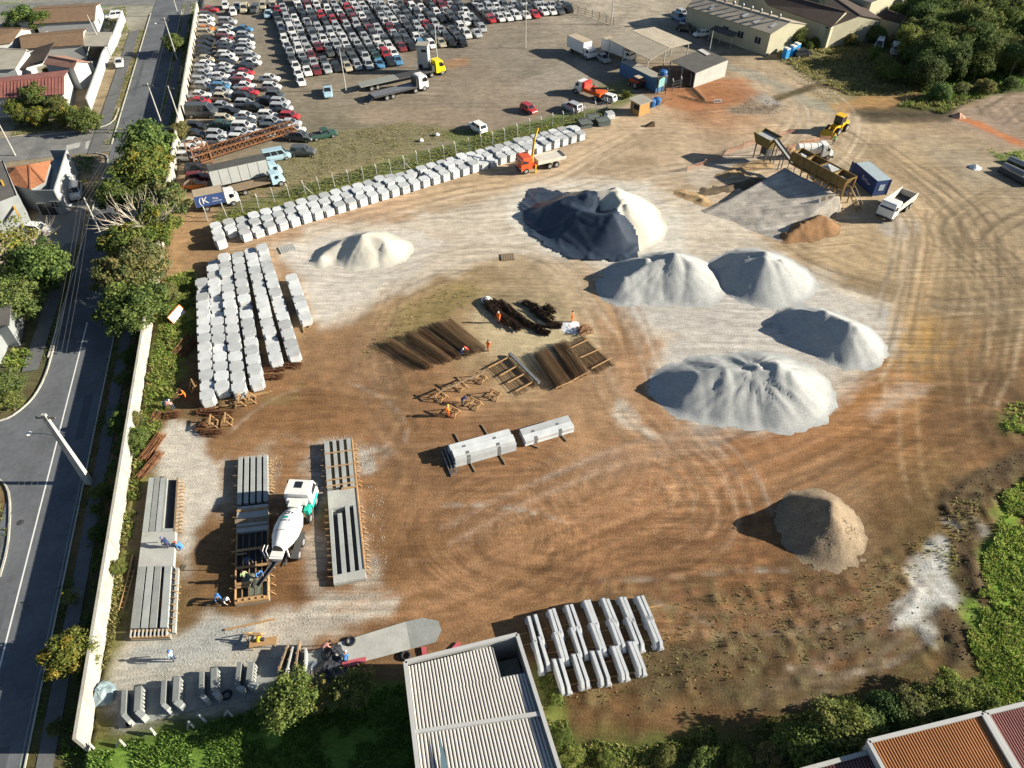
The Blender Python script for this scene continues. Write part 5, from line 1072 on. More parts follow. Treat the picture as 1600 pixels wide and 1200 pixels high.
# ------------------------------------------------------------------ lorries
def whl(t, x, y, r, w, me={}):
    k = (r, w)
    if k not in me: me[k] = wheel_mesh(r, w)
    return link('wheel', me[k], t, (x, y, r))
def axle(t, x, r=.5, half=1.05, w=.3, dual=False):
    for s in (-1, 1):
        whl(t, x, s * half, r, w * (1.8 if dual else 1))
def cab(t, x0, L, W, z0, H, c, nose=0.0, sleeper=False, roofhatch=False):
    """driver's cab from x0 (rear) forward"""
    x1 = x0 + L; h = W / 2; mid = z0 + (H - z0) * .52
    mb = MB(); sec = lambda x, zz, k: [(x, -h * k, z0), (x, -h * k, zz), (x, h * k, zz), (x, h * k, z0)]
    if nose:
        mb.loft([[(x0, -h, z0), (x0, -h, mid), (x0, -h * .86, H), (x0, h * .86, H), (x0, h, mid), (x0, h, z0)], [(x1 - nose - .35, -h, z0), (x1 - nose - .35, -h, mid), (x1 - nose - .35, -h * .86, H), (x1 - nose - .35, h * .86, H), (x1 - nose - .35, h, mid), (x1 - nose - .35, h, z0)], [(x1 - nose, -h, z0), (x1 - nose, -h, mid), (x1 - nose, -h * .9, mid + .05), (x1 - nose, h * .9, mid + .05), (x1 - nose, h, mid), (x1 - nose, h, z0)]])
        mb.loft([sec(x1 - nose - .01, mid, .92), sec(x1 - .2, mid - .12, .8), sec(x1, mid - .4, .7)])
        xs = x1 - nose - .35; xf = x1 - nose
    else:
        ring = lambda x, zt, k: [(x, -h, z0), (x, -h, mid), (x, -h * k, zt - .12), (x, -h * k * .94, zt), (x, h * k * .94, zt), (x, h * k, zt - .12), (x, h, mid), (x, h, z0)]
        mb.loft([ring(x0, H - .05, .95), ring(x0 + .2, H, .96), ring(x1 - .4, H - .02, .95), ring(x1 - .22, H - .22, .94), ring(x1, mid, .98), ring(x1, mid - .25, 1.0)])
        xs = x1 - .35; xf = x1
    o = mb.obj('cab', M_PAINT, t); o.color = (*c, 1)
    MB().add([(xs + .03, -h * .8, H - .18), (xs + .03, h * .8, H - .18), (xf + .025, h * .86, mid + .1), (xf + .025, -h * .86, mid + .1)], [(0, 1, 2, 3)]).obj('windscreen', M_GLASS, o)
    for s in (-1, 1):
        MB().add([(x0 + L * .35, s * (h + .012), mid + .02), (xs + .1 if nose else x1 - .16, s * (h + .012), mid + .02), (xs - .05, s * (h * .93 + .03), H - .25), (x0 + L * .35, s * (h * .93 + .03), H - .25)], [(0, 1, 2, 3)]).obj('side_window', M_GLASS, o)
        MB().box(x1 - .03, x1 + .02, s * h * .6 - .17, s * h * .6 + .17, z0 + .18, z0 + .38).obj('headlight', M_LAMP, o)
        MB().box(xs - .05, xs + .12, s * (h + .18) - .05, s * (h + .18) + .05, mid + .1, mid + .6).obj('mirror', M_DARK, o)
    MB().box(x1 - .15, x1 + .06, -h, h, z0 - .3, z0 + .02).obj('bumper', M_DARK, t)
    if roofhatch: MB().box(x0 + L * .35, x0 + L * .7, -.35, .35, H - .005, H + .03).obj('roof_hatch', M_GLASS, o)
    return o
def chassis(t, x0, x1, z=.75, w=.9):
    MB().box(x0, x1, -w / 2, -w / 2 + .14, z - .2, z).box(x0, x1, w / 2 - .14, w / 2, z - .2, z).box(x0, x1 - .5, -.08, .08, z - .35, z - .2).obj('chassis', M_DARK, t)
def lettering(t, text, size, loc, rot, m, name='lettering', ext=.004):
    cu = bpy.data.curves.new(name, 'FONT'); cu.body = text; cu.size = size; cu.align_x = 'CENTER'; cu.align_y = 'CENTER'; cu.extrude = ext; cu.materials.append(m)
    tmp = bpy.data.objects.new('tmp', cu); me = bpy.data.meshes.new_from_object(tmp); me.name = name; bpy.data.objects.remove(tmp)
    o = link(name, me, t, loc); o.rotation_euler = rot; return o
def lorry(name, label, rear, front, cat='truck', z=0.0, zr=0.0):
    A = P(*rear, zr); B = P(*front, zr); return thing(name, label, cat, (A.x, A.y, z), ang(A, B)), (Vector((B.x, B.y, 0)) - Vector((A.x, A.y, 0))).length
WHT = (.64, .64, .63)
# concrete mixer (rear at x=0)
mx = thing('mixer_truck', 'white concrete mixer truck pouring into the middle casting bed', 'mixer truck', (-20.75, 33.9, 0), ang((-20.85, 33.6), (-20.25, 42.6)))
chassis(mx, .2, 8.3, 1.0); cab(mx, 6.5, 2.1, 2.45, .75, 3.0, WHT, roofhatch=True)
for x in (1.6, 2.95): axle(mx, x, .52, 1.0, .3, True)
axle(mx, 5.6, .52, 1.08, .3); axle(mx, 7.6, .52, 1.08, .3)
mb = MB(); prof = [(.75, .50), (1.0, .62), (2.2, 1.05), (3.1, 1.18), (4.2, 1.15), (5.2, .85), (5.55, .55)]; tilt = math.radians(12)
rings = []
for px_, r in prof:
    rings.append([(px_, r * math.cos(q * math.pi / 12), r * math.sin(q * math.pi / 12)) for q in range(24)])
DM = Matrix.Translation((0, 0, 2.75)) @ Matrix.Rotation(tilt, 4, 'Y')
dr = MB(); dr.loft([[DM @ Vector(p) for p in rg] for rg in rings], 0, True); 
dr = dr.obj('drum', M_WHITE, mx, smooth=True)
mb = MB()
for px_, r in ((1.0, .63), (1.06, .65)): pass
mb.loft([[DM @ Vector((px_, r * math.cos(q * math.pi / 12), r * math.sin(q * math.pi / 12))) for q in range(24)] for px_, r in ((2.16, 1.06), (2.22, 1.075))], 0, False); mb.obj('drum_band', M_STEEL, dr)
MB().cyl(DM @ Vector((.74, 0, 0)), DM @ Vector((.70, 0, 0)), .47, .44, 20).obj('drum_mouth', M_DARK, dr)
# livery on the drum: dark letters and green bars on the upper left flank
M_NAVY = mat('navy_print', (.03, .035, .08), .5, 0); M_TEAL = mat('teal_paint', (.02, .38, .28), .45, .05)
def drum_patch(x0, x1, a0, a1, m, nm):
    mb = MB(); n = 6; R_ = lambda x: np.interp(x, [p[0] for p in prof], [p[1] for p in prof]) + .015
    for i in range(n):
        b0 = a0 + (a1 - a0) * i / n; b1 = a0 + (a1 - a0) * (i + 1) / n
        mb.add([DM @ Vector((x, R_(x) * math.cos(q), R_(x) * math.sin(q))) for x, q in ((x0, b0), (x1, b0), (x1, b1), (x0, b1))], [(0, 1, 2, 3)])
    mb.obj(nm, m, dr)
for x0, x1, a0, a1, m, nm in ((4.05, 4.15, 1.95, 2.5, M_NAVY, 'print'), (4.15, 4.3, 2.4, 2.5, M_NAVY, 'print'), (4.15, 4.3, 1.95, 2.05, M_NAVY, 'print'), (4.3, 4.4, 1.98, 2.5, M_NAVY, 'print'), (4.05, 4.35, 2.62, 2.72, M_NAVY, 'print'), (4.2, 4.3, 2.72, 2.9, M_NAVY, 'print'), (3.62, 3.86, 2.0, 2.16, M_TEAL, 'print'), (3.62, 3.86, 2.2, 2.36, M_TEAL, 'print'), (3.62, 3.86, 2.4, 2.56, M_TEAL, 'print'), (3.38, 3.48, 2.0, 2.6, M_NAVY, 'print'), (3.4, 3.55, 2.68, 2.8, M_NAVY, 'print')):
    drum_patch(3.2 + (x0 - 3.38) * 1.35, 3.2 + (x1 - 3.38) * 1.35, 1.15 + (a0 - 1.95) * .9, 1.15 + (a1 - 1.95) * .9, m, nm)
MB().cyl((6.25, -.95, 2.2), (6.25, .85, 2.2), .33, .33, 16).obj('water_tank', M_WHITE, mx, smooth=False)
MB().box(5.6, 6.4, -1.2, -.75, .8, 1.7).obj('fuel_tank', M_TEAL, mx); MB().box(6.5, 8.2, -1.26, -1.2, .8, 1.3).obj('side_skirt', M_TEAL, mx)
MB().box(5.35, 6.1, -.5, .5, 1.0, 2.6).obj('front_pedestal', M_WHITE, mx); MB().bar((1.0, -.6, 1.0), (1.3, -.45, 2.4), .12, .12).bar((1.0, .6, 1.0), (1.3, .45, 2.4), .12, .12).obj('rear_pedestal', M_WHITE, mx)
MB().box(.1, .7, -.55, .55, 2.4, 2.46).hexa([(.0, -.3, 1.7), (.5, -.3, 1.7), (.5, .3, 1.7), (.0, .3, 1.7)], [(-.1, -.6, 2.4), (.75, -.6, 2.4), (.75, .6, 2.4), (-.1, .6, 2.4)]).obj('hopper', M_WHITE, mx)
MB().bar((.2, .1, 1.75), (-2.0, 1.35, .95), .42, .06).bar((.2, -.12, 1.85), (-2.0, 1.14, 1.05), .04, .2).bar((.2, .32, 1.85), (-2.0, 1.57, 1.05), .04, .2).obj('chute', M_DARK, mx)
for y in (.75, 1.05): MB().tube([(.15, y, .6), (.15, y, 3.2), (.75, y, 3.2)], .035).obj('ladder_rail', M_WHITE, mx)
for s in (-1, 1): MB().box(.8, 3.7, s * 1.05 - .32, s * 1.05 + .32, 1.08, 1.13).obj('mudguard', M_DARK, mx)
# tipper
t, L = lorry('tipper_truck', 'white tipper truck facing the camera beside the blue container', (1413,318), (1376,346))
chassis(t, 0, 7.2, .95); cab(t, 5.2, 2.0, 2.45, .7, 2.9, WHT)
for x in (.9, 2.2): axle(t, x, .5, 1.0, .3, True)
axle(t, 6.3, .5, 1.05)
M_TIP = mat('cream_steel', (.5, .47, .41), .6, .12)
MB().hexa([(.0, -1.1, 1.1), (4.9, -1.1, 1.1), (4.9, 1.1, 1.1), (.0, 1.1, 1.1)], [(-.1, -1.25, 1.2), (5.0, -1.25, 1.2), (5.0, 1.25, 1.2), (-.1, 1.25, 1.2)]).obj('skip_floor', M_DARK, t)
for s in (-1, 1): MB().hexa([(-.1, s * 1.25, 1.2), (5.0, s * 1.25, 1.2), (5.0, s * 1.18, 1.2), (-.1, s * 1.18, 1.2)], [(-.2, s * 1.32, 2.35), (5.1, s * 1.32, 2.35), (5.1, s * 1.25, 2.35), (-.2, s * 1.25, 2.35)]).obj('skip_side', M_TIP, t)
MB().box(4.95, 5.1, -1.25, 1.25, 1.2, 2.5).obj('skip_front', M_TIP, t); MB().box(-.22, -.1, -1.25, 1.25, 1.2, 2.1).obj('tailgate', M_TIP, t)
for k in range(6): MB().box(.3 + k * .85, .4 + k * .85, -1.36, -1.29, 1.2, 2.3).obj('skip_rib', M_TIP, t)
# crane lorry
t, L = lorry('crane_truck', 'orange cab truck with a raised yellow loader crane by the slab rows', (876,254), (797,272)); OR = (.55, .085, .02); YL = mat('crane_yellow', (.62, .36, .015), .45, .06); ORM = mat('orange_paint', (.55, .09, .02), .4, .06)
chassis(t, .2, 7.8, .95); cab(t, 5.9, 2.0, 2.4, .7, 2.75, OR)
for x in (1.4, 2.65): axle(t, x, .5, 1.0, .3, True)
axle(t, 7.0, .5, 1.05)
MB().box(-.3, 4.9, -1.25, 1.25, 1.15, 1.3).obj('deck', M_TIP, t)
for s in (-1, 1): MB().box(-.3, 4.9, s * 1.25 - .04, s * 1.25 + .04, 1.3, 1.75).obj('dropside', M_TIP, t)
MB().box(-.34, -.28, -1.25, 1.25, 1.3, 1.75).obj('tailgate', M_TIP, t); MB().box(.3, 4.6, -.95, .95, 1.3, 1.62).obj('load', M_TIP, t)
cr = MB().cyl((5.35, 0, .9), (5.35, 0, 2.6), .28, .24, 10).obj('crane_column', YL, t)
MB().bar((5.35, 0, 2.5), (4.6, -.9, 4.6), .3, .36).obj('crane_boom', YL, cr); MB().bar((4.6, -.9, 4.55), (3.5, -1.9, 5.9), .24, .26).obj('crane_jib', YL, cr); MB().bar((3.5, -1.9, 5.9), (3.2, -2.1, 6.1), .12, .12).obj('crane_hook', M_DARK, cr)
MB().box(4.95, 5.75, -1.2, 1.2, .95, 1.3).obj('crane_base', ORM, t)
MB().box(5.25, 5.45, 1.2, 1.4, .0, 1.4).box(5.1, 5.6, 1.15, 1.45, 0, .06).obj('stabiliser_leg', YL, t)
# box trucks
M_BOXW = mat('box_white', (.62, .63, .63), .6, .06, .8); M_BOXR = mat('box_roof', al('#cdb89c'), .8, .15)
def box_truck(label, rear, front, c, boxm, roofm, Lb=5.6, H=3.3, Lc=1.7, z=0.0, nose=0.0, name='box_truck', doors=True):
    t, L = lorry(name, label, rear, front); W = 2.3
    chassis(t, .1, Lb + Lc, .85); cab(t, Lb + .1, Lc, 2.1, .6, 2.3, c, nose); axle(t, 1.4, .44, .95, .28, True); axle(t, Lb + Lc * .55, .44, .98)
    b = MB().box(0, Lb, -W / 2, W / 2, .95, H - .03).obj('cargo_box', boxm, t); MB().box(-.02, Lb + .02, -W / 2 - .02, W / 2 + .02, H - .03, H).obj('roof', roofm, b)
    if doors: 
        for s in (-1, 1): MB().box(Lb * .5, Lb * .68, s * (W / 2 + .01) - .012, s * (W / 2 + .01) + .012, 1.05, H - .25).obj('side_door', M_WHITE, b)
    for x in (.02, Lb - .06): MB().box(x - .03, x + .03, -W / 2 - .025, W / 2 + .025, .95, H).obj('corner_trim', M_STEEL, b)
    return t, b
box_truck('white box truck standing clear on the open lot', (892,78), (921,92), WHT, M_BOXW, M_BOXR)
box_truck('white box truck with its nose under the open shed', (944,82), (977,94), WHT, M_BOXW, M_BOXR, 6.2)
M_SILV = mat('silver_panel', al('#c9c8c2'), .55, .08, 1.0); M_BLUEP = mat('livery_blue', al('#3f5a94'), .55, .08)
t, b = box_truck('old truck with a long silver box body and light blue cab', (334,296), (424,276), CC['l'], M_SILV, mat('grey_roof_felt', al('#5f5d58'), .85, .2), 9.0, 3.6, 1.9, name='box_truck', doors=False, nose=.5)
for k in range(5): MB().box(1.4 + k * 1.5, 1.45 + k * 1.5, -1.175, -1.15, .95, 3.5).obj('seam', M_STEEL, b)
t, L = lorry('flatbed_truck', 'light blue cab flatbed truck with a bare timber deck', (362,305), (444,285)); chassis(t, .2, 8.2, .8); cab(t, 6.4, 2.1, 2.1, .55, 2.2, CC['l'], .75); axle(t, 2.0, .46, .95, .28, True); axle(t, 7.7, .46, .98)
for k in range(7): MB().box(0, 6.1, -1.15 + k * .33, -.84 + k * .33, 1.0, 1.1).obj('deck_plank', M_WOODG, t)
t, b = box_truck('small box truck with blue lettered side and white cab', (309,328), (374,315), WHT, M_BLUEP, mat('tan_roof', al('#c4ae90'), .85, .15), 4.3, 2.75, 1.9, name='box_truck', doors=False, nose=.35)
RS = (math.pi / 2, 0, 0); lettering(b, '(K', 1.5, (1.25, -1.17, 1.85), RS, M_WHITE); lettering(b, 'Pop', .5, (3.0, -1.17, 1.95), RS, M_WHITE); lettering(b, 'CAMINHOES', .24, (3.1, -1.17, 1.5), RS, M_WHITE)
# recovery truck, flatbeds, yellow cab
t, L = lorry('recovery_truck', 'white and orange recovery truck with a wrecking boom', (944,158), (893,139)); chassis(t, 0, 7.0, .9); cab(t, 4.9, 2.2, 2.3, .6, 2.5, WHT, .6); axle(t, 1.2, .5, 1.0, .3, True); axle(t, 6.3, .5, 1.02)
MB().box(.3, 4.7, -1.15, 1.15, .9, 1.6).obj('body_sides', ORM, t); MB().box(4.2, 4.85, -1.1, 1.1, 1.6, 2.6).obj('headboard', mat('red_paint', (.45, .04, .03), .4, .06), t)
MB().bar((3.2, 0, 1.6), (-.6, 0, 2.6), .3, .3).bar((3.4, -.4, 1.6), (2.6, 0, 2.4), .15, .15).obj('boom', M_DARK, t); MB().bar((.3, 0, .8), (-1.6, 0, .6), .6, .2).box(-1.8, -1.5, -1.0, 1.0, .5, .8).obj('wheel_lift', M_DARK, t)
t, L = lorry('car_carrier_truck', 'white cab flatbed carrier truck before the parked cars', (588,157), (677,135)); chassis(t, 0, 10.3, .9); cab(t, 8.9, 2.0, 2.4, .65, 3.0, WHT)
for x in (1.8, 3.1): axle(t, x, .5, 1.0, .3, True)
axle(t, 8.0, .5, 1.0, .3, True); axle(t, 10.0, .5, 1.05)
MB().box(-.8, 8.4, -1.25, 1.25, 1.1, 1.22).obj('deck', M_STEEL, t)
for s in (-1, 1): MB().box(-.8, 8.4, s * 1.25 - .05, s * 1.25 + .05, 1.0, 1.32).obj('side_rail', M_DARK, t)
MB().box(8.3, 8.5, -1.2, 1.2, 1.2, 2.7).obj('headboard', M_DARK, t); MB().bar((-.8, 0, 1.1), (-2.2, 0, .3), 2.2, .1).obj('ramp', M_DARK, t)
t, L = lorry('flatbed_truck', 'yellow cab flatbed truck with a grey deck beside the white tower', (566,142), (694,113)); LL = L
YEL_ = (.7, .55, .01); chassis(t, 0, LL - 2, .9); cab(t, LL - 2.3, 2.2, 2.4, .65, 2.9, YEL_, .3)
axle(t, 1.6, .5, 1.0, .3, True); axle(t, 2.9, .5, 1.0, .3, True); axle(t, LL - 3.4, .5, 1.0, .3, True); axle(t, LL - .9, .5, 1.05)
MB().box(-.6, 7.6, -1.25, 1.25, 1.15, 1.3).obj('deck', mat('grey_deck', al('#9a9a90'), .8, .15), t); MB().box(7.7, LL - 2.6, -1.15, 1.15, 1.0, 1.3).obj('winch_deck', M_DARK, t); MB().box(LL - 3.2, LL - 2.6, -1.1, 1.1, 1.3, 2.2).obj('headboard', M_DARK, t)
# tank lorry behind the plant
t, L = lorry('tank_lorry', 'white tank lorry half hidden behind the hopper plant', (1240,247), (1296,245)); chassis(t, 0, L - .5, .85); cab(t, L - 2.0, 2.0, 2.2, .6, 2.5, WHT, .7); axle(t, 1.5, .46, .98, .28, True); axle(t, L - .9, .46, 1.0)
MB().cyl((.2, 0, 1.7), (L - 2.2, 0, 1.7), .82, .82, 18).obj('tank', M_WHITE, t)
for k in range(3): MB().cyl((1.0 + k * 1.2, 0, 1.7), (1.08 + k * 1.2, 0, 1.7), .84, .84, 18).obj('tank_band', M_STEEL, t)
# wheel loader
LY = (.62, .36, .02); M_LY = mat('loader_yellow', LY, .45, .1)
A = P(1306, 206); t = thing('wheel_loader', 'yellow wheel loader with a closed cab near the trench', 'loader', A, ang(A, P(1284, 218)))
MB().hexa([(-2.3, -.8, .8), (-.3, -.7, .7), (-.3, .7, .7), (-2.3, .8, .8)], [(-2.4, -.75, 1.7), (-.3, -.7, 1.8), (-.3, .7, 1.8), (-2.4, .75, 1.7)]).obj('engine_hood', M_LY, t)
MB().box(-.3, .9, -.55, .55, .6, 1.5).obj('front_frame', M_LY, t); o = MB().box(-.9, .5, -.7, .7, 1.6, 3.0).obj('cab', M_GLASS, t); MB().box(-1.0, .6, -.8, .8, 3.0, 3.12).obj('cab_roof', M_LY, o)
for x in (-.88, .48):
    for y in (-.7, .7): MB().box(x - .05, x + .05, y - .05, y + .05, 1.6, 3.0).obj('cab_post', M_DARK, o)
for x in (-1.5, 1.2):
    for s in (-1, 1): whl(t, x, s * .95, .68, .5)
for s in (-1, 1): MB().bar((.4, s * .5, 1.5), (1.9, s * .5, 1.3), .16, .3).bar((1.9, s * .5, 1.3), (2.7, s * .5, .5), .16, .25).obj('lift_arm', M_LY, t)
MB().hexa([(2.5, -1.25, .1), (3.4, -1.25, .05), (3.4, 1.25, .05), (2.5, 1.25, .1)], [(2.45, -1.25, .9), (2.6, -1.25, .95), (2.6, 1.25, .95), (2.45, 1.25, .9)]).obj('bucket', M_LY, t)
A = P(993, 136); t = thing('farm_tractor', 'small orange tractor with a canopy in front of the long blue container', 'tractor', A, ang(A, P(978, 128)))
MB().box(-.6, 1.7, -.35, .35, .7, 1.25).obj('bonnet', ORM, t); MB().box(-1.2, -.2, -.6, .6, .6, 1.1).obj('seat_frame', M_DARK, t); MB().box(-1.3, .1, -.7, .7, 2.2, 2.28).obj('canopy', M_BOXR, t)
for x in (-1.2, 0):
    for s in (-1, 1): MB().cyl((x, s * .6, 1.0), (x, s * .6, 2.2), .04).obj('canopy_post', M_DARK, t)
for s in (-1, 1): whl(t, -.8, s * .8, .75, .4); whl(t, 1.3, s * .7, .42, .25); MB().box(-1.5, -.1, s * .8 - .22, s * .8 + .22, 1.45, 1.55).obj('mudguard', ORM, t)
# derelict lorry cab in the scrub
A = P(1399, 86); t = thing('derelict_cab', 'derelict white lorry cab frame standing among the bushes', 'cab', A, -1.9); cab(t, -1, 2.2, 2.4, .4, 2.6, WHT); MB().box(-1, 1, -.8, .8, .1, .4).obj('underframe', M_DARK, t)
# rusty lattice lying among the cars
A = P(312, 256); B = P(462, 208); rz = ang(A, B); L = (B - A).length
t = thing('rusty_lattice', 'long rusty lattice boom lying across the wrecked cars', 'lattice', A, rz)
for y in (-1.0, 1.0):
    for z in (.9, 1.9): MB().bar((0, y, z), (L, y, z), .22, .22).obj('chord', M_RUST, t)
nb_ = 22
for i in range(nb_):
    x0 = L * i / nb_; x1 = L * (i + 1) / nb_
    for y in (-1.0, 1.0): MB().bar((x0, y, .9), (x1, y, 1.9), .1, .1).bar((x0, y, 1.9), (x0, y, .9), .1, .1).obj('brace', M_RUST, t)
    MB().bar((x0, -1, 1.9), (x1, 1, 1.9), .12, .12).bar((x0, -1, .9), (x0, 1, .9), .12, .12).obj('brace', M_RUSTD, t)
for x in (0, 2.8):
    for y in (-1.2, 1.2): MB().bar((x - 1, y, 0), (x - 1, y, 3.6), .2, .2).obj('upright', mat('orange_rust', al('#9a6a48'), .85, .25), t)
for z in (.6, 2.0, 3.5): MB().bar((-1, -1.2, z), (1.8, -1.2, z), .16, .16).bar((-1, 1.2, z), (1.8, 1.2, z), .16, .16).obj('cross_rail', MATS['orange_rust'], t)
# ------------------------------------------------------------------ buildings
def V3(p, z=None): return Vector((p[0], p[1], p[2] if z is None else z))
M_CREAM = mat('cream_render', al('#f2e6c0', 1.5), .9, .08, .6, .1); M_WREND = mat('white_render', al('#f4f0ea', 1.5), .9, .07, .6, .1); M_GREND = mat('grey_render', al('#a8aaa8', 1.1), .9, .15, .5, .1)
M_ROOFB = mat('brown_tiles', al('#8d7055'), .9, .18, 1.0, .4, fine=.15); M_ROOFR = mat('red_sheet', al('#a5665a'), .85, .22, .5, .15, fine=.1); M_ROOFP = mat('pink_tiles', al('#c08d76'), .9, .12, .8, .4, fine=.12); M_ROOFG = mat('grey_sheet', al('#b3a998'), .9, .14, .6, .15, fine=.08); M_ROOFD = mat('dark_sheet', al('#6d6862'), .9, .18, .6, .2, fine=.1); M_ROOFK = mat('dark_brown_sheet', al('#5a4a40'), .9, .18, .5, .2, fine=.1)
M_TILE = mat('orange_tiles', al('#b8744c'), .9, .22, 1.2, .5, fine=.18); M_ROOFW = mat('asbestos_sheet', al('#b9ab97'), .9, .14, .5, .15, fine=.08)
def slab3(mb, q, th=.12, mi=0):
    q = [Vector(p) for p in q]; n = (q[1] - q[0]).cross(q[3] - q[0]).normalized()
    if n.z < 0: n = -n
    return mb.hexa([p - n * th for p in q], q, mi)
def wall_box(mb, pts, z0, z1):
    n = len(pts)
    for i in range(n):
        a, b = pts[i], pts[(i + 1) % n]; mb.add([(a[0], a[1], z0), (b[0], b[1], z0), (b[0], b[1], z1), (a[0], a[1], z1)], [(0, 1, 2, 3)])
    return mb
def windows(t, a, b, z0, z1, ts, w, m=M_GLASS, name='window', out=.04):
    """windows on the wall that runs from a to b (seen from its right hand side)"""
    a, b = Vector((a[0], a[1], 0)), Vector((b[0], b[1], 0)); L = (b - a).length; d = (b - a) / L; n = Vector((d.y, -d.x, 0))
    for k in ts:
        c = a + d * (k * L)
        o = MB().add([c - d * w / 2 + n * out + Vector((0, 0, z0)), c + d * w / 2 + n * out + Vector((0, 0, z0)), c + d * w / 2 + n * out + Vector((0, 0, z1)), c - d * w / 2 + n * out + Vector((0, 0, z1))], [(0, 1, 2, 3)]).obj(name, m, t)
        for e in ((-w / 2, z0, -w / 2, z1), (w / 2, z0, w / 2, z1), (-w / 2, z0, w / 2, z0), (-w / 2, z1, w / 2, z1), (0, z0, 0, z1)):
            MB().bar(c + d * e[0] + n * (out + .01) + Vector((0, 0, e[1])), c + d * e[2] + n * (out + .01) + Vector((0, 0, e[3])), .07, .07).obj('frame', M_WREND, o)
def gable(name, label, ridge, eave, zr, ze, z0, rm, wm, cat='house', back=1.0, inset=.35, ribs=0, win=()):
    R = [P(*p, zr) for p in ridge]; E = [P(*p, ze) for p in eave]
    Bk = [V3(R[i] + (R[i] - E[i]) * back, ze) for i in (0, 1)]
    t = thing(name, label, cat)
    mb = MB(); slab3(mb, [E[0], E[1], R[1], R[0]]); slab3(mb, [Bk[1], Bk[0], R[0], R[1]]); rf = mb.obj('roof', rm, t)
    MB().bar(R[0] + Vector((0, 0, .03)), R[1] + Vector((0, 0, .03)), .35, .1).obj('ridge_cap', rm, rf)
    if ribs:
        for k in range(ribs):
            u = (k + .5) / ribs; a = E[0].lerp(E[1], u); b = R[0].lerp(R[1], u); MB().bar(a + Vector((0, 0, .02)), b + Vector((0, 0, .02)), .08, .05).obj('sheet_rib', rm, rf)
    d = (R[1] - R[0]); d.z = 0; d.normalize()
    def ins(p, s): 
        c = R[0].lerp(R[1], .5); q = V3(p, 0) + d * inset * s; e = (V3(c, 0) - q); e -= d * e.dot(d); return q + e.normalized() * inset * .8
    c4 = [ins(E[0], 1), ins(E[1], -1), ins(Bk[1], -1), ins(Bk[0], 1)]
    mb = wall_box(MB(), c4, z0 - .1, ze - .05)
    for i, (p, q) in enumerate(((c4[1], c4[2]), (c4[3], c4[0]))):
        r = R[1] - d * inset if i == 0 else R[0] + d * inset
        mb.add([(p.x, p.y, ze - .05), (q.x, q.y, ze - .05), (r.x, r.y, zr - .12)], [(0, 1, 2)])
    w = mb.obj('wall', wm, t)
    for which, zz0, zz1, ts, ww in win: windows(w, c4[which], c4[(which + 1) % 4], zz0, zz1, ts, ww)
    return t, c4
gable('house', 'long brown tiled house farthest up the street', ((50,14),(150,9)), ((52,37),(148,32)), 4.2, 3.0, RZ, M_ROOFB, M_WREND, ribs=0, win=((1, .6, 1.8, (.4,), 1.4),))
gable('house', 'brown roofed long house behind the pink roofed one', ((30,57),(130,49)), ((33,76),(130,70)), 3.6, 2.6, RZ, M_ROOFB, M_WREND)
gable('house', 'white walled house with a pale pink tiled roof', ((76,87),(121,95)), ((67,100),(115,107)), 4.6, 3.6, RZ, M_ROOFP, M_WREND, win=((0, 1.0, 2.2, (.4,), 1.2),), back=1.7)
gable('house', 'long house with a rusty red corrugated roof', ((-40,131),(100,119)), ((-40,155),(100,147)), 4.2, 3.2, RZ, M_ROOFR, M_WREND, ribs=26)
gable('house', 'grey roofed house at the left edge', ((-60,72),(42,78)), ((-60,112),(24,107)), 4.2, 3.4, RZ, M_ROOFG, M_WREND, back=.2)
gable('house', 'brown roofed house at the upper left corner', ((-60,45),(34,44)), ((-60,78),(18,66)), 4.2, 3.0, RZ, M_ROOFB, M_WREND, back=.6)
gable('shed_house', 'pale grey roofed outhouse beside the farthest brown house', ((16,15),(52,15)), ((8,33),(50,37)), 3.4, 2.8, RZ, M_ROOFG, M_WREND, back=.3)
t = thing('lean_to', 'dark purple-brown lean-to roof beside the pink roofed house', 'lean-to'); mb = MB(); slab3(mb, [P(85,66,3.6), P(66,98,3.4), P(30,108,2.6), P(58,74,2.8)]); mb.obj('roof', M_ROOFK, t); wall_box(MB(), [P(83,68,0), P(66,97,0), P(33,107,0), P(60,75,0)], RZ, 2.6).obj('wall', M_WREND, t)
t = thing('carport', 'flat grey carport roof next to the white garden wall', 'carport'); mb = MB(); slab3(mb, [P(130,50,2.4), P(175,50,2.3), P(168,72,2.3), P(131,72,2.4)], .1); mb.obj('roof', M_ROOFG, t)
for q in ((132,52),(172,52),(166,70),(133,70)): p = P(*q, 2.4); MB().box(p.x - .08, p.x + .08, p.y - .08, p.y + .08, RZ, 2.3).obj('post', M_CONC, t)
def garden_wall(label, px, h, m=M_WREND, z0=RZ, th=.18, name='garden_wall'):
    t = thing(name, label, 'wall'); pts = [P(*q, z0) for q in px]
    for a, b in zip(pts[:-1], pts[1:]):
        MB().bar((a.x, a.y, z0 + h / 2 - .05), (b.x, b.y, z0 + h / 2 - .05), th, h + .1).obj('wall_section', m, t); MB().bar((a.x, a.y, z0 + h + .03), (b.x, b.y, z0 + h + .03), th + .08, .06).obj('coping', m, t)
    return t
garden_wall('long white garden wall along the street before the houses', [(196,32),(187,58),(182,72),(166,100),(160,120),(142,172)], 2.3)
garden_wall('low wall of the front garden below the red roofed house', [(20,190),(60,187),(98,182)], .8, M_GREND)
garden_wall('white yard wall between the pink roofed house and the red roofed one', [(104,112),(128,112),(150,112)], 2.0)
garden_wall('grey side wall of the garden left of the trees', [(0,570),(28,500)], 1.8, M_GREND)
gable('house', 'small grey roofed house at the left edge below the trees', ((-40,478),(18,470)), ((-40,512),(14,508)), 3.4, 2.8, RZ, M_ROOFD, M_GREND, back=.6)
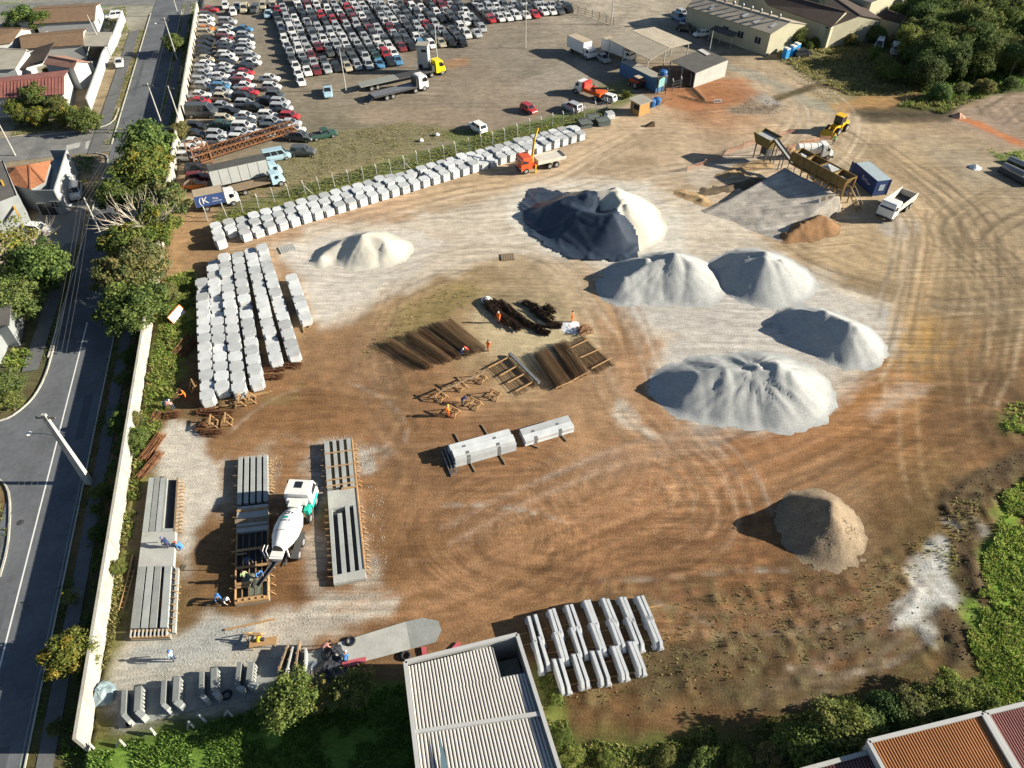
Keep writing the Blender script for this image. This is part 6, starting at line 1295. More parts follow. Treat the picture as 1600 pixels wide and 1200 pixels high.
# house with orange tiles on the corner
t = thing('corner_house', 'corner house with an orange tiled hip roof and grey terrace wall', 'house')
f0 = [P(*q, 3.4) for q in ((6,262),(79,252),(70,285),(48,296))]; apex = P(46, 258, 4.6); ap2 = P(24, 262, 4.6)
mb = MB(); mb.add([f0[0], f0[1], f0[2], f0[3], apex, ap2, P(2, 285, 3.4)], [(0, 1, 4, 5), (1, 2, 4), (2, 3, 4), (3, 6, 5, 4), (6, 0, 5)]); rf = mb.obj('roof', M_TILE, t)
for a, b in ((apex, ap2), (apex, f0[1]), (apex, f0[3]), (apex, f0[2])): MB().bar(a + Vector((0, 0, .05)), b + Vector((0, 0, .05)), .25, .12).obj('ridge_tile_row', M_TILE, rf)
wall_box(MB(), [P(8, 262, 3.4), P(77, 253, 3.4), P(69, 284, 3.4), P(48, 294, 3.4), P(4, 284, 3.4)], RZ, 3.35).obj('wall', M_GREND, t)
tw = [P(*q, 3.6) for q in ((78,234),(104,234),(84,297),(50,297),(70,284))]
mb = MB(); n_ = len(tw); mb.add([(p.x, p.y, 2.2) for p in tw], [tuple(range(n_))]); mb.obj('terrace_floor', mat('terrace', al('#8f9aa2'), .8, .15), t)
for a, b in ((0, 1), (1, 2), (2, 3)): MB().bar((tw[a].x, tw[a].y, 1.5), (tw[b].x, tw[b].y, 1.5), .2, 4.2).obj('parapet_wall', M_WREND if a == 1 else M_GREND, t)
a, b = tw[3], tw[2]; windows(t, a, b, RZ, 1.5, (.3,), 2.6, M_GLASS, 'garage_door', .16); windows(t, a, b, .8, 1.8, (.75,), 1.2, M_GLASS, 'window', .16)
t = thing('modern_house', 'grey modern house with a long yellow beam at the left edge', 'house')
b4 = [P(*q, 4.5) for q in ((-60,262),(4,250),(26,305),(-40,330))]; wall_box(MB(), b4, RZ, 4.5).obj('wall', M_GREND, t); MB().add([(p.x, p.y, 4.4) for p in b4], [(0, 1, 2, 3)]).obj('roof', M_ROOFD, t)
MB().bar(P(2, 282, 4.6), P(29, 337, 2.6), .25, .35).obj('yellow_beam', mat('yellow_beam', al('#d9a83c'), .6, .1), t); windows(t, b4[1], b4[2], 1.0, 3.2, (.3, .7), 1.6)
windows(t, b4[2], b4[3], .8, 2.6, (.3, .7), 1.6)
# corrugated warehouse at the bottom edge
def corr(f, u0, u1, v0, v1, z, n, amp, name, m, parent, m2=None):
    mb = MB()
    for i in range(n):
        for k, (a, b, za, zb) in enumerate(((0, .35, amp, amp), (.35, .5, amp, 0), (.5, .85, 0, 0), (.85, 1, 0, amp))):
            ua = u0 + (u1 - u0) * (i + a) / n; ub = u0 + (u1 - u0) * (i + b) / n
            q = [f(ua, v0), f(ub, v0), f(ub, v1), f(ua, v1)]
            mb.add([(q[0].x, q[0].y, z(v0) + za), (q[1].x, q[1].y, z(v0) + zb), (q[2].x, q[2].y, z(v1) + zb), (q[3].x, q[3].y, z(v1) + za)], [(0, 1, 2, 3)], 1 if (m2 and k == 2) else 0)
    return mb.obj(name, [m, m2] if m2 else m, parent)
def block(name, label, tl, tr, bl, br, zt, roofs, pm, wm, par=.35):
    a, b, c, d = [P(*q, zt) for q in (tl, tr, br, bl)]
    f = lambda u, v: (a * (1 - u) + b * u) * (1 - v) + (d * (1 - u) + c * u) * v
    t = thing(name, label, 'warehouse'); wall_box(MB(), [a, b, c, d], -.1, zt - .02).obj('wall', wm, t)
    for p, q in ((a, b), (b, c), (d, a)): MB().bar((p.x, p.y, zt - .1), (q.x, q.y, zt - .1), .28, .3).obj('parapet', pm, t)
    return t, f
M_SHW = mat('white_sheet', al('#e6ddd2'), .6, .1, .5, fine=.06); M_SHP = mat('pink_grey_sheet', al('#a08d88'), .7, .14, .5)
t, f = block('warehouse', 'warehouse with a white ribbed metal roof at the bottom edge', (633,1034), (808,991), (668,1330), (915,1330), 5.2, None, M_WREND, M_WREND)
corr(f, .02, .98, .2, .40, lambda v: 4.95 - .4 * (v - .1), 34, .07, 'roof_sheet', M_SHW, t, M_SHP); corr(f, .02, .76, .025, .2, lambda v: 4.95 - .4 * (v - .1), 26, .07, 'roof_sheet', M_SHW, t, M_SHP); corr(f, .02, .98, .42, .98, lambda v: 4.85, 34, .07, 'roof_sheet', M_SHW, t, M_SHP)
q = [f(0, .40), f(1, .40), f(1, .42), f(0, .42)]; MB().hexa([(p.x, p.y, 4.5) for p in q], [(p.x, p.y, 5.15) for p in q]).obj('dividing_wall', M_WREND, t)
q = [f(.76, .03), f(.985, .03), f(.985, .2), f(.76, .2)]; MB().add([(p.x, p.y, 2.2) for p in q], [(0, 1, 2, 3)]).obj('light_well_floor', M_CONCD, t)
for i, j in ((0, 3), (3, 2)): MB().bar((q[i].x, q[i].y, 3.5), (q[j].x, q[j].y, 3.5), .12, 2.8).obj('light_well_wall', M_GREND, t)
q = [f(.16, .46), f(.2, .44), f(.34, .9), f(.1, .9)]; mb = MB(); mb.add([(f(.19, .44).x, f(.19, .44).y, 5.2), (f(.27, .95).x, f(.27, .95).y, 5.2), (f(.12, .95).x, f(.12, .95).y, 5.2)], [(0, 1, 2)]); mb.obj('roof_light', mat('blue_grey_sheet', al('#6f8a92'), .5, .1), t)
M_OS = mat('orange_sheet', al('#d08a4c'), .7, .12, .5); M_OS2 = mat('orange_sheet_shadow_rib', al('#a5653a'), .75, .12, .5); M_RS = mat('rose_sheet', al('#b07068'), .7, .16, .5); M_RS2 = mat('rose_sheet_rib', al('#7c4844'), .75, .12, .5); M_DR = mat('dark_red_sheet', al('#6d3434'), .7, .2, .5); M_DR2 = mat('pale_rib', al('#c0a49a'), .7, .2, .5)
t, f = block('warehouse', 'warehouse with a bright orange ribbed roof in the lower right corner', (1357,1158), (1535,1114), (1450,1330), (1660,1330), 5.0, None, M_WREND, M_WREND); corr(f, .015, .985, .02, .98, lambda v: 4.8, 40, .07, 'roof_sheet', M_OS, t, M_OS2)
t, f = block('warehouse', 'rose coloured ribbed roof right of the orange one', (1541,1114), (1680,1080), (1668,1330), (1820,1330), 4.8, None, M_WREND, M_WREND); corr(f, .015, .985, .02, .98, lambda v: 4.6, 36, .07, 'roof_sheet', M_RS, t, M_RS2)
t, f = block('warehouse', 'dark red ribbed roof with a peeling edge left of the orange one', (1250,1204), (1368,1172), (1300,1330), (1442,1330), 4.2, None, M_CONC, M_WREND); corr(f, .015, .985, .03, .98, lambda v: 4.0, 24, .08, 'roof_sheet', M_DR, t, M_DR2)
# cream warehouses at the top
t, c4 = gable('warehouse', 'long cream warehouse with grey roof and row of ventilators', ((1090,-8),(1236,34)), ((1073,10),(1205,53)), 6.0, 4.6, 0, M_ROOFW, M_CREAM, 'warehouse', 1.0, .2, win=((0, 1.8, 3.2, (.5, .68, .88), 1.6),))
for k in range(9):
    a = P(1090, -8, 6.2).lerp(P(1236, 34, 6.2), .12 + k * .095); o = MB().cyl(a - Vector((0, 0, .2)), a + Vector((0, 0, .35)), .2, .2, 8).sph((a.x, a.y, a.z + .6), .38, 0, 10, 6).obj('ventilator', M_STEEL, t)
for u, v in ((.25, .3), (.6, .45), (.75, .3), (.92, .35)):
    e0 = P(1073, 10, 4.6).lerp(P(1205, 53, 4.6), u); r0 = P(1090, -8, 6.0).lerp(P(1236, 34, 6.0), u); p = e0.lerp(r0, v); p2 = e0.lerp(r0, v + .3); d = (P(1205, 53, 4.6) - P(1073, 10, 4.6)).normalized() * .5
    mb = MB(); mb.add([p - d + Vector((0, 0, .06)), p + d + Vector((0, 0, .06)), p2 + d + Vector((0, 0, .06)), p2 - d + Vector((0, 0, .06))], [(0, 1, 2, 3)]); mb.obj('roof_light', M_SHW, t)
mb = MB(); a, b = c4[0].lerp(c4[1], .38), c4[0].lerp(c4[1], .66); n = Vector((b - a)).normalized(); nn = Vector((n.y, -n.x, 0)) * 2.2
slab3(mb, [V3(a + nn, 2.3), V3(b + nn, 2.3), V3(b, 2.7), V3(a, 2.7)], .1); pr = mb.obj('porch_roof', M_ROOFD, t)
for k in (.02, .5, .98): p = a.lerp(b, k) + nn * .95; MB().cyl((p.x, p.y, 0), (p.x, p.y, 2.25), .07).obj('porch_post', M_CONC, pr)
gable('warehouse', 'dark brown roofed warehouse behind the long cream one', ((1180,-20),(1322,18)), ((1200,8),(1300,42)), 6.4, 4.8, 0, M_ROOFK, M_CREAM, 'warehouse', .9, .2)
t, c4 = gable('warehouse', 'dark hip roofed cream building right of the long warehouses', ((1295,-10),(1345,24)), ((1288,40),(1292,44)), 6.0, 4.4, 0, M_ROOFK, M_CREAM, 'warehouse', .8, .2)
t = thing('cream_block', 'tall cream block with small windows at the top edge', 'building'); b4 = [P(*q, 5.5) for q in ((1285,-18),(1362,4),(1425,-22),(1330,-40))]; wall_box(MB(), b4, 0, 5.5).obj('wall', M_CREAM, t); MB().add([(p.x, p.y, 5.4) for p in b4], [(0, 1, 2, 3)]).obj('roof', M_ROOFD, t); windows(t, b4[0], b4[1], 3, 4, (.2, .45, .7), 1.4)
gable('house', 'small house with a dark brown hip roof before the wood', ((1388,16),(1420,28)), ((1366,26),(1432,44)), 4.6, 3.2, 0, M_ROOFK, M_CREAM, 'house', .9, .3)
# open shed
t = thing('open_shed', 'open shed on posts with a wide pale fibre cement roof', 'shed')
for q, nm in ((((950,61),(1016,94),(1046,76),(986,48)), 'roof'), (((986,47),(1046,75),(1081,67),(1022,42)), 'roof')):
    zs = (4.0, 4.0, 4.7, 4.7) if q[0][0] == 950 else (4.75, 4.75, 4.1, 4.1)
    a, b, c, d = [P(x, y, z) for (x, y), z in zip(q, zs)]; mb = MB(); slab3(mb, [a, b, c, d], .08); o = mb.obj(nm, M_ROOFW, t)
    for k in range(24): u = (k + .5) / 24; MB().bar(a.lerp(b, u) + Vector((0, 0, .03)), d.lerp(c, u) + Vector((0, 0, .03)), .1, .04).obj('sheet_rib', M_ROOFW, o)
for q in ((953,64),(975,74),(994,84),(1013,93),(988,52),(1015,64),(1040,76),(1024,45),(1052,57),(1076,68)): p = P(*q, 4.0); MB().cyl((p.x, p.y, 0), (p.x, p.y, 3.95), .12, .12, 6).obj('post', M_CONC, t)
t = thing('low_shed', 'low dark grey roofed shed with a pale end wall', 'shed'); a, b, c, d = [P(*q, z) for q, z in (((1048,95), 3.0), ((1100,76), 3.4), ((1138,93), 3.4), ((1087,114), 2.9))]
mb = MB(); slab3(mb, [a, b, c, d], .1); o = mb.obj('roof', M_ROOFD, t); mb = MB(); slab3(mb, [P(1090,78,3.45), P(1097,76,3.5), P(1110,84,3.5), P(1104,86,3.45)], .04); mb.obj('roof_light', M_SHW, o)
MB().add([(d.x, d.y, 0), (c.x, c.y, 0), (c.x, c.y, 3.3), (d.x, d.y, 2.8)], [(0, 1, 2, 3)]).add([(b.x, b.y, 0), (c.x, c.y, 0), (c.x, c.y, 3.3), (b.x, b.y, 3.3)], [(0, 1, 2, 3)]).obj('wall', M_CONC, t)
for p in (a, a.lerp(d, .5), d): MB().cyl((p.x, p.y, 0), (p.x, p.y, 2.85), .12, .12, 6).obj('post', M_CONC, t)
# guard hut
t = thing('guard_hut', 'small ochre gate hut with a pale sloping roof', 'hut'); a = P(984, 175); rz = ang(P(984, 175), P(998, 182)); t.location = a; t.rotation_euler = (0, 0, rz)
M_OCH = mat('ochre_paint', al('#e0a85c', 1.3), .8, .1)
MB().box(0, 2.4, 0, 2.6, 0, 2.4).obj('wall', M_OCH, t); MB().hexa([(-.4, -.4, 2.42), (2.8, -.4, 2.3), (2.8, 3.0, 2.3), (-.4, 3.0, 2.42)], [(-.4, -.4, 2.52), (2.8, -.4, 2.4), (2.8, 3.0, 2.4), (-.4, 3.0, 2.52)]).obj('roof', M_ROOFG, t); MB().box(.9, 2.3, -.02, .01, 1.0, 1.9).obj('window', M_GLASS, t); MB().box(.1, .7, -.02, .01, 0, 2.0).obj('door', M_WOODG, t)
# containers
def corr_box(t, L, W_, H, m, roofm, name='wall'):
    mb = MB(); mb.box(0, L, 0, W_, .12, H); b = mb.obj('shell', m, t)
    for k in range(int(L / .45)):
        for y in (-.02, W_ - .01): MB().box(.25 + k * .45, .45 + k * .45, y, y + .03, .25, H - .15).obj('corrugation', m, b)
    MB().box(.02, L - .02, .02, W_ - .02, H, H + .03).obj('roof', roofm, t)
    for x in (0, L):
        for y in (0, W_): MB().box(x - .07, x + .07, y - .07, y + .07, 0, H + .05).obj('corner_post', m, t)
    return b
A = P(1362, 307); B = P(1318, 268); L = 6.1; rz = ang(B, A); st = Vector((A.x, A.y, 0)) - Vector((math.cos(rz), math.sin(rz), 0)) * L
M_NB = mat('container_blue', (.022, .05, .16), .5, .08); t = thing('shipping_container', 'navy blue container with white line logo and pale roof', 'container', st, rz); b = corr_box(t, L, 2.44, 2.6, M_NB, mat('pale_blue_roof', al('#b8c4c8'), .7, .12))
mb = MB(); lg = [(2.6, 1.2), (2.6, 1.7), (2.75, 1.95), (2.9, 1.7), (2.9, 1.3), (3.2, 1.3), (3.2, 1.6), (3.5, 1.6), (3.5, 1.3)]
for p, q in zip(lg[:-1], lg[1:]): mb.bar((p[0], -.035, p[1]), (q[0], -.035, q[1]), .02, .06)
for k in range(10): a0, a1 = k * .628, (k + 1) * .628; mb.bar((3.8 + .22 * math.cos(a0), -.035, 1.45 + .22 * math.sin(a0)), (3.8 + .22 * math.cos(a1), -.035, 1.45 + .22 * math.sin(a1)), .02, .05)
mb.obj('line_logo', M_WHITE, b); lettering(b, 'iger', .5, (4.5, -.035, 1.35), RS, M_WHITE)
MB().box(L + .005, L + .04, .7, 1.6, .9, 1.9).obj('end_window', mat('pale_window', al('#c5d4dc'), .3, 0), t); MB().box(-.9, -.02, -.06, .0, .2, 2.5).obj('open_door', M_NB, t)
A = P(1024, 146); B = P(968, 117); rz = ang(B, A); L = (A - B).length; M_CB = mat('faded_blue_steel', al('#4f7ea8'), .6, .14); t = thing('shipping_container', 'long faded blue container beside the open shed', 'container', B, rz); corr_box(t, L, 2.44, 2.6, M_CB, M_ROOFG)
t = thing('banner_board', 'light teal board on tall posts before the blue container', 'board', P(1026, 147), ang(P(1026, 147), P(1040, 142))); MB().box(0, 1.9, -.03, .03, 1.2, 3.4).obj('panel', mat('teal_board', al('#8cc4c0'), .7, .1), t)
for x in (0, 1.9): MB().cyl((x, 0, 0), (x, 0, 3.5), .08).obj('post', M_WOODG, t)
M_TB = mat('tank_blue', (.03, .12, .32), .45, .06)
def tank(label, px, z, r, h):
    p = P(*px, z); t = thing('water_tank', label, 'tank', (p.x, p.y, z)); mb = MB(); mb.loft([[(rr_ * math.cos(k * .5236), rr_ * math.sin(k * .5236), zz) for k in range(12)] for zz, rr_ in ((0, r * .85), (h * .8, r), (h, r * .9), (h + .12, r * .3))]); mb.obj('tank_body', M_TB, t); MB().cyl((0, 0, h + .1), (0, 0, h + .18), r * .3, r * .3, 10).obj('lid', M_TB, t)
    return t
tk = tank('round blue water tank raised behind the teal board', (1036, 117), 3.4, .8, .8); MB().box(-.9, .9, -.9, .9, -.12, -.01).obj('platform', M_WOODG, tk)
for x in (-.8, .8):
    for y in (-.8, .8): MB().box(x - .07, x + .07, y - .07, y + .07, -3.4, -.1).obj('stand_leg', M_WOODG, tk)
for i, (px, py) in enumerate(((1018, 166), (1026, 163))): tank('%s dark blue water tank behind the gate hut' % ('left' if i == 0 else 'right'), (px, py), 0, .75, 1.2)
# white tower
t = thing('watch_tower', 'tall white square tower beside the yellow truck cab', 'tower', P(664, 113), -.1); MB().box(-1.1, 1.1, -1.1, 1.1, 0, 5.6).obj('wall', M_WREND, t); MB().box(-1.25, 1.25, -1.25, 1.25, 5.6, 5.72).obj('roof', M_ROOFG, t); MB().box(-.2, .8, -1.13, -1.09, 4.4, 4.9).obj('window', M_GLASS, t); MB().box(-.9, -.1, -1.13, -1.09, 0, 2.0).obj('door', M_GLASS, t)
# toilets
M_TO = mat('cabin_blue', (.03, .25, .55), .5, .06)
for i, (px, py) in enumerate(((1226, 92), (1236, 88), (1242, 84))):
    t = thing('portable_toilet', '%s of the blue toilet cabins by the cream warehouse' % ('nearest', 'middle', 'farthest')[i], 'toilet', P(px, py), .5, 'blue toilet cabins'); MB().box(-.55, .55, -.55, .55, 0, 2.1).obj('cabin', M_TO, t); MB().hexa([(-.58, -.58, 2.1), (.58, -.58, 2.1), (.58, .58, 2.1), (-.58, .58, 2.1)], [(-.4, -.58, 2.3), (.4, -.58, 2.3), (.4, .58, 2.3), (-.4, .58, 2.3)]).obj('roof', M_WHITE, t); MB().box(-.35, .35, -.57, -.55, .1, 1.95).obj('door', M_TO, t)
t = thing('notice_board', 'white notice board lying on the red bank', 'board', P(1121, 161), .1); MB().box(-.75, .75, -.04, .04, .1, .7).obj('panel', M_WHITE, t); MB().box(-.5, .5, -.06, -.04, .35, .5).obj('dark_band', M_DARK, t); MB().box(-.7, -.6, -.05, .05, -.05, .12).box(.6, .7, -.05, .05, -.05, .12).obj('feet', M_WOODG, t)
# ------------------------------------------------------------------ batching plant and ramp
O = Vector((50.1, 97.2, 0)); U = Vector((-.51, .86, 0)).normalized(); Wv = Vector((U.y, -U.x, 0))
t = thing('hopper_plant', 'yellow four bin aggregate hopper plant on legs', 'hopper plant', O, math.atan2(U.y, U.x))
M_PY = mat('plant_yellow', al('#94733a'), .55, .18, 1.0); bw = 2.7
for i in range(4):
    x0 = i * bw; x1 = x0 + bw - .06; yA, yB = -2.2, 0.0
    mb = MB(); top = [(x0, yA, 4.4), (x1, yA, 4.4), (x1, yB, 4.4), (x0, yB, 4.4)]; bot = [(x0 + .7, yA + .7, 2.7), (x1 - .7, yA + .7, 2.7), (x1 - .7, yB - .7, 2.7), (x0 + .7, yB - .7, 2.7)]
    mb.add(bot + top, [(0, 1, 5, 4), (1, 2, 6, 5), (2, 3, 7, 6), (3, 0, 4, 7)]); o = mb.obj('bin', M_PY, t)
    for p, q in ((0, 1), (1, 2), (2, 3), (3, 0)): MB().bar(top[p], top[q], .14, .2).obj('rim', M_PY, o)
    mb = MB(); c = ((x0 + x1) / 2, -1.1, 0); lv = (3.7, 4.3, 3.6, 3.9)[i]
    k_ = (lv - 2.7) / 1.7 * .7 + .02; mb.add([(x0 + .7 - k_, yA + .7 - k_, lv), (x1 - .7 + k_, yA + .7 - k_, lv), (x1 - .7 + k_, yB - .7 + k_, lv), (x0 + .7 - k_, yB - .7 + k_, lv), (c[0] + .3, c[1] + .4, lv + .45)], [(0, 1, 4), (1, 2, 4), (2, 3, 4), (3, 0, 4)]); mb.obj('aggregate', M_GRIT, o)
    for y in (yA + .1, yB - .1): MB().bar((x0 + .05, y, 0), (x0 + .05, y, 4.3), .16, .16).obj('leg', M_PY, t)
    MB().bar((x0 + .05, yA, 1.9), (x0 + .05, yB, 1.9), .1, .12).obj('cross_beam', M_PY, t); MB().box(x0 + .9, x1 - .9, -1.4, -.8, 2.2, 2.7).obj('feed_gate', M_DARK, t)
for y, z0_ in ((-2.26, 3.4), (.06, 2.9)): MB().box(0, 4 * bw, y - .03, y + .03, z0_, 4.3).obj('side_panel', M_PY, t)
for k in range(9): MB().box(k * 1.34, k * 1.34 + .1, .09, .16, 1.2, 4.3).obj('stiffener', M_PY, t)
for y in (-2.1, -.1): MB().bar((0, y, 2.5), (4 * bw, y, 2.5), .14, .2).obj('side_beam', M_PY, t)
MB().box(-.3, 4 * bw + .5, -1.45, -.75, 1.9, 2.05).obj('belt', M_DARK, t)
for k in range(5): MB().bar((-.3 - .5 * k, -2.2, 1.9 - .36 * k), (-.3 - .5 * k, -1.3, 1.9 - .36 * k), .3, .05).obj('stair_tread', M_PY, t)
for y in (-2.2, -1.3): MB().bar((-.1, y, 2.2), (-2.6, y, .1), .08, .14).bar((-.1, y, 3.1), (-2.6, y, 1.0), .05, .05).obj('stair_rail', M_PY, t)
c2 = thing('belt_conveyor', 'inclined belt conveyor between the bins and the weigh hopper', 'conveyor', O + U * (4 * bw + .2), math.atan2(U.y, U.x)); MB().bar((0, -1.1, 2.1), (4.6, -1.1, 4.2), .8, .2).obj('belt', M_CONCD, c2)
for y in (-1.55, -.65): MB().bar((0, y, 2.2), (4.6, y, 4.3), .08, .3).obj('side_frame', M_DARK, c2)
for x, z in ((2.2, 3.0), (4.0, 3.8)): MB().bar((x, -1.5, 0), (x, -1.5, z), .12, .12).bar((x, -.7, 0), (x, -.7, z), .12, .12).obj('leg', M_DARK, c2)
h2 = thing('weigh_hopper', 'dark olive weigh hopper on a steel stand above the trench', 'hopper', O + U * (4 * bw + 6.2), math.atan2(U.y, U.x)); M_OLV = mat('olive_steel', al('#85703c'), .7, .2)
MB().add([(-1.2, -2.0, 2.6), (1.6, -2.0, 2.6), (1.6, -.2, 2.6), (-1.2, -.2, 2.6), (-1.6, -2.5, 4.4), (2.2, -2.5, 4.4), (2.2, .2, 4.4), (-1.6, .2, 4.4)], [(0, 1, 2, 3), (0, 1, 5, 4), (1, 2, 6, 5), (2, 3, 7, 6), (3, 0, 4, 7)]).obj('hopper_body', M_OLV, h2); MB().add([(-1.4, -2.3, 4.0), (2.0, -2.3, 4.0), (2.0, 0, 4.0), (-1.4, 0, 4.0)], [(0, 1, 2, 3)]).obj('fill', M_GRIT, h2)
for x in (-1, 1.4):
    for y in (-1.9, -.3): MB().bar((x, y, 0), (x, y, 2.6), .16, .16).obj('leg', M_DARK, h2)
MB().box(-1.0, .4, -1.6, -.6, 1.2, 2.4).obj('motor_box', M_DARK, h2)
# ramp of packed spoil up to the bins
cn = [Vector((44.2, 106.6, 2.2)), Vector((50.3, 96.6, 2.4)), Vector((39.5, 87.0, .1)), Vector((29.0, 96.0, .05))]
nu = 46; uu, vv = np.meshgrid(np.linspace(-.08, 1.08, nu), np.linspace(-.1, 1.05, nu))
def bl(i): return (cn[0][i] * (1 - uu) + cn[1][i] * uu) * (1 - vv) + (cn[3][i] * (1 - uu) + cn[2][i] * uu) * vv
RX, RY, RZz = bl(0), bl(1), bl(2); edge = np.minimum.reduce([uu / .06, (1 - uu) / .08, vv / .05, (1.0 - vv) / .1]); RZz = np.maximum(RZz, .02) * np.clip(edge + .3, 0, 1) + (fbm(RX, RY, 1.5, 333, 3) - .5) * .18 - .06 * (edge < -.2)
me = grid_mesh('earth_ramp', RX, RY, RZz, np.array(al('#c9bcac'))[None, None] * (1 + (fbm(RX, RY, 2.2, 335, 4) - .5) * .6)[..., None] * np.where((uu > .93) | (uu < .05), .6, 1)[..., None]); me.materials.append(M_SOIL); tag(link('earth_ramp', me), kind='structure')  # both side edges darkened in the vertex colour to imitate side shading
heap('soil_bank', 'steep bank of red-brown soil at the end of the ramp', 'bank', [(1232,362,1.0),(1258,345,1.8),(1284,332,2.2)], .8, mat('red_soil', al('#9a7048'), .95, .25, 1.0, .6, fine=.25, bscale=4), 271, .4, rough=.15, kind='structure')
t = thing('timber_retaining_wall', 'timber retaining wall of leaning planks under the hopper plant', 'retaining wall'); A = P(1278, 336); B = P(1306, 330)
for k in range(9):
    p = A.lerp(B, k / 8); MB().bar((p.x, p.y, 0), (p.x - .1, p.y + .9, 2.4), .3, .08).obj('plank', M_WOODG if k % 3 else M_CONC, t)
# trench lips and safety net
t = thing('safety_net', 'orange plastic safety net sagging along the trench', 'net'); pts = [P(*q) for q in ((1073,268),(1100,258),(1130,243),(1160,232),(1186,222),(1215,214),(1245,206))]; M_NETO = mat('orange_net', al('#d89a7c'), .7, .1)
for a, b in zip(pts[:-1], pts[1:]):
    for k in range(4): MB().bar((a.x, a.y, .15 + k * .24), (b.x, b.y, .1 + k * .2 + RNG.uniform(-.05, .05)), .03, .06).obj('net_strand', M_NETO, t)
for a in pts: MB().cyl((a.x, a.y, 0), (a.x, a.y, 1.2), .04).obj('stake', M_WOOD, t)
t = thing('safety_net', 'orange-pink safety net behind the white tank lorry', 'net'); pts = [P(*q) for q in ((1230,236),(1258,226),(1280,220),(1298,218))]
for a, b in zip(pts[:-1], pts[1:]):
    for k in range(4): MB().bar((a.x, a.y, .15 + k * .24), (b.x, b.y, .15 + k * .13), .03, .075).obj('net_strand', M_NETO, t)
for a in pts: MB().cyl((a.x, a.y, 0), (a.x, a.y, 1.2), .04).obj('stake', M_WOOD, t)
heap('excavated_soil', 'ridge of yellow-brown spoil beside the trench', 'spoil heap', [(1130,270,.4),(1150,262,.5),(1172,256,.5),(1195,250,.6)], .6, mat('yellow_soil', al('#bd9a6c'), .95, .25, 1.0, .6, fine=.25, bscale=4), 281, .2, rough=.12, kind='structure')
heap('excavated_soil', 'dark spoil ridge below the ramp', 'spoil heap', [(1100,298,.4),(1135,290,.5),(1180,280,.5)], .55, mat('dark_soil', al('#75624a'), .95, .25, 1.0, .6, fine=.25, bscale=4), 291, .2, rough=.12, kind='structure')
heap('excavated_soil', 'sandy bank left of the ramp', 'spoil heap', [(1070,300,.5),(1095,305,.6)], .5, MATS['yellow_soil'], 295, .2, rough=.12, kind='structure')
heap('excavated_soil', 'yellow spoil by the wheel loader', 'spoil heap', [(1236,232,.5),(1262,220,.5)], .6, MATS['yellow_soil'], 297, .2, rough=.12, kind='structure')
# ------------------------------------------------------------------ post fence
t = thing('post_fence', 'row of leaning concrete fence posts with wire beside the slab rows', 'fence'); FP = [(325,346),(354,339),(380,332),(405,326),(429,316),(453,309),(478,304),(500,298),(523,293),(546,287),(568,282),(590,278),(611,271),(632,265),(652,257),(672,254),(694,248),(713,242),(732,236),(752,230),(770,226),(789,221),(809,214),(827,206),(845,203),(863,197),(880,194),(896,190),(913,185),(930,178),(948,173)]
pm_ = MB().bar((0, 0, -.1), (0, 0, 1.9), .14, .12).bar((0, 0, 1.88), (-.1, .38, 2.3), .13, .11).mesh('post', M_CONC); st_ = MB().bar((0, 0, 1.5), (1.1, .1, 0), .1, .1).bar((0, 0, 1.5), (-1.1, -.1, 0), .1, .1).mesh('strut', M_CONC); pts = [P(*q) for q in FP]
for i, p in enumerate(pts):
    o = link('post', pm_, t, p, RNG.uniform(-.2, .2)); o.rotation_euler = (RNG.uniform(-.05, .05), RNG.uniform(-.05, .05), RNG.uniform(-.1, .4))
    if i in (6, 13): link('strut', st_, t, p)
for z in (.5, 1.0, 1.5, 1.85):
    mb = MB()
    for a, b in zip(pts[:-1], pts[1:]): mb.cyl((a.x, a.y, z), (b.x, b.y, z), .012, .012, 3)
    mb.obj('wire', M_STEEL, t)
t = thing('mesh_fence', 'pale post and rail fence along the far edge of the car lot', 'fence'); pts = [P(*q) for q in ((893,16),(903,22),(914,24),(925,28),(936,32),(947,36),(958,40))]
for p in pts: link('post', pm_, t, p)
for a, b in zip(pts[:-1], pts[1:]):
    for z in (.4, .9, 1.4): MB().bar((a.x, a.y, z), (b.x, b.y, z), .03, .08).obj('rail', mat('tan_mesh', al('#c9a878'), .9, .15), t)
t = thing('wire_fence', 'old post fence before the low grey shed', 'fence'); pts = [P(*q) for q in ((1050,142),(1063,138),(1078,134),(1092,128))]
for p in pts: link('post', pm_, t, p)
for z in (.6, 1.2, 1.7):
    for a, b in zip(pts[:-1], pts[1:]): MB().cyl((a.x, a.y, z), (b.x, b.y, z), .02, .02, 3).obj('wire', M_STEEL, t)
t = thing('broken_fence', 'broken white concrete fence posts along the lower grass bank', 'fence')
for q, h, a in (((140,1172),.9,.5),((182,1166),.7,1.2),((243,1148),.8,-.4),((293,1138),.8,.6),((322,1128),1.0,-.8),((350,1120),.7,.9),((130,1165),1.1,0)): 
    p = P(*q); MB().bar((0, 0, 0), (math.sin(a) * .5, .2, h), .16, .12).bar((math.sin(a) * .5, .2, h), (math.sin(a) * .5 + .4, -.1, h - .35), .14, .1).obj('post', M_CONC, t, p)
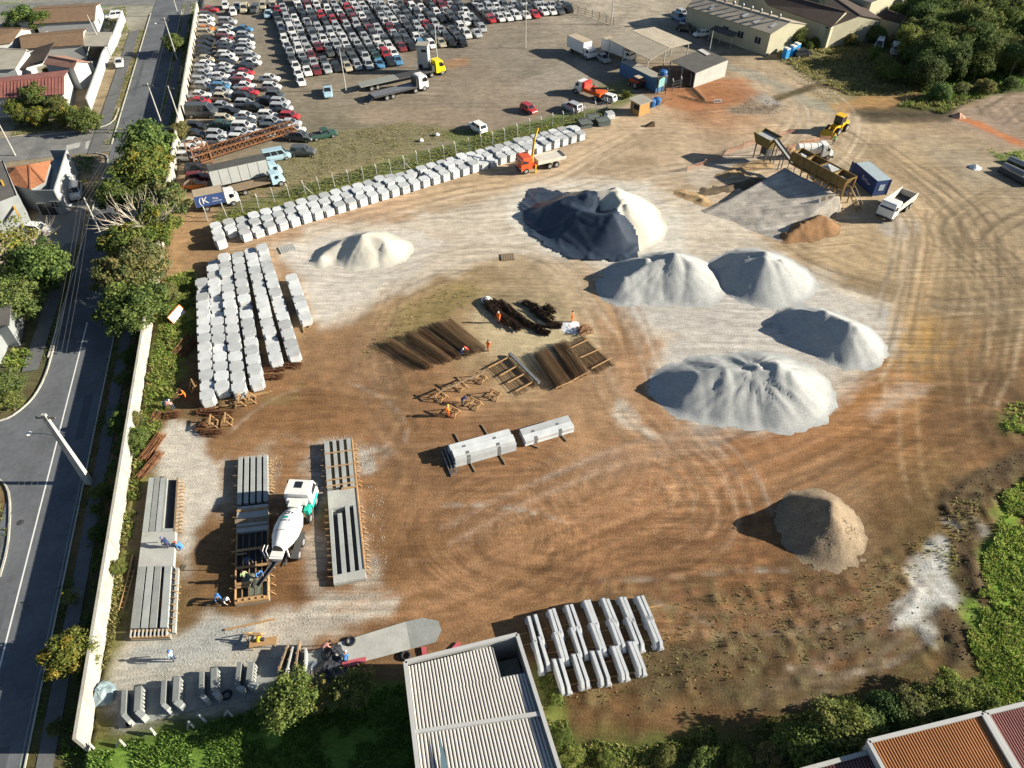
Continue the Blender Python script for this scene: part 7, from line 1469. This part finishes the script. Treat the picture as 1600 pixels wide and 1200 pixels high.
# ------------------------------------------------------------------ poles, lamps and wires
def pole(label, base, h, z0=0.0, r=.16, arm=None, cross=True, square=False, lean=(0, 0)):
    p = P(*base, z0); t = thing('utility_pole', label, 'pole', p)
    (MB().hexa([(-r * 1.5, -r, 0), (r * 1.5, -r, 0), (r * 1.5, r, 0), (-r * 1.5, r, 0)], [(-r * .8 + lean[0], -r * .6, h), (r * .8 + lean[0], -r * .6, h), (r * .8 + lean[0], r * .6, h), (-r * .8 + lean[0], r * .6, h)]) if square else MB().cyl((0, 0, 0), (lean[0], lean[1], h), r, r * .6, 8)).obj('shaft', M_CONC, t)
    if cross:
        o = MB().bar((-.9, 0, h - .5), (.9, 0, h - .5), .1, .1).obj('crossarm', M_WOODG, t)
        for x in (-.8, -.3, .3, .8): MB().cyl((x, 0, h - .45), (x, 0, h - .25), .05, .05, 6).obj('insulator', M_DARK, o)
    if arm:
        o = MB().tube([(0, 0, arm[1]), (arm[0] * .5, 0, arm[1] + .35), (arm[0], 0, arm[1] + .4)], .04).obj('lamp_arm', M_STEEL, t); MB().sph((arm[0] * 1.08, 0, arm[1] + .36), .3, 0, 8, 5, .4).obj('lamp_head', M_WHITE, o)
    return p, h
P1 = pole('tall square concrete pole with a street lamp in the left foreground', (140,755), 10.2, RZ, .24, (-2.4, 7.2), True, True)
P2 = pole('wooden-armed pole with lamp beside the bare branched tree', (170,392), 8.5, RZ, .15, (-2.2, 7.0))
P3 = pole('concrete pole on the verge behind the tall tree', (256,203), 8.5, RZ, .16)
P4 = pole('concrete pole next to the boundary wall behind the tall tree', (287,208), 8.5, RZ, .16)
P5 = pole('concrete pole beside the round shrub up the street', (277,93), 8.5, RZ, .16, (-2.0, 7.0))
P6 = pole('pole with an orange sign at the far street corner', (279,25), 7.5, RZ, .15)
tag(MB().sph((P6[0].x, P6[0].y - .25, 6.3), .75, 0, 6, 4, .9).obj('corner_sign', mat('sign_orange', (.6, .12, .02), .5, .05)), 'orange corner sign on the far pole', 'sign')
P7 = pole('tall thin pole in the middle of the car lot', (821,75), 9.0, 0, .14, None, False)
P8 = pole('pole behind the white tower', (684,106), 8.5, 0, .14, None, False)
P9 = pole('thin pole at the edge of the big car block', (541,143), 8.0, 0, .12, None, False)
P10 = pole('pole beside the far lot fence', (955,38), 8.0, 0, .15, None, False)
P11 = pole('slanting pole inside the white garden wall', (162,76), 7.0, RZ, .12, None, False, False, (-.8, 0))
P12 = pole('pole at the side street corner by the tiled house', (24,243), 7.0, RZ, .13, None, False)
P13 = pole('short post on the low shed side of the yard track', (1108,82), 4.5, 0, .12, None, False)
def wires(label, a, b, offs, sag=.5):
    t = thing('power_line', label, 'power line'); (pa, ha), (pb, hb) = a, b
    for o in offs:
        A = Vector((pa.x + o, pa.y, pa.z + ha - .3)); B = Vector((pb.x + o, pb.y, pb.z + hb - .3)); mb = MB(); pr = None
        for k in range(9):
            u = k / 8; q = A.lerp(B, u) - Vector((0, 0, sag * 4 * u * (1 - u)))
            if pr is not None: mb.cyl(pr, q, .016, .016, 3, 0, False)
            pr = q
        mb.obj('wire', M_DARK, t)
P0 = (RD(-22, 4.4), 9.5)
for (a, b, of, lb) in ((P0, P1, (-.8, -.3, .3, .8), 'power lines over the near stretch of the street'), (P1, P2, (-.8, -.3, .3, .8), 'power lines between the foreground pole and the tree row'), (P2, P3, (-.8, -.3, .3, .8), 'power lines above the tree row'), (P3, P5, (-.8, -.3, .3, .8), 'power lines along the far street'), (P3, P4, (0, .3), 'short power line across the verge by the wall'), (P5, P6, (-.8, .8), 'power lines to the far corner'), (P9, P8, (0,), 'cable above the flatbed trucks'), (P8, P7, (0,), 'cable across the open car lot'), (P7, P10, (0,), 'cable to the far lot fence'), (P12, P3, (0, .3), 'cables across the side street')): wires(lb, a, b, of)
# ------------------------------------------------------------------ reinforcement cages and rods
def cage_mesh(L, w, h, n, r=.018):
    mb = MB()
    for x, z in ((-w / 2, 0), (w / 2, 0), (0, h), (-w * .2, h * .1)): mb.cyl((x, -L / 2, z + r), (x, L / 2, z + r), r, r, 4, 0, False)
    for k in range(n):
        y = -L / 2 + L * (k + .5) / n
        for a, b in (((-w / 2, 0), (0, h)), ((w / 2, 0), (0, h)), ((-w / 2, 0), (w / 2, 0))): mb.cyl((a[0], y, a[1] + r), (b[0], y, b[1] + r), r * .7, r * .7, 3, 0, False)
    return mb
M_REB = mat('rebar_brown', al('#a87c54'), .85, .25, 2.0); M_REBD = mat('rebar_dark', al('#7d6244'), .9, .25, 2.0); M_REBY = mat('rebar_tan', al('#b8946a'), .85, .25, 2.0)
CG = [cage_mesh(7.2, .24, .26, 22, .015).mesh('bar_cage', m) for m in (M_REB, M_REBD, M_REBY)]; CG2 = [cage_mesh(6.2, .24, .26, 20, .015).mesh('bar_cage', m) for m in (M_REB, M_REBD, M_REBY)]
def cages(a, b, c, d, n, group, where, ms, skip=(), lay=1):
    """n cages side by side between the edge a-b (far ends) and d-c (near ends)"""
    A, B, C, D = [P(*q) for q in (a, b, c, d)]
    for i in range(n):
        if i in skip: continue
        u = (i + .5) / n; p = A.lerp(B, u); q = D.lerp(C, u); m = ms[RNG.randrange(len(ms))]
        for l in range(lay):
            o = link('rebar_cage', m, None, ((p.x + q.x) / 2 + RNG.uniform(-.05, .05), (p.y + q.y) / 2 + RNG.uniform(-.15, .15), .04 + .27 * l), ang(p, q) + math.pi / 2 + RNG.uniform(-.02, .02))
            tag(o, '%s%s long steel bar cage from the left %s' % (('', 'middle layer ', 'top layer ')[l], ordn(i + 1), where), 'steel cage', group)
cages((598,538),(706,502),(760,548),(668,580), 30, 'steel cages of the left field', 'in the left field', CG, (4, 5, 6, 7, 8, 13, 14, 18, 19), 3)
cages((832,556),(885,535),(920,586),(872,612), 20, 'steel cages of the middle right field', 'beside the trestles', CG2, (8, 9, 10), 3)
cages((885,545),(918,530),(956,565),(926,580), 12, 'steel cages of the far right field', 'in the far right field', CG2, (), 1)
cages((765,575),(800,558),(840,600),(805,615), 9, 'steel bars on the open rack', 'on the open timber rack', CG2, (2, 5), 1)
for i, (x0, y0, x1, y1) in enumerate(((889,548,922,532),(906,562,938,548),(924,579,956,562),(763,578,797,560),(781,590,813,572),(793,601,826,584),(806,614,838,597),(868,610,895,598),(896,597,921,583))):
    A = P(x0, y0); B = P(x1, y1); A.z = B.z = .34; tag(MB().bar(A, B, .12, .1).obj('spacer_timber', M_WOOD), '%s pale timber batten from the left laid over the steel bars' % ORD[i + 1], 'batten', 'battens over the steel bars')
A = P(796, 556); B = P(842, 602); A.z = B.z = .4; tag(MB().bar(A, B, .35, .3).obj('steel_channel', M_STEEL), 'long blue-grey steel channel beside the open rack', 'steel channel')
def bundle(label, c, L, r, rz, m, name='rod_bundle', z=.0, cat='rod bundle', group=None, n=26, mess=.35):
    p = P(*c); t = thing(name, label, cat, (p.x, p.y, z), rz, group); mb = MB(); rr = random.Random(hash(label) % 999)
    for k in range(n):
        a = rr.uniform(0, 6.28); d = r * math.sqrt(rr.random()); y, zz = d * math.cos(a), d * abs(math.sin(a)) + .04; s = rr.uniform(-.3, .3) * L * .3
        mb.cyl((-L / 2 + s, y + rr.uniform(-mess, mess) * r, zz), (L / 2 + s, y + rr.uniform(-mess, mess) * r, zz + rr.uniform(-.05, .1)), .03, .03, 4, 0, False)
    mb.obj('rods', m, t); mb = MB()
    for x in (-L * .3, 0, L * .3):
        for k in range(8): mb.cyl((x, r * math.cos(k * .45), r * abs(math.sin(k * .45)) + .05), (x, r * math.cos((k + 1) * .45), r * abs(math.sin((k + 1) * .45)) + .05), .03, .03, 3)
    mb.obj('ties', M_RUSTD, t); return t
i = 0
M_REBK = mat('rebar_black', al('#54402c'), .9, .3, 2.0)
for px, py, L, r, a in ((768,482,3.2,.6,-.95),(778,490,3.4,.6,-.95),(790,482,3.0,.55,-.95),(788,500,3.2,.6,-.95),(800,490,3.0,.55,-.95),(803,508,2.6,.5,-.95),(776,478,2.4,.5,-.9),(828,478,2.0,.5,-.6),(842,490,2.6,.6,-.7),(852,498,2.4,.6,-.8),(858,486,1.8,.6,-.9),(835,512,2.4,.5,-.5),(848,520,1.8,.45,-.4),(866,510,1.8,.45,-.2),(815,500,2.6,.5,-.9)):
    i += 1; bundle('%s dark heaped bundle of steel rods from the left, beyond the cages' % ORD[i], (px, py), L, r, a, M_REBK, group='dark heaps of rods', n=60, mess=.6)
bundle('round brown tangle of wire by the white bags', (913, 518), 1.6, .7, .4, M_REB, 'wire_tangle', 0, 'wire tangle', None, 60, .8)
for i, (px, py, L, a, lb) in enumerate(((240,700,3.4,1.35,'rusty rod bundle standing by the wall weeds'),(237,728,3.4,1.3,'rusty rod bundle below the wall weeds'),(243,655,1.8,1.4,'short rusty rod bundle near the wall gap'),(286,540,3.0,1.4,'left rusty rod bundle beside the slab columns'),(296,545,3.0,1.45,'right rusty rod bundle beside the slab columns'),(322,645,1.7,.1,'rusty ring bundle under the first slab column'),(270,650,1.6,.1,'rusty ring heap beside the workers'),(318,668,1.6,.8,'round rusty coil by the crossed timbers'),(345,648,2.6,-.05,'long flat rusty rod bundle on trestles'),(330,678,2.2,-.05,'loose rusty rods by the chalk line'),(428,578,2.4,.0,'near rusty starter bars at the fifth slab column'),(456,572,2.2,.0,'rusty starter bars at the sixth slab column'),(428,590,2.2,.0,'second rusty starter bars below the fifth slab column'))):
    bundle(lb, (px, py), L, .45, a, M_RUST, group=None, n=40, mess=.6)
# timber trestles
tr_m = MB()
for s in (-1, 1):
    tr_m.bar((-.6, s * .5, 0), (-.15, s * .5, .95), .08, .08).bar((.6, s * .5, 0), (.15, s * .5, .95), .08, .08).bar((-.45, s * .5, .35), (.45, s * .5, .35), .07, .07)
LEGS = tr_m.mesh('legs', M_WOOD); TOPB = MB().bar((0, -.75, 1.0), (0, .75, 1.0), .14, .12).bar((-.55, -.5, .12), (-.55, .5, .12), .06, .06).bar((.55, -.5, .12), (.55, .5, .12), .06, .06).mesh('top_beam', M_WOOD)
for i, (px, py, rz, lb) in enumerate(((752,594,.9,'timber trestle nearest the open rack'),(722,606,.7,'middle trestle under the long pole'),(690,622,.8,'left trestle under the long pole'),(774,620,1.0,'trestle right of the navy clothed worker'),(744,634,.9,'trestle beside the navy clothed worker'),(709,646,1.0,'trestle by the orange clothed worker'),(376,632,.3,'left timber trestle below the slab columns'),(392,628,.3,'right timber trestle below the slab columns'),(306,608,.6,'trestle beside the arms-up orange worker'),(400,1000,1.5,'pale trestle table on the new gravel'),(332,665,.2,'crossed timber trestle with rusty bars'),(355,662,.2,'trestle under the flat rods'))):
    t = thing('trestle', lb, 'trestle', P(px, py), rz, 'timber trestles'); link('legs', LEGS, t); link('top_beam', TOPB, t)
A = P(686, 612, 1.1); B = P(757, 581, 1.1); tag(MB().bar(A, B, .14, .12).obj('long_pole', M_WOODG), 'long pale pole lying across two trestles', 'pole')
for i, (x0, y0, x1, y1, lb) in enumerate(((337,631,422,612,'long plank leading from the slab columns'),(336,638,380,630,'short plank below the slab columns'),(395,620,425,612,'thin plank right of the trestles'),(472,508,476,520,'left bearer sticking out of the short slab column'),(481,503,484,512,'right bearer sticking out of the short slab column'),(332,482,338,520,'timber beside the white tilted board'),(256,745,262,752,'loose timber above the left bed'),(352,985,430,968,'plank on the gravel'),(208,868,200,905,'ladder-like timber by the wall'),(230,600,245,606,'plank in the weeds'))):
    A = P(x0, y0); B = P(x1, y1); A.z = B.z = .1; tag(MB().bar(A, B, .16, .08).obj('timber_plank', M_WOOD), lb, 'plank', 'loose planks')
t = thing('ladder', 'timber ladder lying beside the left casting bed', 'ladder'); A = P(208, 890); B = P(190, 955)
for o in (-.2, .2): MB().bar((A.x + o, A.y, .15), (B.x + o, B.y, .15), .06, .06).obj('rail', M_WOOD, t)
for k in range(8): q = A.lerp(B, (k + .5) / 8); MB().bar((q.x - .2, q.y, .17), (q.x + .2, q.y, .17), .04, .04).obj('rung', M_WOOD, t)
t = thing('tilted_board', 'white board with an orange frame leaning by the slab columns', 'board', P(283, 498), 1.35); MB().add([(-1.3, 0, 0), (1.3, 0, 0), (1.3, .7, 1.1), (-1.3, .7, 1.1)], [(0, 1, 2, 3)]).obj('panel', M_WHITE, t)
mb = MB(); fr_ = [(-1.3, 0, 0), (1.3, 0, 0), (1.3, .7, 1.1), (-1.3, .7, 1.1)]
for a, b in zip(fr_, fr_[1:] + fr_[:1]): mb.bar(a, b, .1, .1)
mb.obj('frame', mat('frame_orange', (.55, .14, .03), .6, .1), t)
def crumple(name, label, cat, c, r, h, m, seed, z=0.0):
    rr = random.Random(seed); mb = MB(); n = 14; rings = []
    for j in range(5):
        k = 1 - j / 4.6; rings.append([(r * k * math.cos(6.283 * q / n) * rr.uniform(.8, 1.2), r * k * math.sin(6.283 * q / n) * rr.uniform(.8, 1.2), h * (j / 4) ** .7 * rr.uniform(.75, 1.1)) for q in range(n)])
    mb.loft(rings); p = P(*c); return tag(mb.obj(name, m, None, (p.x, p.y, z)), label, cat)
M_PLW = mat('white_plastic', (.6, .62, .64), .45, .1); M_PLK = mat('black_plastic', (.03, .033, .04), .35, .15)
crumple('white_sack', 'white plastic sacks beside the farthest rod bundles', 'sack', (760, 470), .8, .6, M_PLW, 3); crumple('white_sheet', 'white plastic sheet spread by the wire tangle', 'sheet', (893, 512), 1.3, .12, M_PLW, 4)
crumple('plastic_sheeting', 'heap of dark plastic sheeting beside the round green tree', 'sheeting', (512, 1055), 1.5, .8, M_PLK, 5); crumple('plastic_sheeting', 'dark plastic sheeting by the concrete pad end', 'sheeting', (520, 1022), 1.0, .7, M_PLK, 6); crumple('plastic_sheeting', 'grey-blue plastic sheeting under the green trees', 'sheeting', (490, 1050), 1.0, .4, mat('grey_plastic', (.10, .12, .15), .4, .1), 7)
crumple('silver_cover', 'silver plastic cover folded over the wall end', 'cover', (158, 1085), 1.1, .9, mat('silver_plastic', al('#8fa0a4'), .4, .25, 2.0, .3), 8)
def tyre(label, c, z=.1):
    p = P(*c); mb = MB(); n = 16; rings = [[((.34 + .11 * math.cos(a)) * math.cos(6.283 * k / n), (.34 + .11 * math.cos(a)) * math.sin(6.283 * k / n), .11 * math.sin(a)) for a in (0, 1.05, 2.1, 3.14, 4.2, 5.24)] for k in range(n)]
    mb.loft(rings + rings[:1], 0, False); tag(mb.obj('discarded_tyre_ring', M_BLACK, None, (p.x, p.y, z + .05), smooth=True), label, 'tyre')
tyre('old tyre on the edge of the concrete pad', (548, 1003)); tyre('old tyre near the warehouse corner', (634, 1026)); tyre('dark tyre below the bent units', (355, 1087)); 
t = thing('bucket', 'black bucket below the first bent unit', 'bucket', P(204, 1134)); MB().cyl((0, 0, 0), (0, 0, .4), .18, .24, 12, 0, False).cyl((0, 0, 0), (0, 0, .03), .18).obj('shell', M_BLACK, t)
M_PINK = mat('pink_board', al('#d8606a'), .7, .1)
for i, (q, lb) in enumerate(((((534,1034),(572,1026),(572,1036),(536,1043)), 'long pink board on the concrete pad'), (((658,1011),(666,1010),(667,1022),(660,1024)), 'short pink board at the pad end'), (((706,1012),(716,1002),(721,1006),(711,1016)), 'small pink board by the warehouse parapet'), (((524,1014),(530,1012),(532,1034),(526,1036)), 'white plank at the pad joint'))):
    mb = MB(); mb.hexa([P(*p, .12) for p in q], [P(*p, .2) for p in q]); tag(mb.obj('loose_board', M_PINK if i < 3 else M_WHITE), lb, 'board')
t = thing('mixing_table', 'timber bench with a yellow machine on the gravel', 'bench', P(414, 1008), .15)
MB().box(-1.1, 1.1, -.35, .35, .55, .62).obj('top', M_WOOD, t)
for x in (-.9, .9): MB().bar((x, -.3, 0), (x, -.3, .56), .07, .07).bar((x, .3, 0), (x, .3, .56), .07, .07).obj('leg', M_WOOD, t)
t = thing('hand_mixer', 'small yellow machine standing on the timber bench', 'machine', P(404, 1000, .62)); MB().cyl((0, -.15, .02), (0, .2, .3), .16, .2, 10).box(-.2, .2, -.1, .1, 0, .05).obj('body', M_LY, t); MB().box(.2, .5, -.12, .12, 0, .25).obj('motor', M_DARK, t)
for i, (px, py) in enumerate(((446,1035),(456,1038),(468,1028),(480,1040))):
    t = thing('form_panel', '%s upright formwork panel from the left, beside the last bent unit' % ORD[i + 1], 'form panel', P(px, py), 1.45 + .1 * i, 'formwork panels at the pad'); MB().box(-1.1, 1.1, -.06, .06, 0, .9).obj('sheet', M_CONC if i % 2 else M_WOODG, t)
    for x in (-.8, 0, .8): MB().box(x - .05, x + .05, .06, .14, 0, .9).obj('stud', M_WOOD, t)
for i, (x0, y0, x1, y1, lb) in enumerate(((1566,262,1600,278,'near long steel pipe at the right edge'),(1575,252,1612,268,'far long steel pipe at the right edge'),(1560,268,1606,292,'dark pipe below the steel pipes'))):
    A = P(x0, y0); B = P(x1, y1); A.z = B.z = .5; tag(MB().cyl(A, B, .5, .5, 12).obj('steel_pipe', M_STEEL if i < 2 else M_DARK), lb, 'pipe', 'pipes at the right edge')
crumple('white_bag', 'crumpled white bag on the bare ground at the right', 'bag', (1523, 262), 1.0, .5, M_PLW, 12); crumple('traffic_cone_heap', 'orange heap of netting at the bank corner', 'net heap', (1497, 182), 1.2, .7, M_NETO, 13)
t = thing('plank_raft', 'weathered plank raft lying near the upper heaps', 'raft', P(793, 402), .1)
for k in range(6): MB().box(-.9 + k * .32, -.64 + k * .32, -.8, .8, .05, .13).obj('plank', M_WOODG, t)
t = thing('plank_raft', 'pale plank raft near the low sand heap', 'raft', P(449, 389), .5)
for k in range(7): MB().box(-1.1 + k * .32, -.84 + k * .32, -.9, .9, .05, .13).obj('plank', M_CONC, t)
t = thing('wedge_block', 'dark wedge of sheet metal on the pale track', 'block', P(1018, 197), .1); MB().hexa([(-1.2, -.4, 0), (.5, -.4, 0), (.5, .4, 0), (-1.2, .4, 0)], [(.1, -.3, .8), (.45, -.3, .8), (.45, .3, .8), (.1, .3, .8)]).obj('sheet', M_ROOFB, t)
for i, (px, py) in enumerate(((658, 221), (683, 212))):
    t = thing('white_stone_marker', '%s white lump on the grass of the car lot' % ('left', 'right')[i], 'marker', P(px, py)); MB().sph((0, 0, .2), .45, 0, 7, 5, .7).obj('lump', M_WHITE, t)
for k in range(5):
    A = P(1030 + k * 4, 168 - k * 3); B = P(1043 + k * 2, 165 - k * 2); A.z = .05; B.z = 1.4 - .25 * k
    tag(MB().bar(A, B, .1, .1).obj('leaning_timber', M_WOOD), '%s leaning timber behind the blue tanks' % ORD[k + 1], 'timber', 'timbers behind the tanks')
# ------------------------------------------------------------------ people
M_SKIN = mat('skin', (.36, .20, .13), .6, .05); M_TROU = mat('navy_trousers', (.04, .05, .09), .85, .1); M_BOOT = mat('boots', (.03, .025, .02), .7, .1); M_HAIR = mat('dark_hair', (.02, .015, .012), .7, .1)
def person_mesh(pose):
    """one continuous skin over a jointed skeleton; each face takes the cloth of the nearest limb"""
    J = {}; E = []
    def j(n, p, r): J[n] = (Vector(p), r)
    bend = {'stand': 0.0, 'reach': .25, 'bend': 1.25, 'crouch': .8}[pose]; hz = {'stand': .92, 'reach': .9, 'bend': .86, 'crouch': .45}[pose]
    rt = lambda x, z: (x * math.cos(bend) + z * math.sin(bend), -x * math.sin(bend) + z * math.cos(bend))
    def up(n, x, y, z, r): a, b = rt(x, z); j(n, (a, y, hz + b), r)
    j('hip', (0, 0, hz), .15); up('waist', 0, 0, .2, .14); up('chest', .01, 0, .42, .165); up('neck', .01, 0, .58, .06); up('chin', .02, 0, .64, .075); up('head', .03, 0, .73, .105); up('crown', .01, 0, .81, .085)
    E += [('hip', 'waist', 0), ('waist', 'chest', 0), ('chest', 'neck', 0), ('neck', 'chin', 3), ('chin', 'head', 3), ('head', 'crown', 3)]
    for s, n in ((1, 'l'), (-1, 'r')):
        up('sh' + n, 0, .2 * s, .5, .075); up_arm = {'stand': ((.03, .27, .22), (.12, .29, .0)), 'reach': ((.22, .3, .42), (.45, .25, .55)), 'bend': ((.2, .24, .45), (.48, .2, .5)), 'crouch': ((.2, .24, .3), (.42, .18, .35))}[pose]
        (a, b, c), (d, e, f_) = up_arm; up('el' + n, a, b * s, c, .05); up('wr' + n, d, e * s, f_, .038)
        dv = (J['wr' + n][0] - J['el' + n][0]).normalized(); w0 = J['wr' + n][0]; j('pa' + n, w0 + dv * .08, .04)
        E += [('chest', 'sh' + n, 0), ('sh' + n, 'el' + n, 0), ('el' + n, 'wr' + n, 0), ('wr' + n, 'pa' + n, 3)]
        sd = dv.cross(Vector((0, 0, 1) if abs(dv.z) < .9 else (1, 0, 0))).normalized(); dn = dv.cross(sd)
        for k, (o, l) in enumerate(((-.03, .07), (-.01, .085), (.01, .08), (.03, .06))):
            j('f%d%s' % (k, n), w0 + dv * (.08 + l * .6) + sd * o, .010); j('g%d%s' % (k, n), w0 + dv * (.08 + l) + sd * o + dn * .02, .008); E += [('pa' + n, 'f%d%s' % (k, n), 3), ('f%d%s' % (k, n), 'g%d%s' % (k, n), 3)]
        j('th' + n, w0 + dv * .07 + sd * .05, .011); E += [('wr' + n, 'th' + n, 3)]
        st = {'stand': .0, 'reach': .12 * s, 'bend': .06 * s, 'crouch': .0}[pose]
        j('ho' + n, (0, .1 * s, hz - .06), .105)
        if pose == 'crouch': j('kn' + n, (.34, .15 * s, .48), .07); j('an' + n, (.06, .15 * s, .1), .05)
        else: j('kn' + n, (st * .6 + .03, .11 * s, hz * .53), .07); j('an' + n, (st - .02, .12 * s, .09), .05)
        a_ = J['an' + n][0]; j('to' + n, (a_.x + .17, a_.y, .045), .045)
        E += [('hip', 'ho' + n, 1), ('ho' + n, 'kn' + n, 1), ('kn' + n, 'an' + n, 1), ('an' + n, 'to' + n, 2)]
    names = list(J); idx = {n: i for i, n in enumerate(names)}
    me = bpy.data.meshes.new('person_skeleton'); me.from_pydata([J[n][0] for n in names], [(idx[a], idx[b]) for a, b, _ in E], [])
    o = bpy.data.objects.new('person_skeleton', me); col.objects.link(o)
    sk = o.modifiers.new('skin', 'SKIN'); 
    for n, d in zip(names, me.skin_vertices[0].data): d.radius = (J[n][1], J[n][1]); d.use_root = n == 'hip'
    ss = o.modifiers.new('sub', 'SUBSURF'); ss.levels = 1; ss.render_levels = 1
    dg = bpy.context.evaluated_depsgraph_get(); out = bpy.data.meshes.new_from_object(o.evaluated_get(dg)); bpy.data.objects.remove(o)
    seg = [(J[a][0], J[b][0], m) for a, b, m in E]; mi = []
    for p in out.polygons:
        best = 1e9; bm = 0
        for a, b, m in seg:
            d = b - a; u = max(0, min(1, (p.center - a).dot(d) / (d.length_squared + 1e-9))); q = (p.center - a - d * u).length - .03 * (m == 3)
            if q < best: best, bm = q, m
        mi.append(bm)
    out.polygons.foreach_set('use_smooth', [True] * len(mi)); hd = (J['head'][0].copy(), J['crown'][0].copy(), rt(1, 0))
    return out, mi, hd
PM = {}
for ps in ('stand', 'reach', 'bend', 'crouch'):
    me, mi, hd = person_mesh(ps)
    for ov in (0, 1):
        m2 = me.copy(); m2.name = 'person_body'; m2.materials.clear()
        for m in (M_OBJ, M_OBJ if ov else M_TROU, M_BOOT, M_SKIN): m2.materials.append(m)
        m2.polygons.foreach_set('material_index', mi); PM[ps, ov] = m2
    PM[ps] = hd
HC = {'white': mat('helmet_white', (.6, .6, .58), .4, 0), 'yellow': mat('helmet_yellow', (.65, .45, .03), .4, 0), 'red': mat('helmet_red', (.5, .05, .03), .4, 0), 'blue': mat('helmet_blue', (.03, .12, .4), .4, 0), 'hair': M_HAIR}
SHC = {'orange': (.75, .16, .02), 'navy': (.03, .05, .14), 'blue': (.06, .2, .5), 'lightblue': (.3, .45, .6), 'pink': (.55, .25, .22), 'green': (.45, .6, .3), 'white': (.55, .55, .55), 'red': (.5, .06, .04), 'lime': (.2, .55, .25)}
def person(px, py, pose, face, shirt, ov, hat, label, z=0.0):
    p = P(px, py, z); t = tag(link('person', PM[pose, ov], None, (p.x, p.y, z), face, SHC[shirt]), label, 'person')
    h, c, (ax_, az_) = PM[pose]; mb = MB(); up_ = (c - h).normalized(); x = Vector((ax_, 0, az_)).normalized(); y = up_.cross(x)
    rings = [[h + up_ * zz + (x * math.cos(6.283 * k / 10) + y * math.sin(6.283 * k / 10)) * r_ for k in range(10)] for zz, r_ in ((.005, .135 if hat != 'hair' else .11), (.03, .118), (.09, .105), (.135, .06))]
    mb.loft(rings); mb.obj('helmet' if hat != 'hair' else 'hair', HC[hat], t, smooth=True); f_ = MB()
    for s in (-1, 1): f_.sph(h + x * .088 + y * (.035 * s) - up_ * .015, .013, 0, 5, 3)
    f_.sph(h + x * .108 - up_ * .04, .017, 0, 5, 3); f_.sph(h + x * .092 - up_ * .075, .016, 0, 5, 3, .4); f_.obj('face_features', M_SKIN, t)
    return t
for a in ((701,650,'stand',2.6,'orange',1,'yellow','person in orange overalls beside the nearest trestle'),(722,632,'bend',.4,'navy',0,'hair','person in navy bending between the trestles'),(763,549,'stand',1.2,'orange',1,'hair','person in orange standing at the corner of the left cage field'),(733,552,'crouch',3.0,'red',0,'red','person in red crouching over the steel cages'),
     (717,556,'crouch',.3,'navy',0,'white','person with a white cap crouching in the cages'),(779,504,'stand',-2.0,'orange',1,'white','person in pale orange among the dark rod bundles'),(894,503,'stand',2.8,'orange',1,'hair','person in orange by the white plastic sheet'),(292,624,'reach',-2.4,'orange',1,'hair','person in orange reaching beside the slab columns'),
     (258,638,'bend',.3,'blue',0,'white','person in blue and white bending by the rusty coils'),(272,640,'bend',2.9,'pink',0,'hair','person in pink bending over the rusty coil'),(266,856,'bend',2.6,'navy',0,'blue','person in navy kneeling on the left casting bed'),(287,858,'crouch',2.9,'blue',1,'red','person in blue beside the left casting bed'),
     (386,908,'stand',2.2,'green',0,'hair','person in a pale green vest in the open mould'),(409,905,'reach',-1.0,'blue',1,'hair','person in bright blue guiding the chute'),(387,880,'bend',-.6,'navy',1,'hair','person in navy bending in the open mould'),(416,874,'stand',1.2,'navy',1,'red','person with a red helmet at the back of the mixer'),
     (342,936,'bend',-1.0,'blue',1,'hair','person in blue bending left of the middle bed'),(352,940,'crouch',-.6,'white',0,'white','person in white crouching left of the middle bed'),(274,1032,'stand',3.0,'lightblue',0,'blue','person in light blue on the fresh gravel'),(1301,226,'stand',-2.0,'lime',0,'white','person in a green vest near the wheel loader'),
     (506,1018,'bend',.5,'pink',0,'hair','person bending over the plastic sheeting'),(540,1036,'crouch',1.5,'blue',0,'white','person in blue crouching on the concrete pad')): 
    z = .45 if a[0] in (266,) else (.26 if a[0] in (386, 387, 409) else (.35 if a[0] == 416 else 0)); person(*a, z=z)
